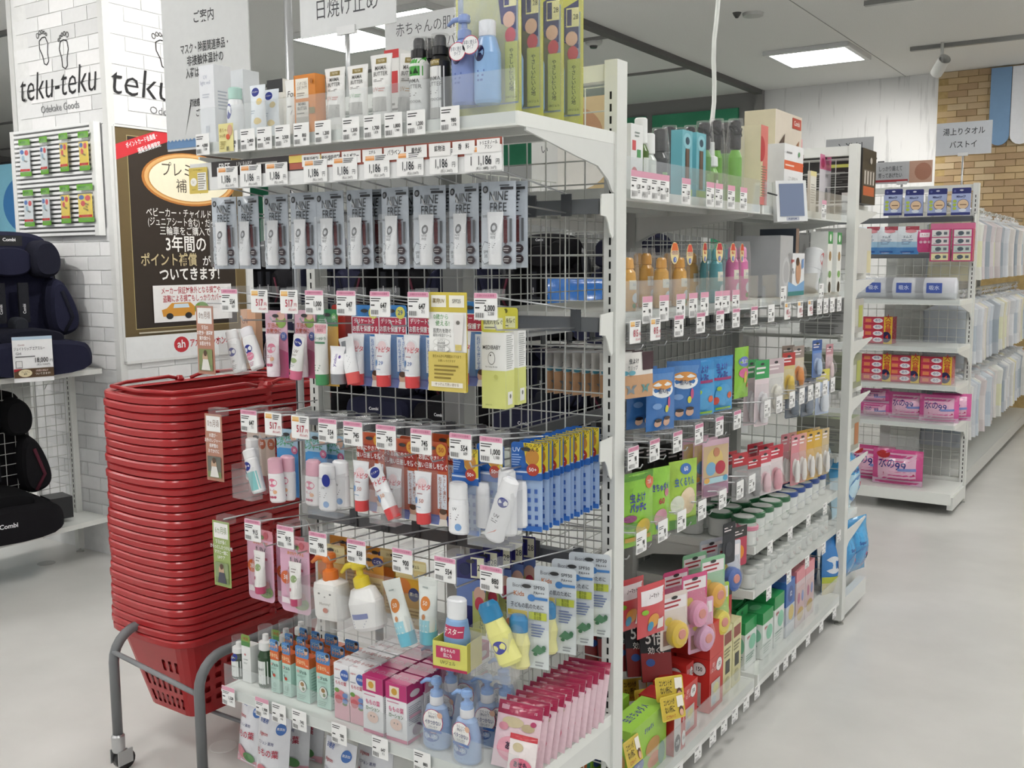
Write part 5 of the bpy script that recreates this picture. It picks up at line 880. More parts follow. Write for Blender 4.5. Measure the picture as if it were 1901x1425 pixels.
astand(lambda h: carton_parts(.16, .05, h, 'eef0f2', [('r', 0, 0, 1, .2, '2f8a8a'), ('p', [(0, .1), (1, .1), (1, .35), (.5, .22), (0, .34)], '7fb0dc'), ('t', .25, .83, .12, 'pigeon', 'c8323c', .02, .75), ('t', .25, .58, .07, '電動\nさく乳器', '44506a', .005, .9), ('e', .6, .55, .16, .28, 'c99a7c'), ('e', .55, .8, .1, .1, '4a342a'), ('p', [(.8, .62), (.92, .66), (.92, .88), (.8, .84)], '6f9ad0')]), 'pump_carton', 'box', 1465, 470, -.045, ZB, 'white carton with a portrait and teal base on the second aisle shelf')
KCN = Kind('canister', 'canister', bottle_parts([(.03, 0), (.032, .004), (.032, .07), (.0325, .072), (.0325, .14), (.03, .146)], 'd5d7d8', None, art=[('e', .6, .78, .38, .16, 'b8282c'), ('t', .6, .78, .1, '見本', 'ffffff', .02), ('e', .6, .26, .12, .06, '3f9a4a'), ('r', 0, .485, 1, .49, '8a8c8e')]))
aput(KCN, 1500, 540, -.055, 'light grey canister with red sample spot leaning on the second aisle shelf', tilt=.42, z=ZB+.01)
nk = lambda h: carton_parts(.055, .06, h, 'eceee9', [('r', 0, .8, 1, 1, '3f9a5a'), ('e', .5, .9, .2, .06, 'e8efe4'), ('e', .5, .6, .25, .08, 'a5845a'), ('e', .5, .3, .3, .06, '7fb06a'), ('e', .5, .08, .25, .1, '2e2a28')])
astand(nk, 'narrow_carton', 'box', 1526, 430, -.04, ZB, 'narrow white carton with green top beside the canister', 'narrow green-topped cartons'); astand(nk, 'narrow_carton', 'box', 1543, 432, -.04, ZB, 'narrow white carton with green top nearest the far post', 'narrow green-topped cartons')
astand(lambda h: carton_parts(.1, .1, h, 'b4b5b6'), 'pump_carton', 'box', 1515, 432, -.2, ZB, 'grey carton behind the narrow green-topped cartons')
# labels on the aisle shelf edges
for i, px in enumerate((1180, 1199, 1217, 1233, 1273, 1318, 1334, 1357, 1380, 1530)):
    p = at(px, 360, X=.006); o = shelf_label('1,20', '1,32', 0, 0, 0, '', True, w=.05, h=.06)
    o.location = (.0065, p.y, 1.519); o.rotation_euler = (0, 0, RA); tag(o, 'pink-topped label on the upper aisle shelf edge, %s from the near post' % ORD[i], 'price label', 'shelf edge labels')
for i, px in enumerate((1201, 1232, 1263, 1286, 1307, 1333, 1347, 1365, 1453, 1523)):
    p = at(px, 580, X=.006); o = shelf_label('98', '10', 0, 0, 0, '', i < 8, w=.05, h=.06)
    o.location = (.0065, p.y, 1.248); o.rotation_euler = (0, 0, RA); tag(o, '%s label on the second aisle shelf edge, %s from the near post' % ('pink-topped' if i < 8 else 'white', ORD[i]), 'price label', 'shelf edge labels')
# --- hooks and hanging packs
def ahook(px, py, lab, z, style='pink', price='98'):
    p = at(px, py, X=-.005); hook_kind(price, '10', style, .34).put((-.405, p.y, z-.03), RA, lab, 'hooks of the aisle shelving')
for i, (px, st) in enumerate(((1163, 'big'), (1201, 'big'), (1245, 'pink'), (1286, 'pink'), (1322, 'pink'), (1352, 'pink'), (1386, 'pink'), (1418, 'white'), (1448, 'big'), (1472, 'big'), (1491, 'big'), (1508, 'white'), (1520, 'white'), (1532, 'white'), (1545, 'white'))):
    ahook(px, 618, 'aisle hook with %s tag, upper row, %s from the near post' % ({'big': 'large red', 'pink': 'pink-topped', 'white': 'white'}[st], ORD[i]), 1.232, st, '815' if st == 'big' else '98')
for i, (px, st) in enumerate(((1160, 'pink'), (1200, 'pink'), (1243, 'pink'), (1283, 'pink'), (1321, 'pink'), (1354, 'pink'), (1410, 'white'), (1432, 'white'), (1456, 'white'), (1474, 'white'), (1490, 'white'), (1503, 'white'), (1517, 'white'), (1531, 'white'))):
    ahook(px, 830, 'aisle hook with %s tag, middle row, %s from the near post' % ({'pink': 'pink-topped', 'white': 'white'}[st], ORD[i]), .955, st)
for i, px in enumerate((1175, 1215, 1250, 1288, 1326, 1358, 1380)):
    ahook(px, 1030, 'aisle hook with white tag, lowest row, %s from the near post' % ORD[i], .755, 'white')
def apack(w, h, d, c, art, px, py, X, lab, grp=None, rz=0., n=1, gap=.022, mat='foil', nm='hanging_pouch', back=0):
    k = Kind(nm, 'pouch', pouch_parts(w, h, d, c, art, mat)); p = at(px, py, X=X)
    for i in range(n): k.put((X-gap*i, p.y+.002*i, p.z), RA-.28+rz+random.uniform(-.05, .05), lab if i == 0 else '%s, %s behind' % (lab, ORD[i-1]), grp or lab if n > 1 else grp)
clip = [('r', 0, 0, 1, .5, 'cda27c'), ('t', .4, .8, .13, '虫よけ', '333336', .01, .8), ('t', .35, .66, .11, 'クリップ', '333336', .005, .7), ('r', .65, .6, 1, 1, '4a3034'), ('p', [(.3, .18), (.36, .28), (.48, .29), (.39, .2), (.42, .08), (.3, .14), (.19, .08), (.22, .2), (.13, .29), (.25, .28)], '8a9498'), ('p', [(.74, .2), (.79, .28), (.89, .29), (.82, .21), (.84, .1), (.74, .16), (.65, .1), (.67, .21), (.6, .29), (.7, .28)], '6a9a98'), ('e', .12, .56, .1, .05, '5aa0b4'), ('e', .32, .56, .1, .05, '6fb0c0')]
apack(.11, .105, .006, 'ece9e4', clip, 1181, 738, -.03, 'white and tan clip card beside the near post', n=9, gap=.026, mat='card', nm='clip_card')
ring = [('r', .05, .78, .95, .92, '5a8ac4'), ('e', .5, .66, .4, .13, 'eef0f0'), ('e', .5, .74, .36, .08, 'd9954a'), ('t', .5, .64, .1, '香Ring', '44506a', .01, .8), ('e', .3, .4, .14, .05, '7fa8dc'), ('e', .7, .45, .05, .09, 'c85a86'), ('e', .62, .35, .06, .06, 'd9d24a'), ('e', .35, .12, .12, .06, 'e2b89e'), ('e', .65, .14, .12, .07, 'e2b89e'), ('e', .35, .17, .12, .03, '33292a'), ('e', .65, .2, .12, .03, '4a342a')]
for i, (px, py, r) in enumerate(((1225, 798, -.1), (1268, 779, -.35))): apack(.095, .15, .02, '3f78bc', ring, px, py, -.03, 'blue ring pouch with white sunset label, %s' % ('nearer the post' if not i else 'second from the clip cards'), rz=r, n=2 if not i else 1, gap=.05)
pat = [('r', 0, .8, 1, 1, '2f86c4'), ('t', .45, .8, .15, '虫よけ', '3a3a96', .05, .75), ('t', .45, .67, .13, 'プレスα', '3a3a96', .05, .65), ('r', .1, .57, .9, .62, '9a2f6a'), ('e', .5, .3, .35, .2, '4aa2d8'), ('e', .2, .2, .14, .07, 'c8402f'), ('e', .8, .28, .12, .06, 'd8603a'), ('e', .3, .42, .1, .04, '9ac43a'), ('r', .2, .03, .9, .07, '8fc43a')]
apack(.1, .15, .014, '3f9ad4', pat, 1302, 771, -.03, 'bright blue pouch with purple lettering, nearer the post'); apack(.1, .15, .014, '3f9ad4', pat, 1338, 762, -.03, 'bright blue pouch with purple lettering, beside the green pouch')
apack(.085, .145, .024, '8cc63a', [('e', .5, .72, .35, .1, '6a7ac8'), ('t', .5, .72, .1, '虫よけ', 'dfe6f6', .04, .8), ('e', .45, .5, .3, .1, 'd86a9a'), ('e', .5, .42, .1, .12, 'd9b04a'), ('e', .75, .25, .1, .05, 'c8603a'), ('p', [(.7, .3), (.76, .32), (.9, .6), (.84, .6)], '2f7a6a')], 1375, 738, -.03, 'lime green pouch in the upper aisle hook row', rz=.15)
def bl(px, py, w, h, c, lab, hd='c94a5a', obj='e8d9a0', X=-.04, rz=0., n=1, grp=None, inner=True):
    parts = card_parts(w, h, c, [('r', 0, .72, 1, 1, hd), ('l', .1, .78, .9, .92, 2, 'f2e6e6'), ('e', .5, .35, .3, .18, obj)])
    if inner: parts += [('contents', MB().lathe([(w*.18, .012), (w*.25, .03), (w*.2, h*.4), (w*.1, h*.5)], obj, 12, 1, .6, 0, -.012), 'plastic')]+blister(w*.86, h*.62, .03, .004)
    k = Kind('blister_pack', 'pack', parts); p = at(px, py, X=X)
    for i in range(n): k.put((X-.034*i, p.y, p.z), RA-.25+rz+random.uniform(-.04, .04), lab if i == 0 else '%s, %s behind' % (lab, ORD[i-1]), grp or (lab if n > 1 else None))
bl(1412, 790, .075, .2, 'e3d3d6', 'long clear pack with green header and pink leaflet', '3fa05a', 'eceaec', n=2); bl(1438, 765, .085, .17, 'dcdad4', 'clear pack with a pale milky cup', 'c9b4b8', 'e9e6da'); bl(1462, 740, .07, .15, 'd8c88a', 'clear pack with red header and yellow plunger', 'b83a34', 'e3c23a'); bl(1480, 720, .07, .14, 'd5c9b0', 'clear pack with an orange ball', '9a8a80', 'e08a2a', n=2)
bl(1470, 775, .08, .12, '55606c', 'dark blue-grey pack below the yellow plunger', '44505c', '6a7684'); bl(1497, 772, .08, .13, '5a6676', 'slate blue pack beside the white box card', '4a5668', '7f8a98')
bl(1525, 768, .09, .16, 'b9c8e0', 'pale blue card with yellow tag nearest the far post', 'd9cf5a', 'dfe4ea'); bl(1515, 700, .06, .13, '5f86c4', 'blue nose-care card high in the upper hook row', '3a5a9a', 'b8cbe4'); bl(1538, 705, .05, .13, 'd8b8bc', 'slim pink card high beside the far post', 'c08a90', 'e6d0d0')
gp = [('r', 0, .9, 1, 1, '5f9a2a'), ('e', .86, .84, .15, .09, 'd86a3a'), ('t', .86, .84, .07, '72枚', 'fff0e0', .01, .8), ('t', .45, .66, .14, '虫よけ', '3a3a96', .05, .75), ('t', .45, .53, .13, 'パッチα', '3a3a96', .05, .65), ('e', .22, .4, .18, .05, '9a4a7a'), ('e', .25, .3, .2, .04, '5f9a3a'), ('e', .62, .25, .24, .12, 'dfc25a'), ('r', .1, .08, .9, .14, 'c9a23a')]
apack(.115, .175, .02, '8cc63a', gp, 1181, 1012, -.03, 'green patch pouch with purple lettering beside the near post')
apack(.075, .165, .02, '93cc40', [('t', .5, .7, .12, 'きちゅダメ', '4a4a9a', .03, .6), ('t', .5, .5, .12, '60', 'c0304a', .02), ('e', .75, .62, .12, .06, 'c87a8a'), ('e', .5, .25, .3, .14, 'd9a0b0'), ('e', .5, .12, .2, .06, '3f78b8')], 1222, 990, -.03, 'green sticker pouch with a red number in the middle hook row')
apack(.105, .175, .02, 'a9cf4a', [('e', .55, .87, .2, .08, '3f6fb8'), ('t', .55, .87, .09, '60', 'ffffff', .01), ('t', .5, .68, .14, '虫くるりん', '3f62ae', .03, .6), ('e', .6, .4, .3, .2, 'efd9b8'), ('e', .25, .36, .2, .14, 'e6ead8'), ('r', 0, 0, 1, .14, '4f8a34')], 1266, 978, -.03, 'green patch pouch with a blue number beside the dark packs', n=1)
bl(1298, 935, .1, .16, '33322f', 'dark hanging pack beside the pastel poster pack', '2a2a28', '3a3a38', X=-.08, n=6, inner=False)
apack(.11, .155, .004, 'd9b6c4', [('r', .03, .35, .97, .9, 'cdb48f'), ('e', .45, .65, .3, .2, 'd9c07a'), ('e', .3, .5, .18, .12, '7fb0d0'), ('e', .65, .5, .2, .12, 'b83a4a'), ('e', .5, .78, .12, .08, 'c98a6a'), ('r', .05, .24, .95, .34, 'b8dce4'), ('e', .15, .3, .1, .05, 'e0b060'), ('e', .85, .3, .1, .05, '5fa8c8'), ('r', .03, .03, .97, .22, 'a9849a'), ('r', .55, .04, .92, .08, 'f0eef0')], 1327, 920, -.02, 'pastel poster pack with a gold and pink picture', n=3, gap=.03, mat='card', nm='poster_pack')
bl(1372, 928, .075, .14, '8f8f8e', 'grey clear blister nearest the poster pack', 'b8323a', '7f7f7f', n=5); bl(1398, 925, .07, .13, '9a9a99', 'grey clear blister, second from the poster pack', 'b8323a', '8a8a8a', n=4); bl(1418, 918, .07, .14, 'e3dadb', 'white card with pink lettering beside the red pack', 'cf4a5a', 'e6c4ca'); bl(1438, 912, .085, .15, 'e5d5d6', 'red-topped white card with pink stars', 'c22f40', 'dca0aa', n=3)
for i, (px, c, o) in enumerate(((1474, 'd88a92', 'eceae6'), (1487, 'd8a090', 'e9e6e0'), (1502, 'd9a93a', 'eceae6'), (1516, 'dcb24a', 'e6e2d8'), (1530, 'c9b48a', 'eceae6'))): bl(px, 900-i*5, .05, .17, c, 'slim pen pack in the middle hook row, %s from the red pack' % ORD[i], c, o, n=2)
# lowest hook row: clip-on repellers
def rep(px, py, c1, c2, lab, h=.13, rz=0., n=1):
    k = Kind('repeller_pack', 'toy pack', card_parts(.085, h, c1, [('r', .05, .7, .95, .92, 'efe9ea'), ('l', .1, .72, .9, .88, 2, 'b03a44'), ('e', .3, .5, .14, .08, 'd8c24a'), ('r', .1, .08, .5, .35, '8a5a4a')])+[('repeller_body', MB().rings([[(.026*a*math.cos(t*PI/8), -y, .036+.03*a*math.sin(t*PI/8)) for t in range(16)] for a, y in ((1, .002), (1.05, .012), (1, .022), (.7, .027))], c2), 'plastic', [('repeller_lid', MB().rings([[(.012*a*math.cos(t*PI/8), -y, .04+.012*a*math.sin(t*PI/8)) for t in range(16)] for a, y in ((1, .0272), (.9, .029))], 'd98a7a'), 'plastic')]), ('clear_shell', blister(.07, .09, .04, .0)[0][1], 'film')])
    p = at(px, py, X=-.05)
    for i in range(n): k.put((-.05-.055*i, p.y, p.z-.02), RA-.35+rz, lab if i == 0 else '%s, %s behind' % (lab, ORD[i-1]), lab if n > 1 else None, scale=1.15)
apack(.1, .13, .02, 'd2555a', [('r', .1, .62, .95, .9, 'efe9ea'), ('t', .52, .77, .1, 'ノーマット', '44202a', .02, .6), ('e', .5, .3, .2, .14, 'e0a04a'), ('e', .4, .2, .1, .1, '4a9ac0'), ('r', .66, .1, .92, .3, 'ece6e0'), ('e', .2, .5, .1, .05, '8fc43a')], 1208, 1178, -.03, 'coral red repellent pack hanging beside the near post', n=3, gap=.06, mat='card', nm='coral_pack')
rep(1250, 1188, 'e6d8d0', 'e6c23a', 'yellow rounded repeller on a card in the lowest hook row'); rep(1288, 1150, 'd95a8a', 'e8a0c0', 'pink repeller pack in the lowest hook row', n=2); rep(1322, 1115, '8fc49a', 'e8b03a', 'green card with an orange and white repeller', n=2); rep(1352, 1085, 'd0d4dc', '3a62b0', 'white and blue repeller pack in the lowest hook row', n=2); rep(1300, 1195, 'e0a8c4', 'd9a8c8', 'lilac repeller hanging under the pink one'); rep(1330, 1165, 'a9cf4a', 'e3d24a', 'lime card with yellow repeller hanging low')
bl(1345, 1160, .06, .12, 'b03a38', 'red and black band pack at the end of the lowest hook row', '2a2a2e', 'd8c24a', inner=False); bl(1372, 1050, .07, .12, 'b83a52', 'red card with orange number beside the jars', '33322f', 'e08a2a', inner=False); bl(1352, 1045, .06, .12, '26282f', 'black card with white lettering beside the red number card', '1c1e24', '3a3c44', inner=False)
# --- jars on the lower aisle shelves
def jar(h, r, lid, lab): return [('jar_body', MB().lathe([(r*.92, 0), (r, .004), (r, h*.72), (r*.93, h*.78)], 'dfe2de', 20), 'plastic', [('print', MB().art([('r', .1, .15, .9, .6, 'eceeea'), ('t', .5, .4, .14, '赤ちゃん\n綿棒', lab, .005, .8), ('e', .8, .25, .1, .1, 'c9a9a4')], r*1.6, h*.75, lambda x, z: -math.sqrt(max(1e-6, r*r-x*x)), sub=6), 'paper')]), ('lid', MB().lathe([(r*1.03, h*.78), (r*1.05, h*.8), (r*1.05, h*.97), (r*.98, h)], lid, 22), 'plastic', [('lid_top', MB().lathe([(r*.9, h*.995), (r*.88, h*1.006)], 'd5d9d4', 20), 'plastic')])]
KJG = Kind('swab_jar', 'jar', jar(.075, .036, '2f6a44', '3a7a4a')); KJB = Kind('swab_jar', 'jar', jar(.075, .036, '2f4f96', '3a5a9a')); KJP = Kind('swab_jar', 'jar', jar(.06, .032, 'd98aa0', 'b84a6a')); KJS = Kind('small_swab_jar', 'jar', jar(.062, .027, 'c9ccc8', 'b07a7a'))
n_ = 0
for r, X in enumerate((-.085, -.17, -.255)):
    for j in range(10):
        y = 1.02+j*.082; lid = 'green' if j < 5-r*0 else 'blue'
        (KJG if lid == 'green' else KJB).put((X, y+.02*(r % 2), .527), RA+random.uniform(-.3, .3), 'clear swab jar with %s lid, %s row, %s from the hooks' % (lid, ('front', 'middle', 'rear')[r], ORD[j]), 'swab jars on the aisle shelf')
KJP.put((-.06, .985, .527), RA, 'clear swab jar with pink lid at the near end of the jar shelf')
for r, X in enumerate((-.06, -.125)):
    for j in range(13): KJS.put((X, .995+j*.063, .387), RA+random.uniform(-.3, .3), 'small clear swab jar on the low shelf, %s row, %s from the hooks' % (('front', 'rear')[r], ORD[j]), 'small swab jars on the low aisle shelf')
# --- boxes on the base shelf
ZD = .127
def abox(w, d, h, c, art, y, X, lab, grp=None, side=None, top=None, colors=None, rz=0., z=ZD, tab=None, lean=0.):
    Kind('product_carton', 'box', carton_parts(w, d, h, c, art, (), top or (), colors, tab, left=side or art)).put((X, y, z), RA+rz, lab, grp, lean=lean)
g1 = [('t', .5, .8, .1, 'きちゅダメ', '4a4a9a', .03, .7), ('e', .2, .3, .16, .12, '4a62b0'), ('t', .2, .3, .08, '60', 'ffffff', .01), ('e', .6, .45, .2, .15, 'c99a5a'), ('e', .65, .2, .2, .12, 'd8763a'), ('e', .85, .2, .1, .2, '3f8a6a')]
abox(.2, .07, .15, '9ccc46', g1, .235, -.06, 'lime carton on the base shelf at the front edge by the near post', 'lime cartons', top=[('t', .5, .5, .4, '虫きちゅダメ', '4a4a9a', .02, .7)], colors={'top': 'a6d850'})
abox(.2, .05, .15, '8fbe3e', g1, .225, -.15, 'lime carton on the base shelf, second from the front', 'lime cartons', tab=(.03, 'a6d850', [('r', .1, .3, .9, .7, '4f7a2a')])); abox(.2, .05, .15, '8fbe3e', g1, .215, -.22, 'lime carton on the base shelf, third from the front', 'lime cartons', tab=(.03, 'a6d850', [('r', .1, .3, .9, .7, '4f7a2a')]))
r150 = [('e', .68, .8, .22, .13, '2a2a2c'), ('e', .68, .8, .2, .12, 'f2f0ee'), ('t', .68, .8, .11, '150', '1c1c1e', .02, .8), ('t', .28, .82, .1, '蚊の\nいなくなる', 'f2dada', .01, .6), ('r', .1, .1, .75, .55, 'c9c4bc'), ('e', .45, .4, .2, .1, 'd9d6a0'), ('e', .3, .2, .16, .08, 'a9b8c4')]
sd = [('t', .5, .72, .1, '蚊がいなくな\nる未来', 'f2dada', .01, .5), ('r', .15, .1, .85, .4, 'e8e4de')]
abox(.07, .1, .145, 'c8332e', [('r', 0, 0, .6, 1, 'd9d6d2'), ('e', .3, .2, .25, .16, '26262a'), ('t', .3, .2, .1, '3倍', 'ffffff', .02), ('t', .8, .6, .08, '\n'.join('未来蚊'), 'f2dada', .02), ('e', .82, .2, .16, .14, 'f2f0ee'), ('t', .82, .2, .08, '150', '1c1c1e', .02, .8)], .385, -.06, 'red and white carton on the base shelf next to the lime carton', 'red repeller cartons', r150)
abox(.09, .09, .14, 'c8332e', r150, .50, -.075, 'red carton on the base shelf before the stacked ones', 'red repeller cartons', sd)
abox(.1, .1, .155, 'c8332e', r150, .68, -.08, 'lower red carton of the stack at the aisle edge', 'red repeller cartons', None); abox(.1, .1, .155, 'c22f2a', r150, .68, -.19, 'lower red carton of the rear stack', 'red repeller cartons')
abox(.2, .1, .1, 'c8332e', [('r', 0, .5, .3, 1, 'efecea'), ('e', .8, .5, .1, .3, 'f2f0ee'), ('t', .8, .5, .2, '150', '1c1c1e', .02, .8)], .68, -.13, 'red carton lying on top of the two stacked cartons', 'red repeller cartons', None, [('r', .1, .1, .55, .9, 'c9c6c2'), ('r', .6, .2, .78, .8, '26303a')], z=ZD+.156, rz=-PI/2)
abox(.05, .1, .155, 'c8332e', r150, .585, -.12, 'slim red carton next to the stack at the aisle edge', 'red repeller cartons', None)
cr = [('r', .1, .75, .9, .92, '8a3a2a'), ('r', .25, .3, .75, .5, '3a3a34'), ('e', .5, .15, .3, .1, 'b9b48a'), ('l', .1, .55, .9, .7, 3, '8a8460')]
for r in range(3):
    for j in range(2): abox(.068, .06, .2, 'd9d3a0', cr, .79+j*.074, -.07-r*.075, 'cream carton with dark window, %s row, %s from the red stack' % (('front', 'middle', 'rear')[r], ORD[j]), 'cream cartons on the base shelf')
b5 = [('r', 0, 0, 1, .45, '9a2f30'), ('t', .5, .68, .28, '5倍', 'f4f2ee', .02, .8), ('t', .5, .48, .12, '効く!', 'f4f2ee', .01), ('r', 0, .9, 1, 1, 'e8e6e2'), ('e', .3, .3, .15, .06, '3f62ae')]
K5 = Kind('leaning_card_pack', 'pack', card_parts(.085, .17, '1f1e20', b5, .002, .012))
for i in range(5): K5.put((-.13-.05*i, .50+.01*i, ZD+.12), RA-.85, 'black and red card pack leaning behind the lime cartons, %s from the front' % ORD[i], 'black and red card packs', lean=-.3)
ky2 = MB().prism(rrect(.1, .06, .006), -.0008, 0, 'd9c24a').art([('r', .03, .05, .97, .95, 'd0b63e'), ('t', .36, .72, .26, 'コンセントが', '2a2620', .02, .5), ('t', .36, .42, .3, 'ない所に', '2a2620', .03, .6), ('t', .36, .14, .16, 'どこでもベープ', 'b8442a', .02, .6), ('r', .68, .45, .95, .9, 'f0ece0'), ('e', .82, .28, .1, .2, '5a3a30'), ('e', .82, .22, .08, .14, 'dfae92')], .1, .06, -.0008)
KY2 = Kind('shelf_talker', 'card', [('talker_card', ky2, 'card')])
for px, py, X, l, rr in ((1245, 1300, -.02, 'yellow shelf talker with black lettering, uppermost on the base shelf', -.35), (1252, 1335, -.0, 'yellow shelf talker tilted over the red and white carton', -.2), (1205, 1320, -.12, 'yellow shelf talker behind the lime carton', -.3), (1178, 1300, -.2, 'yellow shelf talker deep beside the near post', -.4), (1180, 1418, .0, 'bright yellow shelf talker hanging lowest by the near post', .1)): aput(KY2, px, py, X, l, 'yellow shelf talkers', rz=rr, tilt=.15, lean=-.3)
# far bay base shelf
pg = [('r', 0, .75, 1, 1, '2f9a55'), ('t', .3, .66, .09, 'pigeon', 'b8343c', .02, .7), ('e', .65, .5, .3, .16, '8fcfb0'), ('l', .1, .1, .8, .3, 4, '8aa898')]
for r in range(4):
    abox(.1, .032, .15, 'e6ebe6', pg, 1.02, -.07-r*.05, 'green-topped white carton with hang tab, %s from the aisle edge' % ORD[r], 'green-topped cartons', colors={'top': '2f9a55'}, tab=(.03, '2f9a55', [('e', .5, .5, .1, .2, '1f6a3a')]))
for j in range(2):
    for r in range(2): abox(.095, .085, .17 if j else .15, 'e6ebe6', pg, 1.13+j*.11, -.08-r*.1, 'green-topped wipes carton, %s column, %s row' % (ORD[j], ORD[r]), 'green-topped cartons', colors={'top': '2f9a55'}, top=[('e', .5, .5, .3, .2, '6fbf8a')])
abox(.09, .1, .19, '3f6fb8', [('e', .5, .75, .3, .15, '2f4f96'), ('r', 0, 0, 1, .55, 'c9cfd8'), ('e', .6, .4, .3, .14, 'd8c27a'), ('t', .5, .75, .12, '12', 'ffffff', .02)], 1.345, -.085, 'blue wipes carton beside the pink-topped ones', colors={'top': '3f6fb8'})
pk_ = [('r', 0, .8, 1, 1, 'dd8a94'), ('r', .1, .3, .9, .7, 'd5b8b8'), ('e', .5, .2, .35, .12, 'c9a860'), ('e', .3, .5, .12, .1, 'b86a86'), ('e', .7, .5, .12, .1, '8a9ac8')]
for j in range(2):
    for r in range(2): abox(.1, .1, .2, 'd9c4c6', pk_, 1.455+j*.105, -.085-r*.11, 'pink-topped wipes carton, %s column, %s row' % (ORD[j], ORD[r]), 'pink-topped cartons', colors={'top': 'dd8a90'}, top=[('e', .5, .5, .3, .2, 'c9b06a')])
apack(.13, .24, .07, '3f86cc', [('e', .3, .55, .25, .14, 'dfe6ec'), ('e', .68, .55, .28, .12, '1f4a9a'), ('t', .68, .55, .06, 'シート', 'ffffff', .01), ('r', .6, .8, .95, .95, 'c02f5a'), ('r', 0, .25, 1, .36, 'c2cc4a'), ('r', 0, 0, 1, .26, 'd9cfa0')], 1540, 1105, -.05, 'blue and cream refill pouch on the base shelf by the far post', nm='refill_bag')
apack(.12, .22, .06, '4a92d0', [('e', .4, .55, .3, .16, 'e6ecef'), ('r', 0, 0, 1, .2, 'd9cfa0')], 1500, 1100, -.17, 'blue refill pouch behind the pink-topped cartons', nm='refill_bag')
for i, y in enumerate((.16, .3, .42, .52, .6, .68, .77, .86, 1.03, 1.12, 1.2, 1.35, 1.5, 1.66)):
    o = shelf_label('98', '10', 0, 0, 0, '', False, w=.045, h=.04); o.location = (.0265, y, .1); o.rotation_euler = (0, 0, RA)
    tag(o, 'small white label on the base shelf edge of the aisle, %s from the near post' % ORD[i], 'price label', 'shelf edge labels')
for z, n0, lb in ((.505, 4, 'jar shelf'), (.362, 5, 'low jar shelf')):
    for i in range(n0):
        o = shelf_label('98', '10', 0, 0, 0, '', False, w=.045, h=.04); o.location = (.0065, 1.0+i*.19, z-.005); o.rotation_euler = (0, 0, RA)
        tag(o, 'small white label on the %s edge, %s from the hooks' % (lb, ORD[i]), 'price label', 'shelf edge labels')
# ================================================================== pillar with poster and slatted panel
PX, PY = -3.05, .945
wp_ = slab('wall_pillar', -3.76, PX, PY, 1.76, 0, 3.0, 'white_mortar')
def brickset(w, d, h, cols):
    out = []
    for c in cols:
        me = MB().box(-w/2, w/2, -d, 0, 0, h, c).mesh('brick'); me.materials.append(MATS['matte']); out.append(me)
    return out
PB = brickset(.186, .005, .06, ('e9eaea', 'e4e5e5', 'eeeeee', 'd9dada', 'dfe0e0', 'ececec')); PBH = brickset(.091, .005, .06, ('e9eaea', 'dcdddd', 'eeeeee'))
for j in range(43):
    z = .18+j*.0655
    for i in range(4):
        x = PX-.105-i*.19-(.095 if j % 2 else 0)
        if x < -3.68 or (1.53 < z < 1.98): continue
        mk('brick', random.choice(PB), 'matte', wp_, (x, PY, z))
    if j % 2 and not 1.53 < z < 1.98: mk('brick', random.choice(PBH), 'matte', wp_, (PX-.057, PY, z))
    if z > 2.0 or z < .93:
        for i in range(5):
            y = PY+.105+i*.19-(.095 if j % 2 else 0)
            if y < PY+.09 or y > 1.67: continue
            mk('brick', random.choice(PB), 'matte', wp_, (PX, y, z), (0, 0, PI/2))
tag(mk('trim_7', MB().box(PX-.03, PX+.006, PY-.006, PY+.03, 0, 3.0, 'd9dad8'), 'painted_steel'), kind='structure')
tag(mk('trim_8', MB().box(-3.79, -3.755, PY-.006, PY+.03, 0, 3.0, 'd0d1cf'), 'painted_steel'), kind='structure')
# lettering on both faces of the pillar
def foot(cx, cy, s, fl):
    out = []
    def ol(pts, wd):
        n = len(pts)
        for i in range(n):
            a, b = Vector(pts[i]).to_2d(), Vector(pts[(i+1) % n]).to_2d(); d = (b-a); q = Vector((-d.y, d.x)).normalized()*wd
            out.append([(a-q)[:], (b-q)[:], (b+q)[:], (a+q)[:]])
    body = [(.0, .9), (.2, .86), (.28, .6), (.2, .3), (.22, .05), (.1, -.05), (-.06, .02), (-.1, .3), (-.24, .6), (-.18, .84)]
    ol([(cx+fl*x*s, cy+z*s) for x, z in body], .02*s)
    for k, (x, z, r) in enumerate(((.22, 1.06, .07), (.06, 1.1, .055), (-.07, 1.07, .05), (-.18, 1.0, .045), (-.27, .9, .04))): ol([(cx+fl*(x+r*math.cos(t*PI/4))*s, cy+(z+1.3*r*math.sin(t*PI/4))*s) for t in range(8)], .014*s)
    return out
def sign_logo(wd, loc, rz, label):
    r = tag(empty('wall_lettering', loc, rz), label, 'sign')
    for cx, cz, fl, a in ((-.06, .105, -1, .3), (.06, .07, 1, -.08)):
        b = MB()
        for q in foot(0, 0, .135, fl): b.add([(cx+x*math.cos(a)-z*math.sin(a), -.007, cz+x*math.sin(a)+z*math.cos(a)) for x, z in q], [(0, 1, 2, 3)], '2c2c2e')
        mk('footprint', b, 'paper', r)
    mk('script_lettering', MB().art([('f', .5, .5, 1., 1., 'teku-teku', '29292b', -.008, .15)], wd, .125, -.007, z0=-.055), 'paper', r)
    mk('small_lettering', MB().art([('f', .52, .5, .5, .8, 'Odekake Goods', '77787a', .0, 0)], wd, .042, -.007, z0=-.125), 'paper', r)
sign_logo(.6, (-3.41, PY, 2.215), 0, 'handwritten black lettering with footprints on the narrow pillar face')
sign_logo(.74, (PX, PY+.39, 2.2), PI/2, 'large black lettering with footprints on the pillar face above the poster')
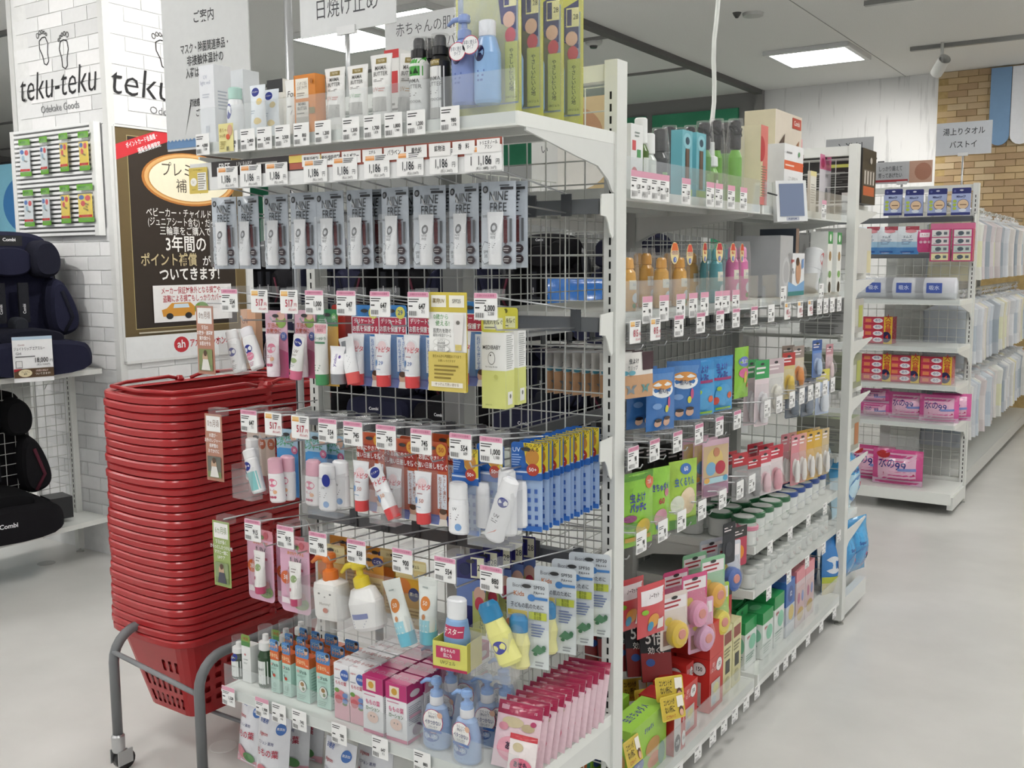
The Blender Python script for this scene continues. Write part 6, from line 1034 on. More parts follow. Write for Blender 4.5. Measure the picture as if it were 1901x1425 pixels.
# slatted panel with hanging packs
sp = tag(empty('slat_panel', (0, PY-.012, 0)), 'white slatted display panel on the pillar with hanging packs', 'display panel')
x0, x1, z0, z1 = -3.765, -3.1, 1.515, 2.02
for a in ((x0, x0+.03, z0, z1), (x1-.03, x1, z0, z1)): mk('panel_frame', MB().box(a[0], a[1], -.03, .004, a[2], a[3], 'e2e3e1'), 'painted_steel', sp)
mk('panel_backing', MB().box(x0+.03, x1-.03, -.004, .004, z0, z1, 'a9aaa8'), 'painted_steel', sp)
sl_ = MB().box(x0+.03, x1-.03, -.028, -.006, 0, .012, 'eceded').mesh('slat'); sl_.materials.append(MATS['painted_steel'])
for k in range(24): mk('slat', sl_, 'painted_steel', sp, (0, 0, z0+.004+k*.0212))
def board_pack(c, big=False):
    w, h = (.105, .17) if big else (.075, .172); s, yf = pouch_mb(w, h, .016, 'ffffff', .05)
    inner = MB().prism(rrect(w*.86, h*.62, .004, z0=h*.12), -.003, 0, c).art([('e', .25, .86, .2, .1, '3a6ab0'), ('e', .72, .82, .2, .12, 'd0484a'), ('e', .35, .6, .16, .12, 'd0484a' if c[0] == 'e' else '9ab8c8'), ('t', .6, .45, .12, 'BABY\nON\nBOARD' if big else 'BABY', '4a4438', .01, .8, -20), ('r', 0, .02, 1, .12, 'c23a34')], w*.86, h*.62, -.003, z0=h*.12)
    return Kind('car_sticker_pack', 'sticker pack', [('sticker', inner, 'card'), ('header', MB().prism(rrect(w, h*.16, .003, z0=h*.84), -.002, .0, '6aa83a').art([('r', .1, .3, .6, .7, '4a8a2a')], w, h*.16, -.002, z0=h*.84), 'card'), ('footer', MB().prism(rrect(w, h*.12, .003), -.002, 0, '6aa83a'), 'card'), ('clear_bag', s, 'film')])
BPW, BPY, BPB = board_pack('d5dde0'), board_pack('e3c94a'), board_pack('e3c94a', True)
for r, (row, pts) in enumerate((('upper', ((47, 327, BPW), (82, 323, BPW), (119, 318, BPY), (156, 316, BPY))), ('lower', ((54, 420, BPW), (86, 418, BPW), (122, 414, BPY), (159, 412, BPB))))):
    for i, (px, py, K) in enumerate(pts):
        p = at(px, py, Y=PY-.06); K.put((p.x, PY-.055, p.z), random.uniform(-.15, .15), '%s car sticker pack, %s row of the slatted panel, %s from its outer edge' % ('yellow' if K is not BPW else 'pale', row, ORD[i]), 'car sticker packs')
# poster
po = tag(empty('framed_poster', (PX+.008, PY, 0), 0), 'large dark brown framed poster with gold oval on the pillar', 'poster')
pz0, pz1, py0, py1 = .938, 2.0, .02, .755; W_, H_ = py1-py0, pz1-pz0
def onx(b): return b.xf(Matrix.Rotation(PI/2, 4, 'Z'))
mk('poster_frame', onx(MB().box(py0, py1, 0, .006, pz0, pz1, 'eceded').box(py0-.008, py0, -.008, .006, pz0, pz1, 'd5d6d4').box(py1, py1+.008, -.008, .006, pz0, pz1, 'd5d6d4').box(py0, py1, -.008, .006, pz1, pz1+.008, 'e0e1df').box(py0, py1, -.012, .006, pz0-.012, pz0, 'e6e7e5')), 'painted_steel', po)
pa_ = [('r', 0, .105, 1, 1, '6b5a38'), ('r', .085, .135, .915, .97, 'b0a070'), ('r', .09, .1385, .91, .9665, '33291f'),
       ('p', [(0, .86), (.55, 1.0), (.3, 1.0), (0, .925)], 'd2323a'), ('t', .2, .952, .026, 'ポイントカード会員様・', 'ffffff', .01, .62, 20), ('t', .25, .926, .026, '通販会員様限定', 'ffffff', .01, .7, 20),
       ('e', .56, .8, .38, .118, 'b87838'), ('e', .56, .802, .36, .111, 'e0b070'), ('e', .56, .8, .335, .101, 'c08a48'), ('e', .56, .8, .325, .097, 'efe8cc'), ('t', .54, .835, .07, 'プレミアム', '4a4030', .0, .85), ('t', .54, .765, .065, '補 償', '4a4030', .0, .95),
       ('t', .53, .645, .042, 'ベビーカー・チャイルドシート', 'f2f0ea', .005, .78), ('t', .54, .605, .042, '(ジュニアシート含む)・だっこひも', 'f2f0ea', .005, .7), ('t', .5, .565, .042, '三輪車をご購入で', 'f2f0ea', .005, .85),
       ('t', .5, .505, .078, '3年間の', 'f6f4ee', .02, .85), ('t', .36, .435, .062, 'ポイント補償', 'cdbd92', .035, .82), ('t', .66, .43, .05, 'が', 'f6f4ee', .01), ('t', .8, .435, .064, '無料', 'd2323a', .03, .9), ('t', .52, .37, .064, 'ついてきます!', 'f6f4ee', .025, .85),
       ('r', .22, .16, .86, .325, 'f2f0ee'), ('t', .54, .298, .034, 'メーカー保証対象外となる損害や、', 'b0303a', .012, .66), ('t', .54, .262, .034, '盗難による損害もしっかりカバー!', 'b0303a', .012, .66),
       ('p', [(.29, .185), (.54, .185), (.55, .222), (.51, .245), (.36, .245), (.32, .222), (.28, .215)], 'd9993a'), ('p', [(.37, .222), (.5, .222), (.49, .24), (.38, .24)], 'cfe0ea'), ('e', .34, .186, .028, .014, '2a2a2a'), ('e', .49, .186, .028, .014, '2a2a2a'), ('e', .6, .215, .06, .03, '6f9a44'), ('e', .62, .19, .05, .02, '8ab45a'),
       ('l', .1, .112, .9, .128, 1, 'cfc8b4'), ('r', 0, 0, 1, .105, 'eef0f0'), ('e', .42, .055, .06, .036, 'c8303a'), ('t', .42, .056, .05, 'ah', 'ffffff', .02), ('t', .66, .055, .042, 'アカチャンホンポ', 'c8303a', .02, .72)]
mk('poster_print', onx(MB().art(pa_, W_, H_, -.0012, x0=py0, z0=pz0)), 'card', po)
# ================================================================== car seats on their shelves
def puff(outline, y0, y1, col, bulge=.75, s=None):
    s = s or MB(); cx = sum(x for x, z in outline)/len(outline); cz = sum(z for x, z in outline)/len(outline)
    R = []
    for t, k in ((0, bulge), (.12, (1+bulge)/2+.04), (.35, 1.), (.75, 1.), (1, .96)):
        R.append([(cx+(x-cx)*k, y0+(y1-y0)*t, cz+(z-cz)*k) for x, z in outline])
    return s.rings(R[::1], col)
def sm(pts, n=3):
    """Chaikin smoothing of a closed outline"""
    for _ in range(n):
        q = []
        for i in range(len(pts)):
            a, b = pts[i], pts[(i+1) % len(pts)]; q += [(a[0]*.75+b[0]*.25, a[1]*.75+b[1]*.25), (a[0]*.25+b[0]*.75, a[1]*.25+b[1]*.75)]
        pts = q
    return pts
def car_seat(c, c2, trim, logo='Combi', cups=False):
    P = []
    base = MB(); base.rings([[(x*a, y, z*b) for x, y, z in [(p[0], yy, p[1]) for p in sm([(-.24, 0), (.24, 0), (.25, .1), (.2, .15), (-.2, .15), (-.25, .1)], 2)]] for a, b, yy in ((.9, .9, -.32), (1, 1, -.28), (1, 1.02, -.1), (1, 1.0, .1), (.9, .9, .14))], c)
    P.append(('seat_base', base, 'fabric', [('logo', MB().art([('t', .5, .5, .4, logo, 'e9e9ec', .02)], .14, .07, -.322, z0=.045), 'paper')]))
    P.append(('seat_cushion', puff(sm([(-.16, .12), (.16, .12), (.15, .2), (-.15, .2)]), -.26, .05, c2, .85), 'fabric'))
    P.append(('backrest', puff(sm([(-.2, .1), (.2, .1), (.24, .3), (.2, .46), (.21, .56), (.15, .63), (-.15, .63), (-.21, .56), (-.2, .46), (-.24, .3)]), .02, .14, c, .93), 'fabric', [('back_shell', puff(sm([(-.23, .08), (.23, .08), (.26, .3), (.22, .6), (-.22, .6), (-.26, .3)]), .1, .17, '46484c', .98), 'plastic')]))
    for s in (-1, 1):
        P.append(('side_wing', puff(sm([(s*.15, .14), (s*.27, .16), (s*.29, .24), (s*.22, .42), (s*.15, .42)]), -.1, .1, c, .8), 'fabric', [('wing_trim', MB().tube([(s*.2, -.104, .17), (s*.24, -.104, .24), (s*.2, -.104, .36)], .008, trim, 6), 'fabric')]))
        P.append(('head_wing', puff(sm([(s*.085, .42), (s*.2, .42), (s*.22, .52), (s*.17, .6), (s*.085, .58)]), -.1, .08, c2, .8), 'fabric'))
        P.append(('harness_pad', MB().box(s*.05-.022*1, s*.05+.022, -.045, -.03, .22, .4, '2a2b30').art([('t', .5, .35, .1, logo, 'd9d9dc', .02, .9, 90)], .044, .18, -.0452, x0=s*.05-.022, z0=.22), 'fabric'))
    P.append(('head_pad', puff(sm([(-.1, .43), (.1, .43), (.1, .56), (-.1, .56)]), -.05, .04, c, .9), 'fabric', [('logo', MB().art([('r', 0, 0, 1, 1, '17181c'), ('t', .5, .6, .45, logo, 'e9e9ec', .02)], .11, .045, -.052, z0=.565), 'paper')]))
    P.append(('crotch_buckle', puff(sm([(-.03, .17), (.03, .17), (.035, .25), (-.035, .25)]), -.14, -.06, '303238', .8), 'fabric'))
    for s in ((1,) if cups else ()): P.append(('cup_holder', MB().box(s*.3-.05, s*.3+.05, -.12, .0, .02, .12, '2c2d30'), 'plastic'))
    return P
KS1 = Kind('child_car_seat', 'car seat', car_seat('26273a', '22232f', '1d1e28')); KS2 = Kind('child_car_seat', 'car seat', car_seat('1d1c1f', '19191b', '5a2c38', cups=True))
KS3 = Kind('child_car_seat', 'car seat', car_seat('3a3c42', '2c2d32', '8a8c90'))
SXF, SXB = -3.17, -3.62
r_ = tag(empty('seat_shelf', (SXB, 0, 0)), 'white shelf rack carrying child car seats, ending at the pillar', 'shelving')
for z in (.902, .197):
    s = shelf_board(r_, 2.1, SXF-SXB, z, .022); s.rotation_euler = (0, 0, PI/2); s.location = (0, PY-2.12, 0)
    for y in (PY-.04, PY-.95): b_ = bracket(r_, 0, .4, z); b_.rotation_euler = (0, 0, PI/2); b_.location = (0, y, 0)
ps = slotted_post(r_, .22, .25, PY-.06, PY-.03, .88, [.22+i*.025 for i in range(26)])
grid(r_, PY-1.6, PY-.08, .24, .88, .235, 'y')
KS1.put((-3.42, .645, .904), RA-.2, 'navy child car seat on the upper shelf beside the poster'); KS3.put((-3.42, .08, .904), RA-.1, 'grey child car seat cut off at the picture edge on the upper shelf')
KS2.put((-3.42, .46, .199), RA-.2, 'black and maroon child car seat on the lower shelf'); KS2.put((-3.42, -.2, .199), RA, 'black and maroon child car seat lower and further from the poster')
# price board in front of the upper seat
pb = [('r', 0, .93, 1, 1, 'b9cfe2'), ('t', .22, .82, .05, 'Combi', '8a3a44', 0), ('t', .42, .73, .085, 'ジョイトリップ エアスルー', '33343a', .003, .62), ('t', .14, .63, .08, 'GH', '33343a', .003), ('r', .06, .55, .55, .575, '77787a'), ('t', .7, .47, .15, '18,000', '222226', .012, .72), ('t', .95, .45, .07, '円', '222226', 0), ('t', .75, .37, .05, '(税込19,800円)', '44444a', 0, .9), ('r', .06, .32, .22, .47, '55565a'), ('r', .07, .33, .21, .46, 'e2e2e2'), ('r', 0, .1, 1, .3, '5a4632'), ('e', .28, .2, .17, .085, 'e0d4b0'), ('t', .28, .2, .045, 'プレミアム\n補償', '4a4030', 0, .8), ('p', [(0, .24), (0, .3), (.2, .3), (.05, .24)], 'b0303a'), ('t', .72, .17, .06, 'ついてきます!', 'f2eee4', .01, .85), ('t', .7, .24, .05, '3年間の補償が', 'e0c8c0', .01, .8)]
KPB2 = Kind('price_board', 'price sign', card_parts(.16, .195, 'f0f1f2', pb, .001, .003, 'card', False, 'board')+[('board_foot', MB().box(-.05, .05, 0, .06, .022, .026, 'd5d6d6'), 'hazy')])
KPB2.put((-3.1, .55, .885), RA-.3, 'white price board with brown strip in front of the navy car seat')
# ================================================================== shopping baskets on their cart
def rring(w, h, r, z, nx=14, ny=20, nc=4, wave=0.):
    pts = []
    def seg(a, b, n): return [(a[0]+(b[0]-a[0])*i/n, a[1]+(b[1]-a[1])*i/n) for i in range(n)]
    for (cx, cy, a0), (p, q), n in zip(((w/2-r, -h/2+r, -90), (w/2-r, h/2-r, 0), (-w/2+r, h/2-r, 90), (-w/2+r, -h/2+r, 180)),
                                       (((w/2, -h/2+r), (w/2, h/2-r)), ((w/2-r, h/2), (-w/2+r, h/2)), ((-w/2, h/2-r), (-w/2, -h/2+r)), ((-w/2+r, -h/2), (w/2-r, -h/2))), (ny, nx, ny, nx)):
        pts += [(cx+r*math.cos(math.radians(a0+90*k/nc)), cy+r*math.sin(math.radians(a0+90*k/nc))) for k in range(nc)]+seg(p, q, n)
    return [(x, y, z-(wave*(1-(2*x/w)**2)**2 if abs(abs(y)-h/2) < .02 else 0)) for x, y in pts]
RED = 'b3282c'
def basket():
    rim = MB(); w, h, r = .335, .56, .05
    prof = [(-.012, .0), (-.004, .004), (.010, .004), (.014, .0), (.013, -.014), (.009, -.016), (.008, -.004), (-.004, -.005), (-.012, -.006)]
    rim.rings([rring(w+2*a, h+2*a, r+a, .25+b, wave=.007) for a, b in prof], RED, False, False)
    body = MB(); rows = 14; R = []
    for k in range(rows+1):
        t = k/rows; z = .245*t; s = t
        R.append(rring(.22+.105*s, .43+.12*s, .04+.008*s, z, wave=.007*t))
    n = len(R[0])
    for k in range(rows):
        for i in range(n):
            on_long = (4 <= i < 24) or (4+20+4+14+4 <= i < 4+20+4+14+4+20)
            hole = (2 <= k <= 9 and k % 2 == 0 and i % 2 == 0 and on_long) or (not on_long and i % 2 == 1 and ((1 <= k <= 5 and k != 3) or 8 <= k <= 9) and not (8 <= k <= 9 and 3 < (i % 22) < 12) and (i % 22) > 4)
            if hole: continue
            j = (i+1) % n
            body.add([R[k][i], R[k][j], R[k+1][j], R[k+1][i]], [(0, 1, 2, 3)], RED, False)
    body.add(rring(.22, .43, .04, .0), [tuple(range(n))], RED)
    hd = []
    for s in (-1, 1):
        pts = [(s*.172, s*.02, .258), (s*.17, s*.06, .268), (s*.169, s*.2, .266), (s*.135, s*.27, .264), (0, s*.285, .262), (-s*.135, s*.27, .264), (-s*.169, s*.2, .266), (-s*.17, s*.06, .268), (-s*.172, s*.02, .258)]
        hd.append(('handle', MB().tube(pts, .0055, 'b02a2e', 7), 'plastic', [('hinge', MB().lathe([(.012, .25), (.014, .258), (.008, .268)], 'b02a2e', 10, cx=s*.172, cy=s*.02), 'plastic')]))
    return [('rim', rim, 'plastic'), ('basket_wall', body, 'plastic')]+hd
KBK2 = Kind('shopping_basket', 'basket', basket())
BX, BY = -1.31, .05
NB = 31
for i in range(NB):
    z = .125+i*.0221; KBK2.put((BX+random.uniform(-.003, .003)-.0006*(NB-i), BY+random.uniform(-.003, .003), z), -.03+random.uniform(-.006, .006), 'red plastic shopping basket, %s from the bottom of the stack' % ORD[i] if i < NB-1 else 'red plastic shopping basket with open top, uppermost of the stack', 'stacked red shopping baskets')
ct = tag(empty('basket_cart', (-1.19, .03, 0)), 'grey tubular cart with casters carrying the red basket stack', 'cart')
GR = '77797b'
for s, nm in ((-1, 'side_frame'), (1, 'side_frame')):
    x = s*.175
    arc = lambda yc, zc, r, a0, a1: [(x, yc+r*math.cos(math.radians(a)), zc+r*math.sin(math.radians(a))) for a in range(a0, a1+(1 if a1 > a0 else -1), 15 if a1 > a0 else -15)]
    f = mk(nm, MB().tube([(x, -.345, .1)]+arc(-.265, .31, .08, 180, 90)+arc(.265, .31, .08, 90, 0)+[(x, .345, .1)], .0135, GR, 10), 'painted_steel', ct)
    for y in (-.345, .345):
        c_ = mk('caster', MB().lathe([(.016, .055), (.018, .06), (.018, .1), (.014, .105)], 'c5c7c8', 12, cx=x, cy=y).box(x-.02, x-.016, y-.015, y+.03, .02, .06, 'c0c2c3').box(x+.016, x+.02, y-.015, y+.03, .02, .06, 'c0c2c3'), 'chrome', ct)
        mk('caster_wheel', MB().tube([(x-.013, y+.015, .028), (x+.013, y+.015, .028)], .027, '2a2a2b', 16), 'plastic', c_)
mk('front_bar', MB().tube([(-.175, -.345, .34), (.175, -.345, .3)], .007, '8f9193', 8), 'painted_steel', ct)
mk('rear_bar', MB().tube([(-.175, .345, .33), (.175, .345, .33)], .007, '8f9193', 8), 'painted_steel', ct)
for y in (-.12, .14): mk('support_loop', MB().tube([(-.175, y, .38), (-.17, y, .14), (-.14, y, .112), (.07, y, .112), (.1, y, .14), (.175, y, .38)], .006, '7c7e80', 8), 'painted_steel', ct)
# chrome slotted pole beside the near end unit
cp = tag(empty('sign_pole', (-.975, .03, 0)), 'chrome slotted pole standing between the baskets and the end unit', 'pole')
mk('pole', MB().tube([(0, 0, .0), (0, 0, 2.6)], .011, 'c9cbcd', 12), 'chrome', cp); mk('pole_foot', MB().box(-.02, .1, -.15, .05, 0, .012, '9a9c9e'), 'chrome', cp)
mk('pole_slots', MB().rings([[(x, -.0116, z)for x, z in rrect(.004, 1.6, .001, 1, 0, .2)], [(x, -.0114, z)for x, z in rrect(.004, 1.6, .001, 1, 0, .2)]], '44464a'), 'matte', cp)
# ================================================================== hanging signs
nt = [('t', .5, .705, .07, 'ご案内', '2a2a2c', .02, .85), ('t', .5, .545, .06, 'マスク・除菌関連商品・', '2a2a2c', .018, .62), ('t', .5, .478, .06, '非接触体温計の', '2a2a2c', .018, .72), ('t', .45, .411, .06, '入荷は未定です', '2a2a2c', .018, .62), ('t', .52, .25, .045, '御迷惑をお掛けしますが', '2a2a2c', .015, .62), ('t', .5, .192, .045, 'ご了承下さい', '2a2a2c', .015, .7), ('r', 0, .012, 1, .05, '6d94c0')]+[('p', [(i/22, .049), ((i+1)/22, .049), ((i+.5)/22, .062)], '6d94c0') for i in range(22)]
a_, b2 = at(305, 100, Y=.25), at(465, 100, Y=.25); zb_ = at(312, 282, Y=.25).z
KN = Kind('notice_sign', 'sign', card_parts(b2.x-a_.x, .56, 'd9dbda', nt, .001, .004, 'card', False, 'sign_board')+[('hanging_wire', MB().tube([(-.15, -.002, .55), (-.15, -.002, 2.99-zb_)], .001, '9a9c9e'), 'chrome'), ('hanging_wire', MB().tube([(.15, -.002, .55), (.15, -.002, 2.99-zb_)], .001, '9a9c9e'), 'chrome')])
KN.put(((a_.x+b2.x)/2, .25, zb_), 0, 'tall pale notice sign with blue wavy bottom edge hanging above the baskets')
def pole_sign(px0, px1, pyb, Y, h, texts, lab, foot_z, cols='dfe1e1'):
    a, b = at(px0, pyb, Y=Y), at(px1, pyb, Y=Y); w = b.x-a.x
    K = Kind('category_sign', 'sign', card_parts(w, h, cols, texts, .002, .004, 'card', False, 'sign_board')+[('sign_clip', MB().box(-.03, .03, -.008, .002, -.008, .012, 'e6e7e7'), 'plastic'), ('sign_pole', MB().tube([(0, -.002, foot_z-(a.z+b.z)/2), (0, -.002, 0)], .006, 'd0d2d3', 8), 'chrome')])
    return K.put(((a.x+b.x)/2, Y, (a.z+b.z)/2), 0, lab)
pole_sign(560, 737, 58, .02, .14, [('t', .5, .42, .38, '日焼け止め', '44464a', .0, .8)], 'grey category sign on a pole above the near end unit, cut by the picture top', 1.79)
pole_sign(718, 1000, 150, .55, .21, [('t', .4, .8, .2, '赤ちゃんの肌にそっと', '44464a', -.004, .85), ('t', .4, .56, .18, 'やさしいバリア', '44464a', -.004, .85)], 'wide pale sign behind the top shelf bottles', 1.56)
pole_sign(1532, 1620, 322, 4.1, .2, [('t', .5, .7, .3, '入浴剤', '33353a', .01, .85), ('t', .5, .25, .3, 'ソープ・シャンプー', '33353a', .01, .75)], 'grey category sign behind the black carton with two lines', 1.78, 'b9bbbd')
pole_sign(1737, 1840, 287, 5.0, .2, [('t', .5, .7, .24, '湯上りタオル', '33353a', .01, .85), ('t', .5, .3, .24, 'バストイ', '33353a', .01, .85)], 'pale category sign in front of the tan brick wall', 1.7, 'cfd3d8')
pole_sign(1620, 1730, 340, 4.6, .13, [('r', .62, 0, 1, 1, 'c9a08a'), ('e', .85, .5, .14, .4, 'b07a62'), ('t', .3, .68, .26, 'しっかり鍛えて', '4a4c50', .005, .6), ('t', .3, .36, .26, '育ってあげたい', '4a4c50', .005, .6), ('r', 0, .08, .6, .18, 'b03a40')], 'low banner with a baby photo above the blue packs', 1.7, 'c5c7ca')
KFC = Kind('photo_panel', 'panel', card_parts(.28, .26, 'cdb68a', [('e', .5, .6, .3, .3, 'b98e6a'), ('e', .45, .3, .4, .25, 'ece9e4'), ('r', 0, 0, .3, 1, 'e4e4e2'), ('t', .15, .5, .1, 'い', '4a4c50', 0)], .002, .004, 'card', False, 'panel_board')); p = at(1070, 230, Y=.5); KFC.put((p.x, .5, 1.56), 0, 'tan photo panel standing behind the yellow gift bags')
# ================================================================== far end unit
def fput(fn, nm, cat, px, top, X, z0, label, Y=None, rz=RA):
    p = at(px, top, X=X); Kind(nm, cat, fn(p.z-z0)).put((X, p.y if Y is None else Y, z0), rz, label)
fput(lambda h: carton_parts(.2, .24, h, '2b2a29', [('r', .1, .15, .9, .32, 'c8623c'), ('r', .1, .34, .9, .62, '6a645e'), ('r', .16, .36, .24, .6, 'd9d4cc'), ('r', .36, .36, .44, .6, 'd9d4cc'), ('r', .56, .36, .64, .6, 'd9d4cc'), ('r', .76, .36, .84, .6, 'd9d4cc'), ('e', .6, .8, .08, .06, 'c9c4bc')], (), (), None, None, left=[('r', .05, .78, .95, .83, '9a9a94'), ('r', .4, .66, .95, .72, 'c9cc6a'), ('l', .1, .2, .9, .6, 9, '6a6a66'), ('r', .7, .06, .95, .2, 'e2e0dc')]), 'warmer_carton', 'box', 1615, 300, -.13, 1.594, 'black carton with orange panel on the far end unit', Y=2.07)
Kind('steriliser_carton', 'box', carton_parts(.2, .16, .17, 'd5d6d4', [('r', .7, .0, 1, .5, 'e0d9b4')], colors={'top': '2e2e2c'})).put((-.1, 2.08, 1.334), RA, 'pale steriliser carton with dark lid on the far end unit')
for i, (z, c, l) in enumerate(((1.106, 'b9b9b8', 'grey carton on the third shelf of the far end unit'), (.892, '9aa08a', 'grey-green carton on the fourth shelf of the far end unit'), (.645, 'a5a69a', 'olive-topped carton on the fifth shelf of the far end unit'))):
    Kind('bottle_carton', 'box', carton_parts(.16, .2, .13, c, [('r', .1, .2, .5, .7, 'c9cabf'), ('r', .55, .15, .9, .8, 'b8733f' if i == 2 else 'b9c06a')], colors={'top': '8a9a5a' if i else '55565a'}, left=[('l', .1, .1, .9, .8, 9, '8a8b88')])).put((-.13, 2.06, z), RA, l)
Kbag = lambda c, t: pouch_parts(.26, .3, .16, c, [('r', 0, .55, 1, 1, '4aa6dc'), ('e', .55, .35, .32, .18, '4a86c4'), ('t', .45, .6, .08, 'Super', '2a4a9a', .02), ('p', [(.1, .45), (.6, .42), (.6, .36), (.1, .39)], 'b8323c'), ('e', .8, .3, .1, .06, '2a3a8a')], 'foil')
Kind('diaper_bag', 'bag', Kbag('b9dcec', 1)).put((-.075, 2.09, .38), RA, 'pale blue transparent bag on the low shelf of the far end unit', lean=-.1)
Kind('diaper_bag', 'bag', Kbag('3f92cc', 1)).put((-.06, 2.03, .122), RA, 'blue bag at the foot of the far end unit', scale=.75); Kind('diaper_bag', 'bag', Kbag('4a9ad0', 1)).put((-.05, 2.17, .122), RA-.3, 'blue bag with white patch at the outer foot of the far end unit', scale=.75)
# ================================================================== towel end unit
YT = 3.93
def tput(K, px, py, Y, label, group=None, rz=0., z=None, **kw):
    p = at(px, py, Y=Y); return K.put((p.x, Y, p.z if z is None else z), rz, label, group, **kw)
mc = [('r', 0, 0, 1, .12, '2c3578'), ('t', .5, .86, .14, 'MiltonCP', '1f2a6a', .03, .75), ('e', .62, .5, .3, .24, '2c3578'), ('e', .62, .5, .28, .22, 'e6c8a4'), ('e', .18, .65, .1, .07, 'b4c84a'), ('e', .18, .48, .1, .07, 'b4c84a'), ('e', .18, .31, .1, .07, 'b4c84a'), ('p', [(.45, .5), (.8, .5), (.8, .46), (.45, .46)], '7a5a44'), ('e', .6, .22, .2, .08, 'dfe6f2')]
KMC = Kind('steriliser_pack', 'pack', carton_parts(.092, .03, .11, 'a9b6dc', mc, [('r', 0, 0, 1, .12, '2c3578')], tab=(.032, '232c70', [('e', .15, .5, .06, .2, '5a62a0'), ('e', .5, .6, .1, .14, 'd9dbe6')])))
for i, (px, py) in enumerate(((1657, 400), (1696, 401), (1739, 400), (1783, 399))):
    for k in range(3): tput(KMC, px, py, YT-.08+.05*k, 'blue and navy boxed pack on the towel end unit, %s column, %s from the front' % (ORD[i], ORD[k]), 'blue navy packs', .1)
KBP = Kind('blue_powder_pouch', 'pouch', pouch_parts(.115, .15, .02, 'dfe6ec', [('r', 0, 0, 1, .3, '4a86c4'), ('r', 0, .25, 1, .45, '9fc4de'), ('r', .4, .86, 1, 1, 'a83a4c'), ('e', .65, .82, .25, .06, 'd88a94'), ('t', .5, .62, .1, 'エムズ', '44506a', .02), ('l', .25, .35, .75, .55, 4, '6a7a9a'), ('r', .2, .06, .8, .12, '2c5aa0')], 'foil'))
for i, px in enumerate((1612, 1645, 1684)): tput(KBP, px, 472, YT-.08, 'white to blue pouch on the towel end unit, %s from the aisle shelves' % ORD[i], 'white to blue pouches')
KPW = Kind('pink_wipes_bundle', 'wipes', [('wipes_block', MB().box(-.05, .05, -.03, .03, 0, .17, 'c8457c'), 'foil')]+[('wipes_label', MB().box(-.042, .042, -.034, -.0305, .006+.041*k, .042+.041*k, ('e6dcae', 'c9d4d0', 'e9dde0', 'e4e2e0')[k]).art([('e', .4, .5, .18, .3, '55606a'), ('r', .7, .3, .9, .7, '6a7078'), ('l', .1, .1, .6, .3, 1, '8a9098')], .084, .036, -.0345, z0=.006+.041*k), 'paper') for k in range(4)]+[('header', MB().box(-.055, .055, -.002, .002, .17, .2, 'd97aa0'), 'card')])
tput(KPW, 1746, 485, YT-.08, 'pink bundle of four wipes beside the plain pink pack', 'pink wipes bundles'); tput(KPW, 1787, 485, YT-.08, 'pink bundle of four wipes by the outer post', 'pink wipes bundles')
tput(Kind('pink_pack', 'pack', pouch_parts(.085, .12, .03, 'cc4480', [('r', .2, .66, .8, .86, 'f2e6ec'), ('t', .5, .76, .1, 'オムツ', 'b03a6a', .02), ('e', .3, .45, .1, .06, 'eac2d2'), ('e', .55, .45, .1, .06, 'eac2d2'), ('e', .8, .45, .1, .06, 'eac2d2')], 'foil')), 1716, 468, YT-.08, 'plain magenta pack between the blue pouches and pink bundles')
KRL = Kind('clear_roll_pack', 'pack', [('white_roll', MB().tube([(-.1, 0, .06), (.1, 0, .06)], .058, 'e6e9ee', 16), 'cloth'), ('clear_wrap', MB().tube([(-.115, 0, .062), (.115, 0, .062)], .061, 'ffffff', 16, caps=False), 'film'), ('roll_label', MB().art([('r', 0, 0, 1, 1, '4a62b4'), ('t', .5, .5, .5, '吸水', 'd5ddf2', .02)], .08, .055, -.0625, z0=.035), 'paper')])
for i, px in enumerate((1626, 1682, 1738)): tput(KRL, px, 545, 3.95, 'clear pack of white cloth with blue label, %s from the aisle shelves' % ORD[i], 'clear white cloth packs', z=1.167)
KRW = Kind('red_wipes_stack', 'wipes', [('wipes_block', MB().box(-.08, .08, -.05, .05, 0, .15, 'c8324c'), 'foil')]+[('wipes_face', MB().box(-.076, .045, -.054, -.0505, .006+.036*k, .037+.036*k, 'd2405a').art([('e', .65, .5, .22, .42, 'f0eef2'), ('t', .65, .5, .5, 'のり', '2c3a8a', .02), ('r', .08, .2, .35, .8, 'e88a5a')], .121, .031, -.0545, x0=-.076, z0=.006+.036*k), 'paper') for k in range(4)]+[('offer_strip', MB().box(.035, .08, -.0555, -.051, .0, .152, 'e6c23a').art([('t', .5, .72, .24, '大\n容\n量', 'c22f34', .03), ('e', .3, .25, .6, .2, '2a2450'), ('t', .4, .25, .2, '4', 'e8402f', .03)], .045, .152, -.0558, x0=.035), 'paper')])
for i, px in enumerate((1630, 1682, 1740)): tput(KRW, px, 700, 3.95, 'red stack of four wipes with yellow strip, %s from the aisle shelves' % ORD[i], 'red wipes stacks', z=.708)
tput(KRW, 1632, 640, 4.0, 'red stack of four wipes alone on the shelf above the others', 'red wipes stacks', z=.914)
w99 = [('r', .12, .1, .88, .9, 'e8b8d0'), ('t', .32, .62, .3, '水の', '2c2c7a', .01, .8), ('t', .6, .56, .3, '99', '2c2c7a', .01, 1.0), ('r', .55, .44, .92, .52, '7a8ac8'), ('p', [(.25, .38), (.85, .36), (.85, .31), (.25, .33)], 'b02f4a'), ('l', .35, .78, .85, .84, 1, 'b06a94'), ('r', 0, 0, 1, .16, 'd5b0c8')]
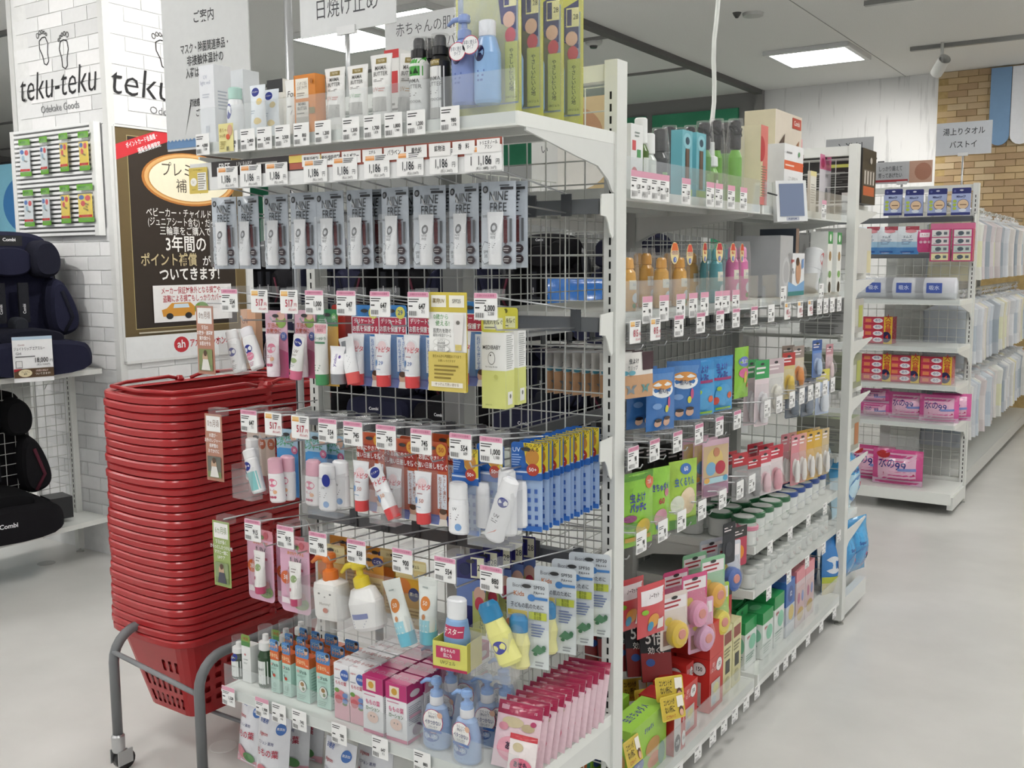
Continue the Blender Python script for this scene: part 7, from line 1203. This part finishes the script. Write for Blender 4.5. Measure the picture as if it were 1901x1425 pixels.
K99 = Kind('pink_water_wipes', 'wipes', pouch_parts(.2, .15, .11, 'd85a9c', w99)); K99s = Kind('pink_water_wipes', 'wipes', pouch_parts(.16, .08, .1, 'd85a9c', w99)); K99b = Kind('pink_water_wipes', 'wipes', pouch_parts(.27, .2, .13, 'd24a8c', w99+[('e', .22, .86, .14, .1, 'c22f34')])+[('clear_handle', MB().prism(rrect(.22, .09, .02, z0=.19), -.001, .001, 'ffffff'), 'film')])
tput(K99, 1683, 780, 3.95, 'pink water wipes bag in the middle of the fourth shelf', 'pink water wipes', z=.498); tput(K99, 1742, 790, 3.93, 'pink water wipes bag in front at the outer end of the fourth shelf', 'pink water wipes', .1, z=.498); tput(K99, 1765, 780, 4.03, 'pink water wipes bag behind at the outer end of the fourth shelf', 'pink water wipes', .2, z=.498)
tput(K99s, 1624, 780, 3.95, 'small pink water wipes pack, lower of two', 'pink water wipes', z=.498); tput(K99s, 1624, 740, 3.95, 'small pink water wipes pack, upper of two', 'pink water wipes', z=.578)
tput(K99b, 1665, 900, 3.94, 'large pink water wipes bag with clear handle on the base', 'pink water wipes', z=.122); tput(K99b, 1615, 890, 4.0, 'large pink water wipes bag half hidden on the base', 'pink water wipes', z=.122)
# baby clothes along the towel shelving
def garment(c, c2, h, w=.26):
    s = MB(); n = 7
    def ring(z, ww, d): return [(ww/2*math.cos(2*PI*k/14)*(1 if abs(math.cos(2*PI*k/14)) > .2 else .9), d/2*math.sin(2*PI*k/14)*(1+.3*math.sin(k*2.3)), z) for k in range(14)]
    s.rings([ring(0, w, .022), ring(h*.2, w*.97, .03), ring(h*.6, w*.95, .034), ring(h*.85, w*1.0, .03), ring(h*.95, w*.5, .022), ring(h, w*.22, .016)], [c, c2, c, c, c])
    hk = MB().tube([(0, 0, h-.01), (0, 0, h+.03), (.012, 0, h+.045), (0, 0, h+.058), (-.01, 0, h+.05)], .003, 'e9ebec', 6).box(-.09, .09, -.004, .004, h-.02, h-.008, 'e9ebec')
    return Kind('hanging_garment', 'garment', [('fabric_body', s, 'cloth'), ('hanger', hk, 'plastic'), ('size_clip', MB().box(-.012, .012, -.008, .008, h+.015, h+.028, 'f2f2f2'), 'plastic')])
GK = [garment(*a) for a in (('e4e5de', 'e3e4c4', .38), ('d9dce0', 'd0d4d9', .38), ('e6e6e3', 'dcdcd9', .38), ('cfd6dc', 'c0cad4', .38), ('dedad5', 'e4dfda', .38), ('e0dcc0', 'dfdbc4', .38), ('d9dde0', 'bcc6ce', .38), ('d8cfcf', 'e0d9d9', .38), ('b4bac0', 'a2acb4', .38), ('e6e6e3', 'dcdcd9', .38), ('d0d2d4', 'e2e3e4', .38))]
for r, (z, nm) in enumerate(((1.69, 'top'), (1.19, 'middle'), (.73, 'lowest'))):
    for j in range(30):
        K = random.choice(GK); h = {36: .36}.get(0, .38)
        K.put((-.12+random.uniform(-.01, .02), 4.3+j*.1+random.uniform(-.02, .02), z-.38-.05), random.uniform(-.15, .15), 'baby garment on a hanger in the %s rail, %s from the end unit' % (nm, ORD[j]), 'baby clothes on rails')
# ================================================================== background behind the baskets and the near unit
rk = tag(empty('seat_rack', (-1.9, 3.6, 0)), 'white rack with car seats and grid seen through the near end unit', 'shelving')
for x in (-3.0, -2.1, -1.2, -.3, .6): mk('post', MB().box(x-.02, x+.02, -.02, .02, 0, 1.9, 'd5d7d3'), 'painted_steel', rk)
mk('back_board', MB().box(-3.0, .6, .022, .03, .3, 2.0, '8f918f'), 'painted_steel', rk)
grid(rk, -3.0, .6, .3, 1.55, 0)
for z in (.35, .92):
    s = shelf_board(rk, 3.7, .45, z); s.location.x = -3.05
for i in range(6):
    x = -4.65+i*.6
    (KS2, KS1)[i % 2].put((x, 3.36, .922), .1*(i % 3-1), 'dark child car seat on the rear rack, %s from the far end' % ORD[i], 'car seats on the rear rack'); (KS1, KS2)[i % 2].put((x+.05, 3.36, .352), .1*(i % 3-1), 'dark child car seat on the lower rear rack, %s from the far end' % ORD[i], 'car seats on the rear rack')
Kind('rain_cover', 'cover', pouch_parts(.5, .3, .2, '2a6ab8', (), 'foil')).put((-1.75, 3.05, .99), .3, 'bright blue cover hanging before the rear rack'); Kind('stroller_carton', 'box', carton_parts(.4, .3, .6, 'd5d7d8', [('r', .1, .5, .9, .9, '9aa4ac')])).put((-1.0, 2.9, 0), .2, 'large pale carton on the floor behind the near end unit')
# lit advertisement and spotlights beyond the pillar edge
ad = tag(empty('advert_board', (-7.4, 3.0, 0)), 'blue advertisement board with a child, beyond the pillar edge', 'advertisement')
mk('board_frame', MB().box(-1.2, .9, -.02, .03, 1.35, 2.25, '1e2024'), 'plastic', ad); mk('board_print', MB().art([('r', 0, 0, 1, 1, '8fcfe6'), ('e', .75, .6, .2, .3, '4a8ac8'), ('e', .86, .5, .1, .22, 'dfae92'), ('r', .78, 0, 1, .35, '2a3a58'), ('l', .78, .2, .95, .4, 4, 'e6ecf2')], 2.06, .86, -.0205, x0=-1.18, z0=1.37), 'card', ad)
tr = tag(empty('lighting_track', (-6.2, 2.2, 2.97)), 'dark lighting track with spotlights left of the pillar', 'track light')
mk('track_rail', MB().box(-1.2, 1.0, -.02, .02, 0, .03, '6f6f6d'), 'painted_steel', tr)
for x in (-.6, -.1, .5): mk('spotlight_head', MB().tube([(x, 0, 0), (x, 0, -.12)], .012, '8f8f8d', 8).tube([(x, .02, -.1), (x+.03, -.08, -.24)], .045, 'b9bab8', 12), 'painted_steel', tr)

# round covers set into the floor
for x, y, l in ((at(415, 1385, Z=0).x, at(415, 1385, Z=0).y, 'round white floor cover beside the refill pouches'), (at(195, 1015, Z=0).x, at(195, 1015, Z=0).y, 'round grey floor cover beside the basket stack'), (at(86, 1045, Z=0).x, at(86, 1045, Z=0).y, 'round grey floor cover under the car seat rack')):
    tag(mk('floor_cover', MB().lathe([(.04, 0), (.04, .0012), (.036, .002)], 'e6e6e2' if 'white' in l else 'a5a5a2', 24), 'plastic', None, (x, y, 0)), l, 'floor cover')
# spotlights washing the pillar and the pale wall
def spot(loc, aim, watts, label, ang=70):
    r = tag(empty('spotlight', loc), label, 'spotlight'); d = (Vector(aim)-Vector(loc)).normalized()
    mk('spotlight_head', MB().tube([d*-.06, d*.1], .045, 'dcdcd8', 14, caps=False).tube([(0, 0, 0), (0, 0, 3.0-loc[2])], .012, 'dcdcd8', 8), 'painted_steel', r)
    l = bpy.data.lights.new('spotlight_lamp', 'SPOT'); l.energy = watts; l.spot_size = math.radians(ang); l.spot_blend = .9; l.shadow_soft_size = .04; l.color = (1, .97, .93)
    o = bpy.data.objects.new('spotlight_lamp', l); COL.objects.link(o); o.parent = r; o.location = d*.11; o.rotation_euler = d.to_track_quat('-Z', 'Y').to_euler()
spot((-1.3, .9, 2.88), (PX, 1.25, 2.3), 90, 'ceiling spotlight aimed at the lettering above the poster'); spot((-3.2, -.9, 2.88), (-3.4, PY, 2.1), 70, 'ceiling spotlight aimed at the slatted panel')
spot((-.6, 6.40, 2.84), (-1.5, WY, 1.9), 40, 'ceiling spotlight aimed at the pale wood wall', 80); spot((.3, 5.6, 2.88), (-.2, WY, 2.0), 14, 'ceiling spotlight aimed at the tan brick wall', 80)
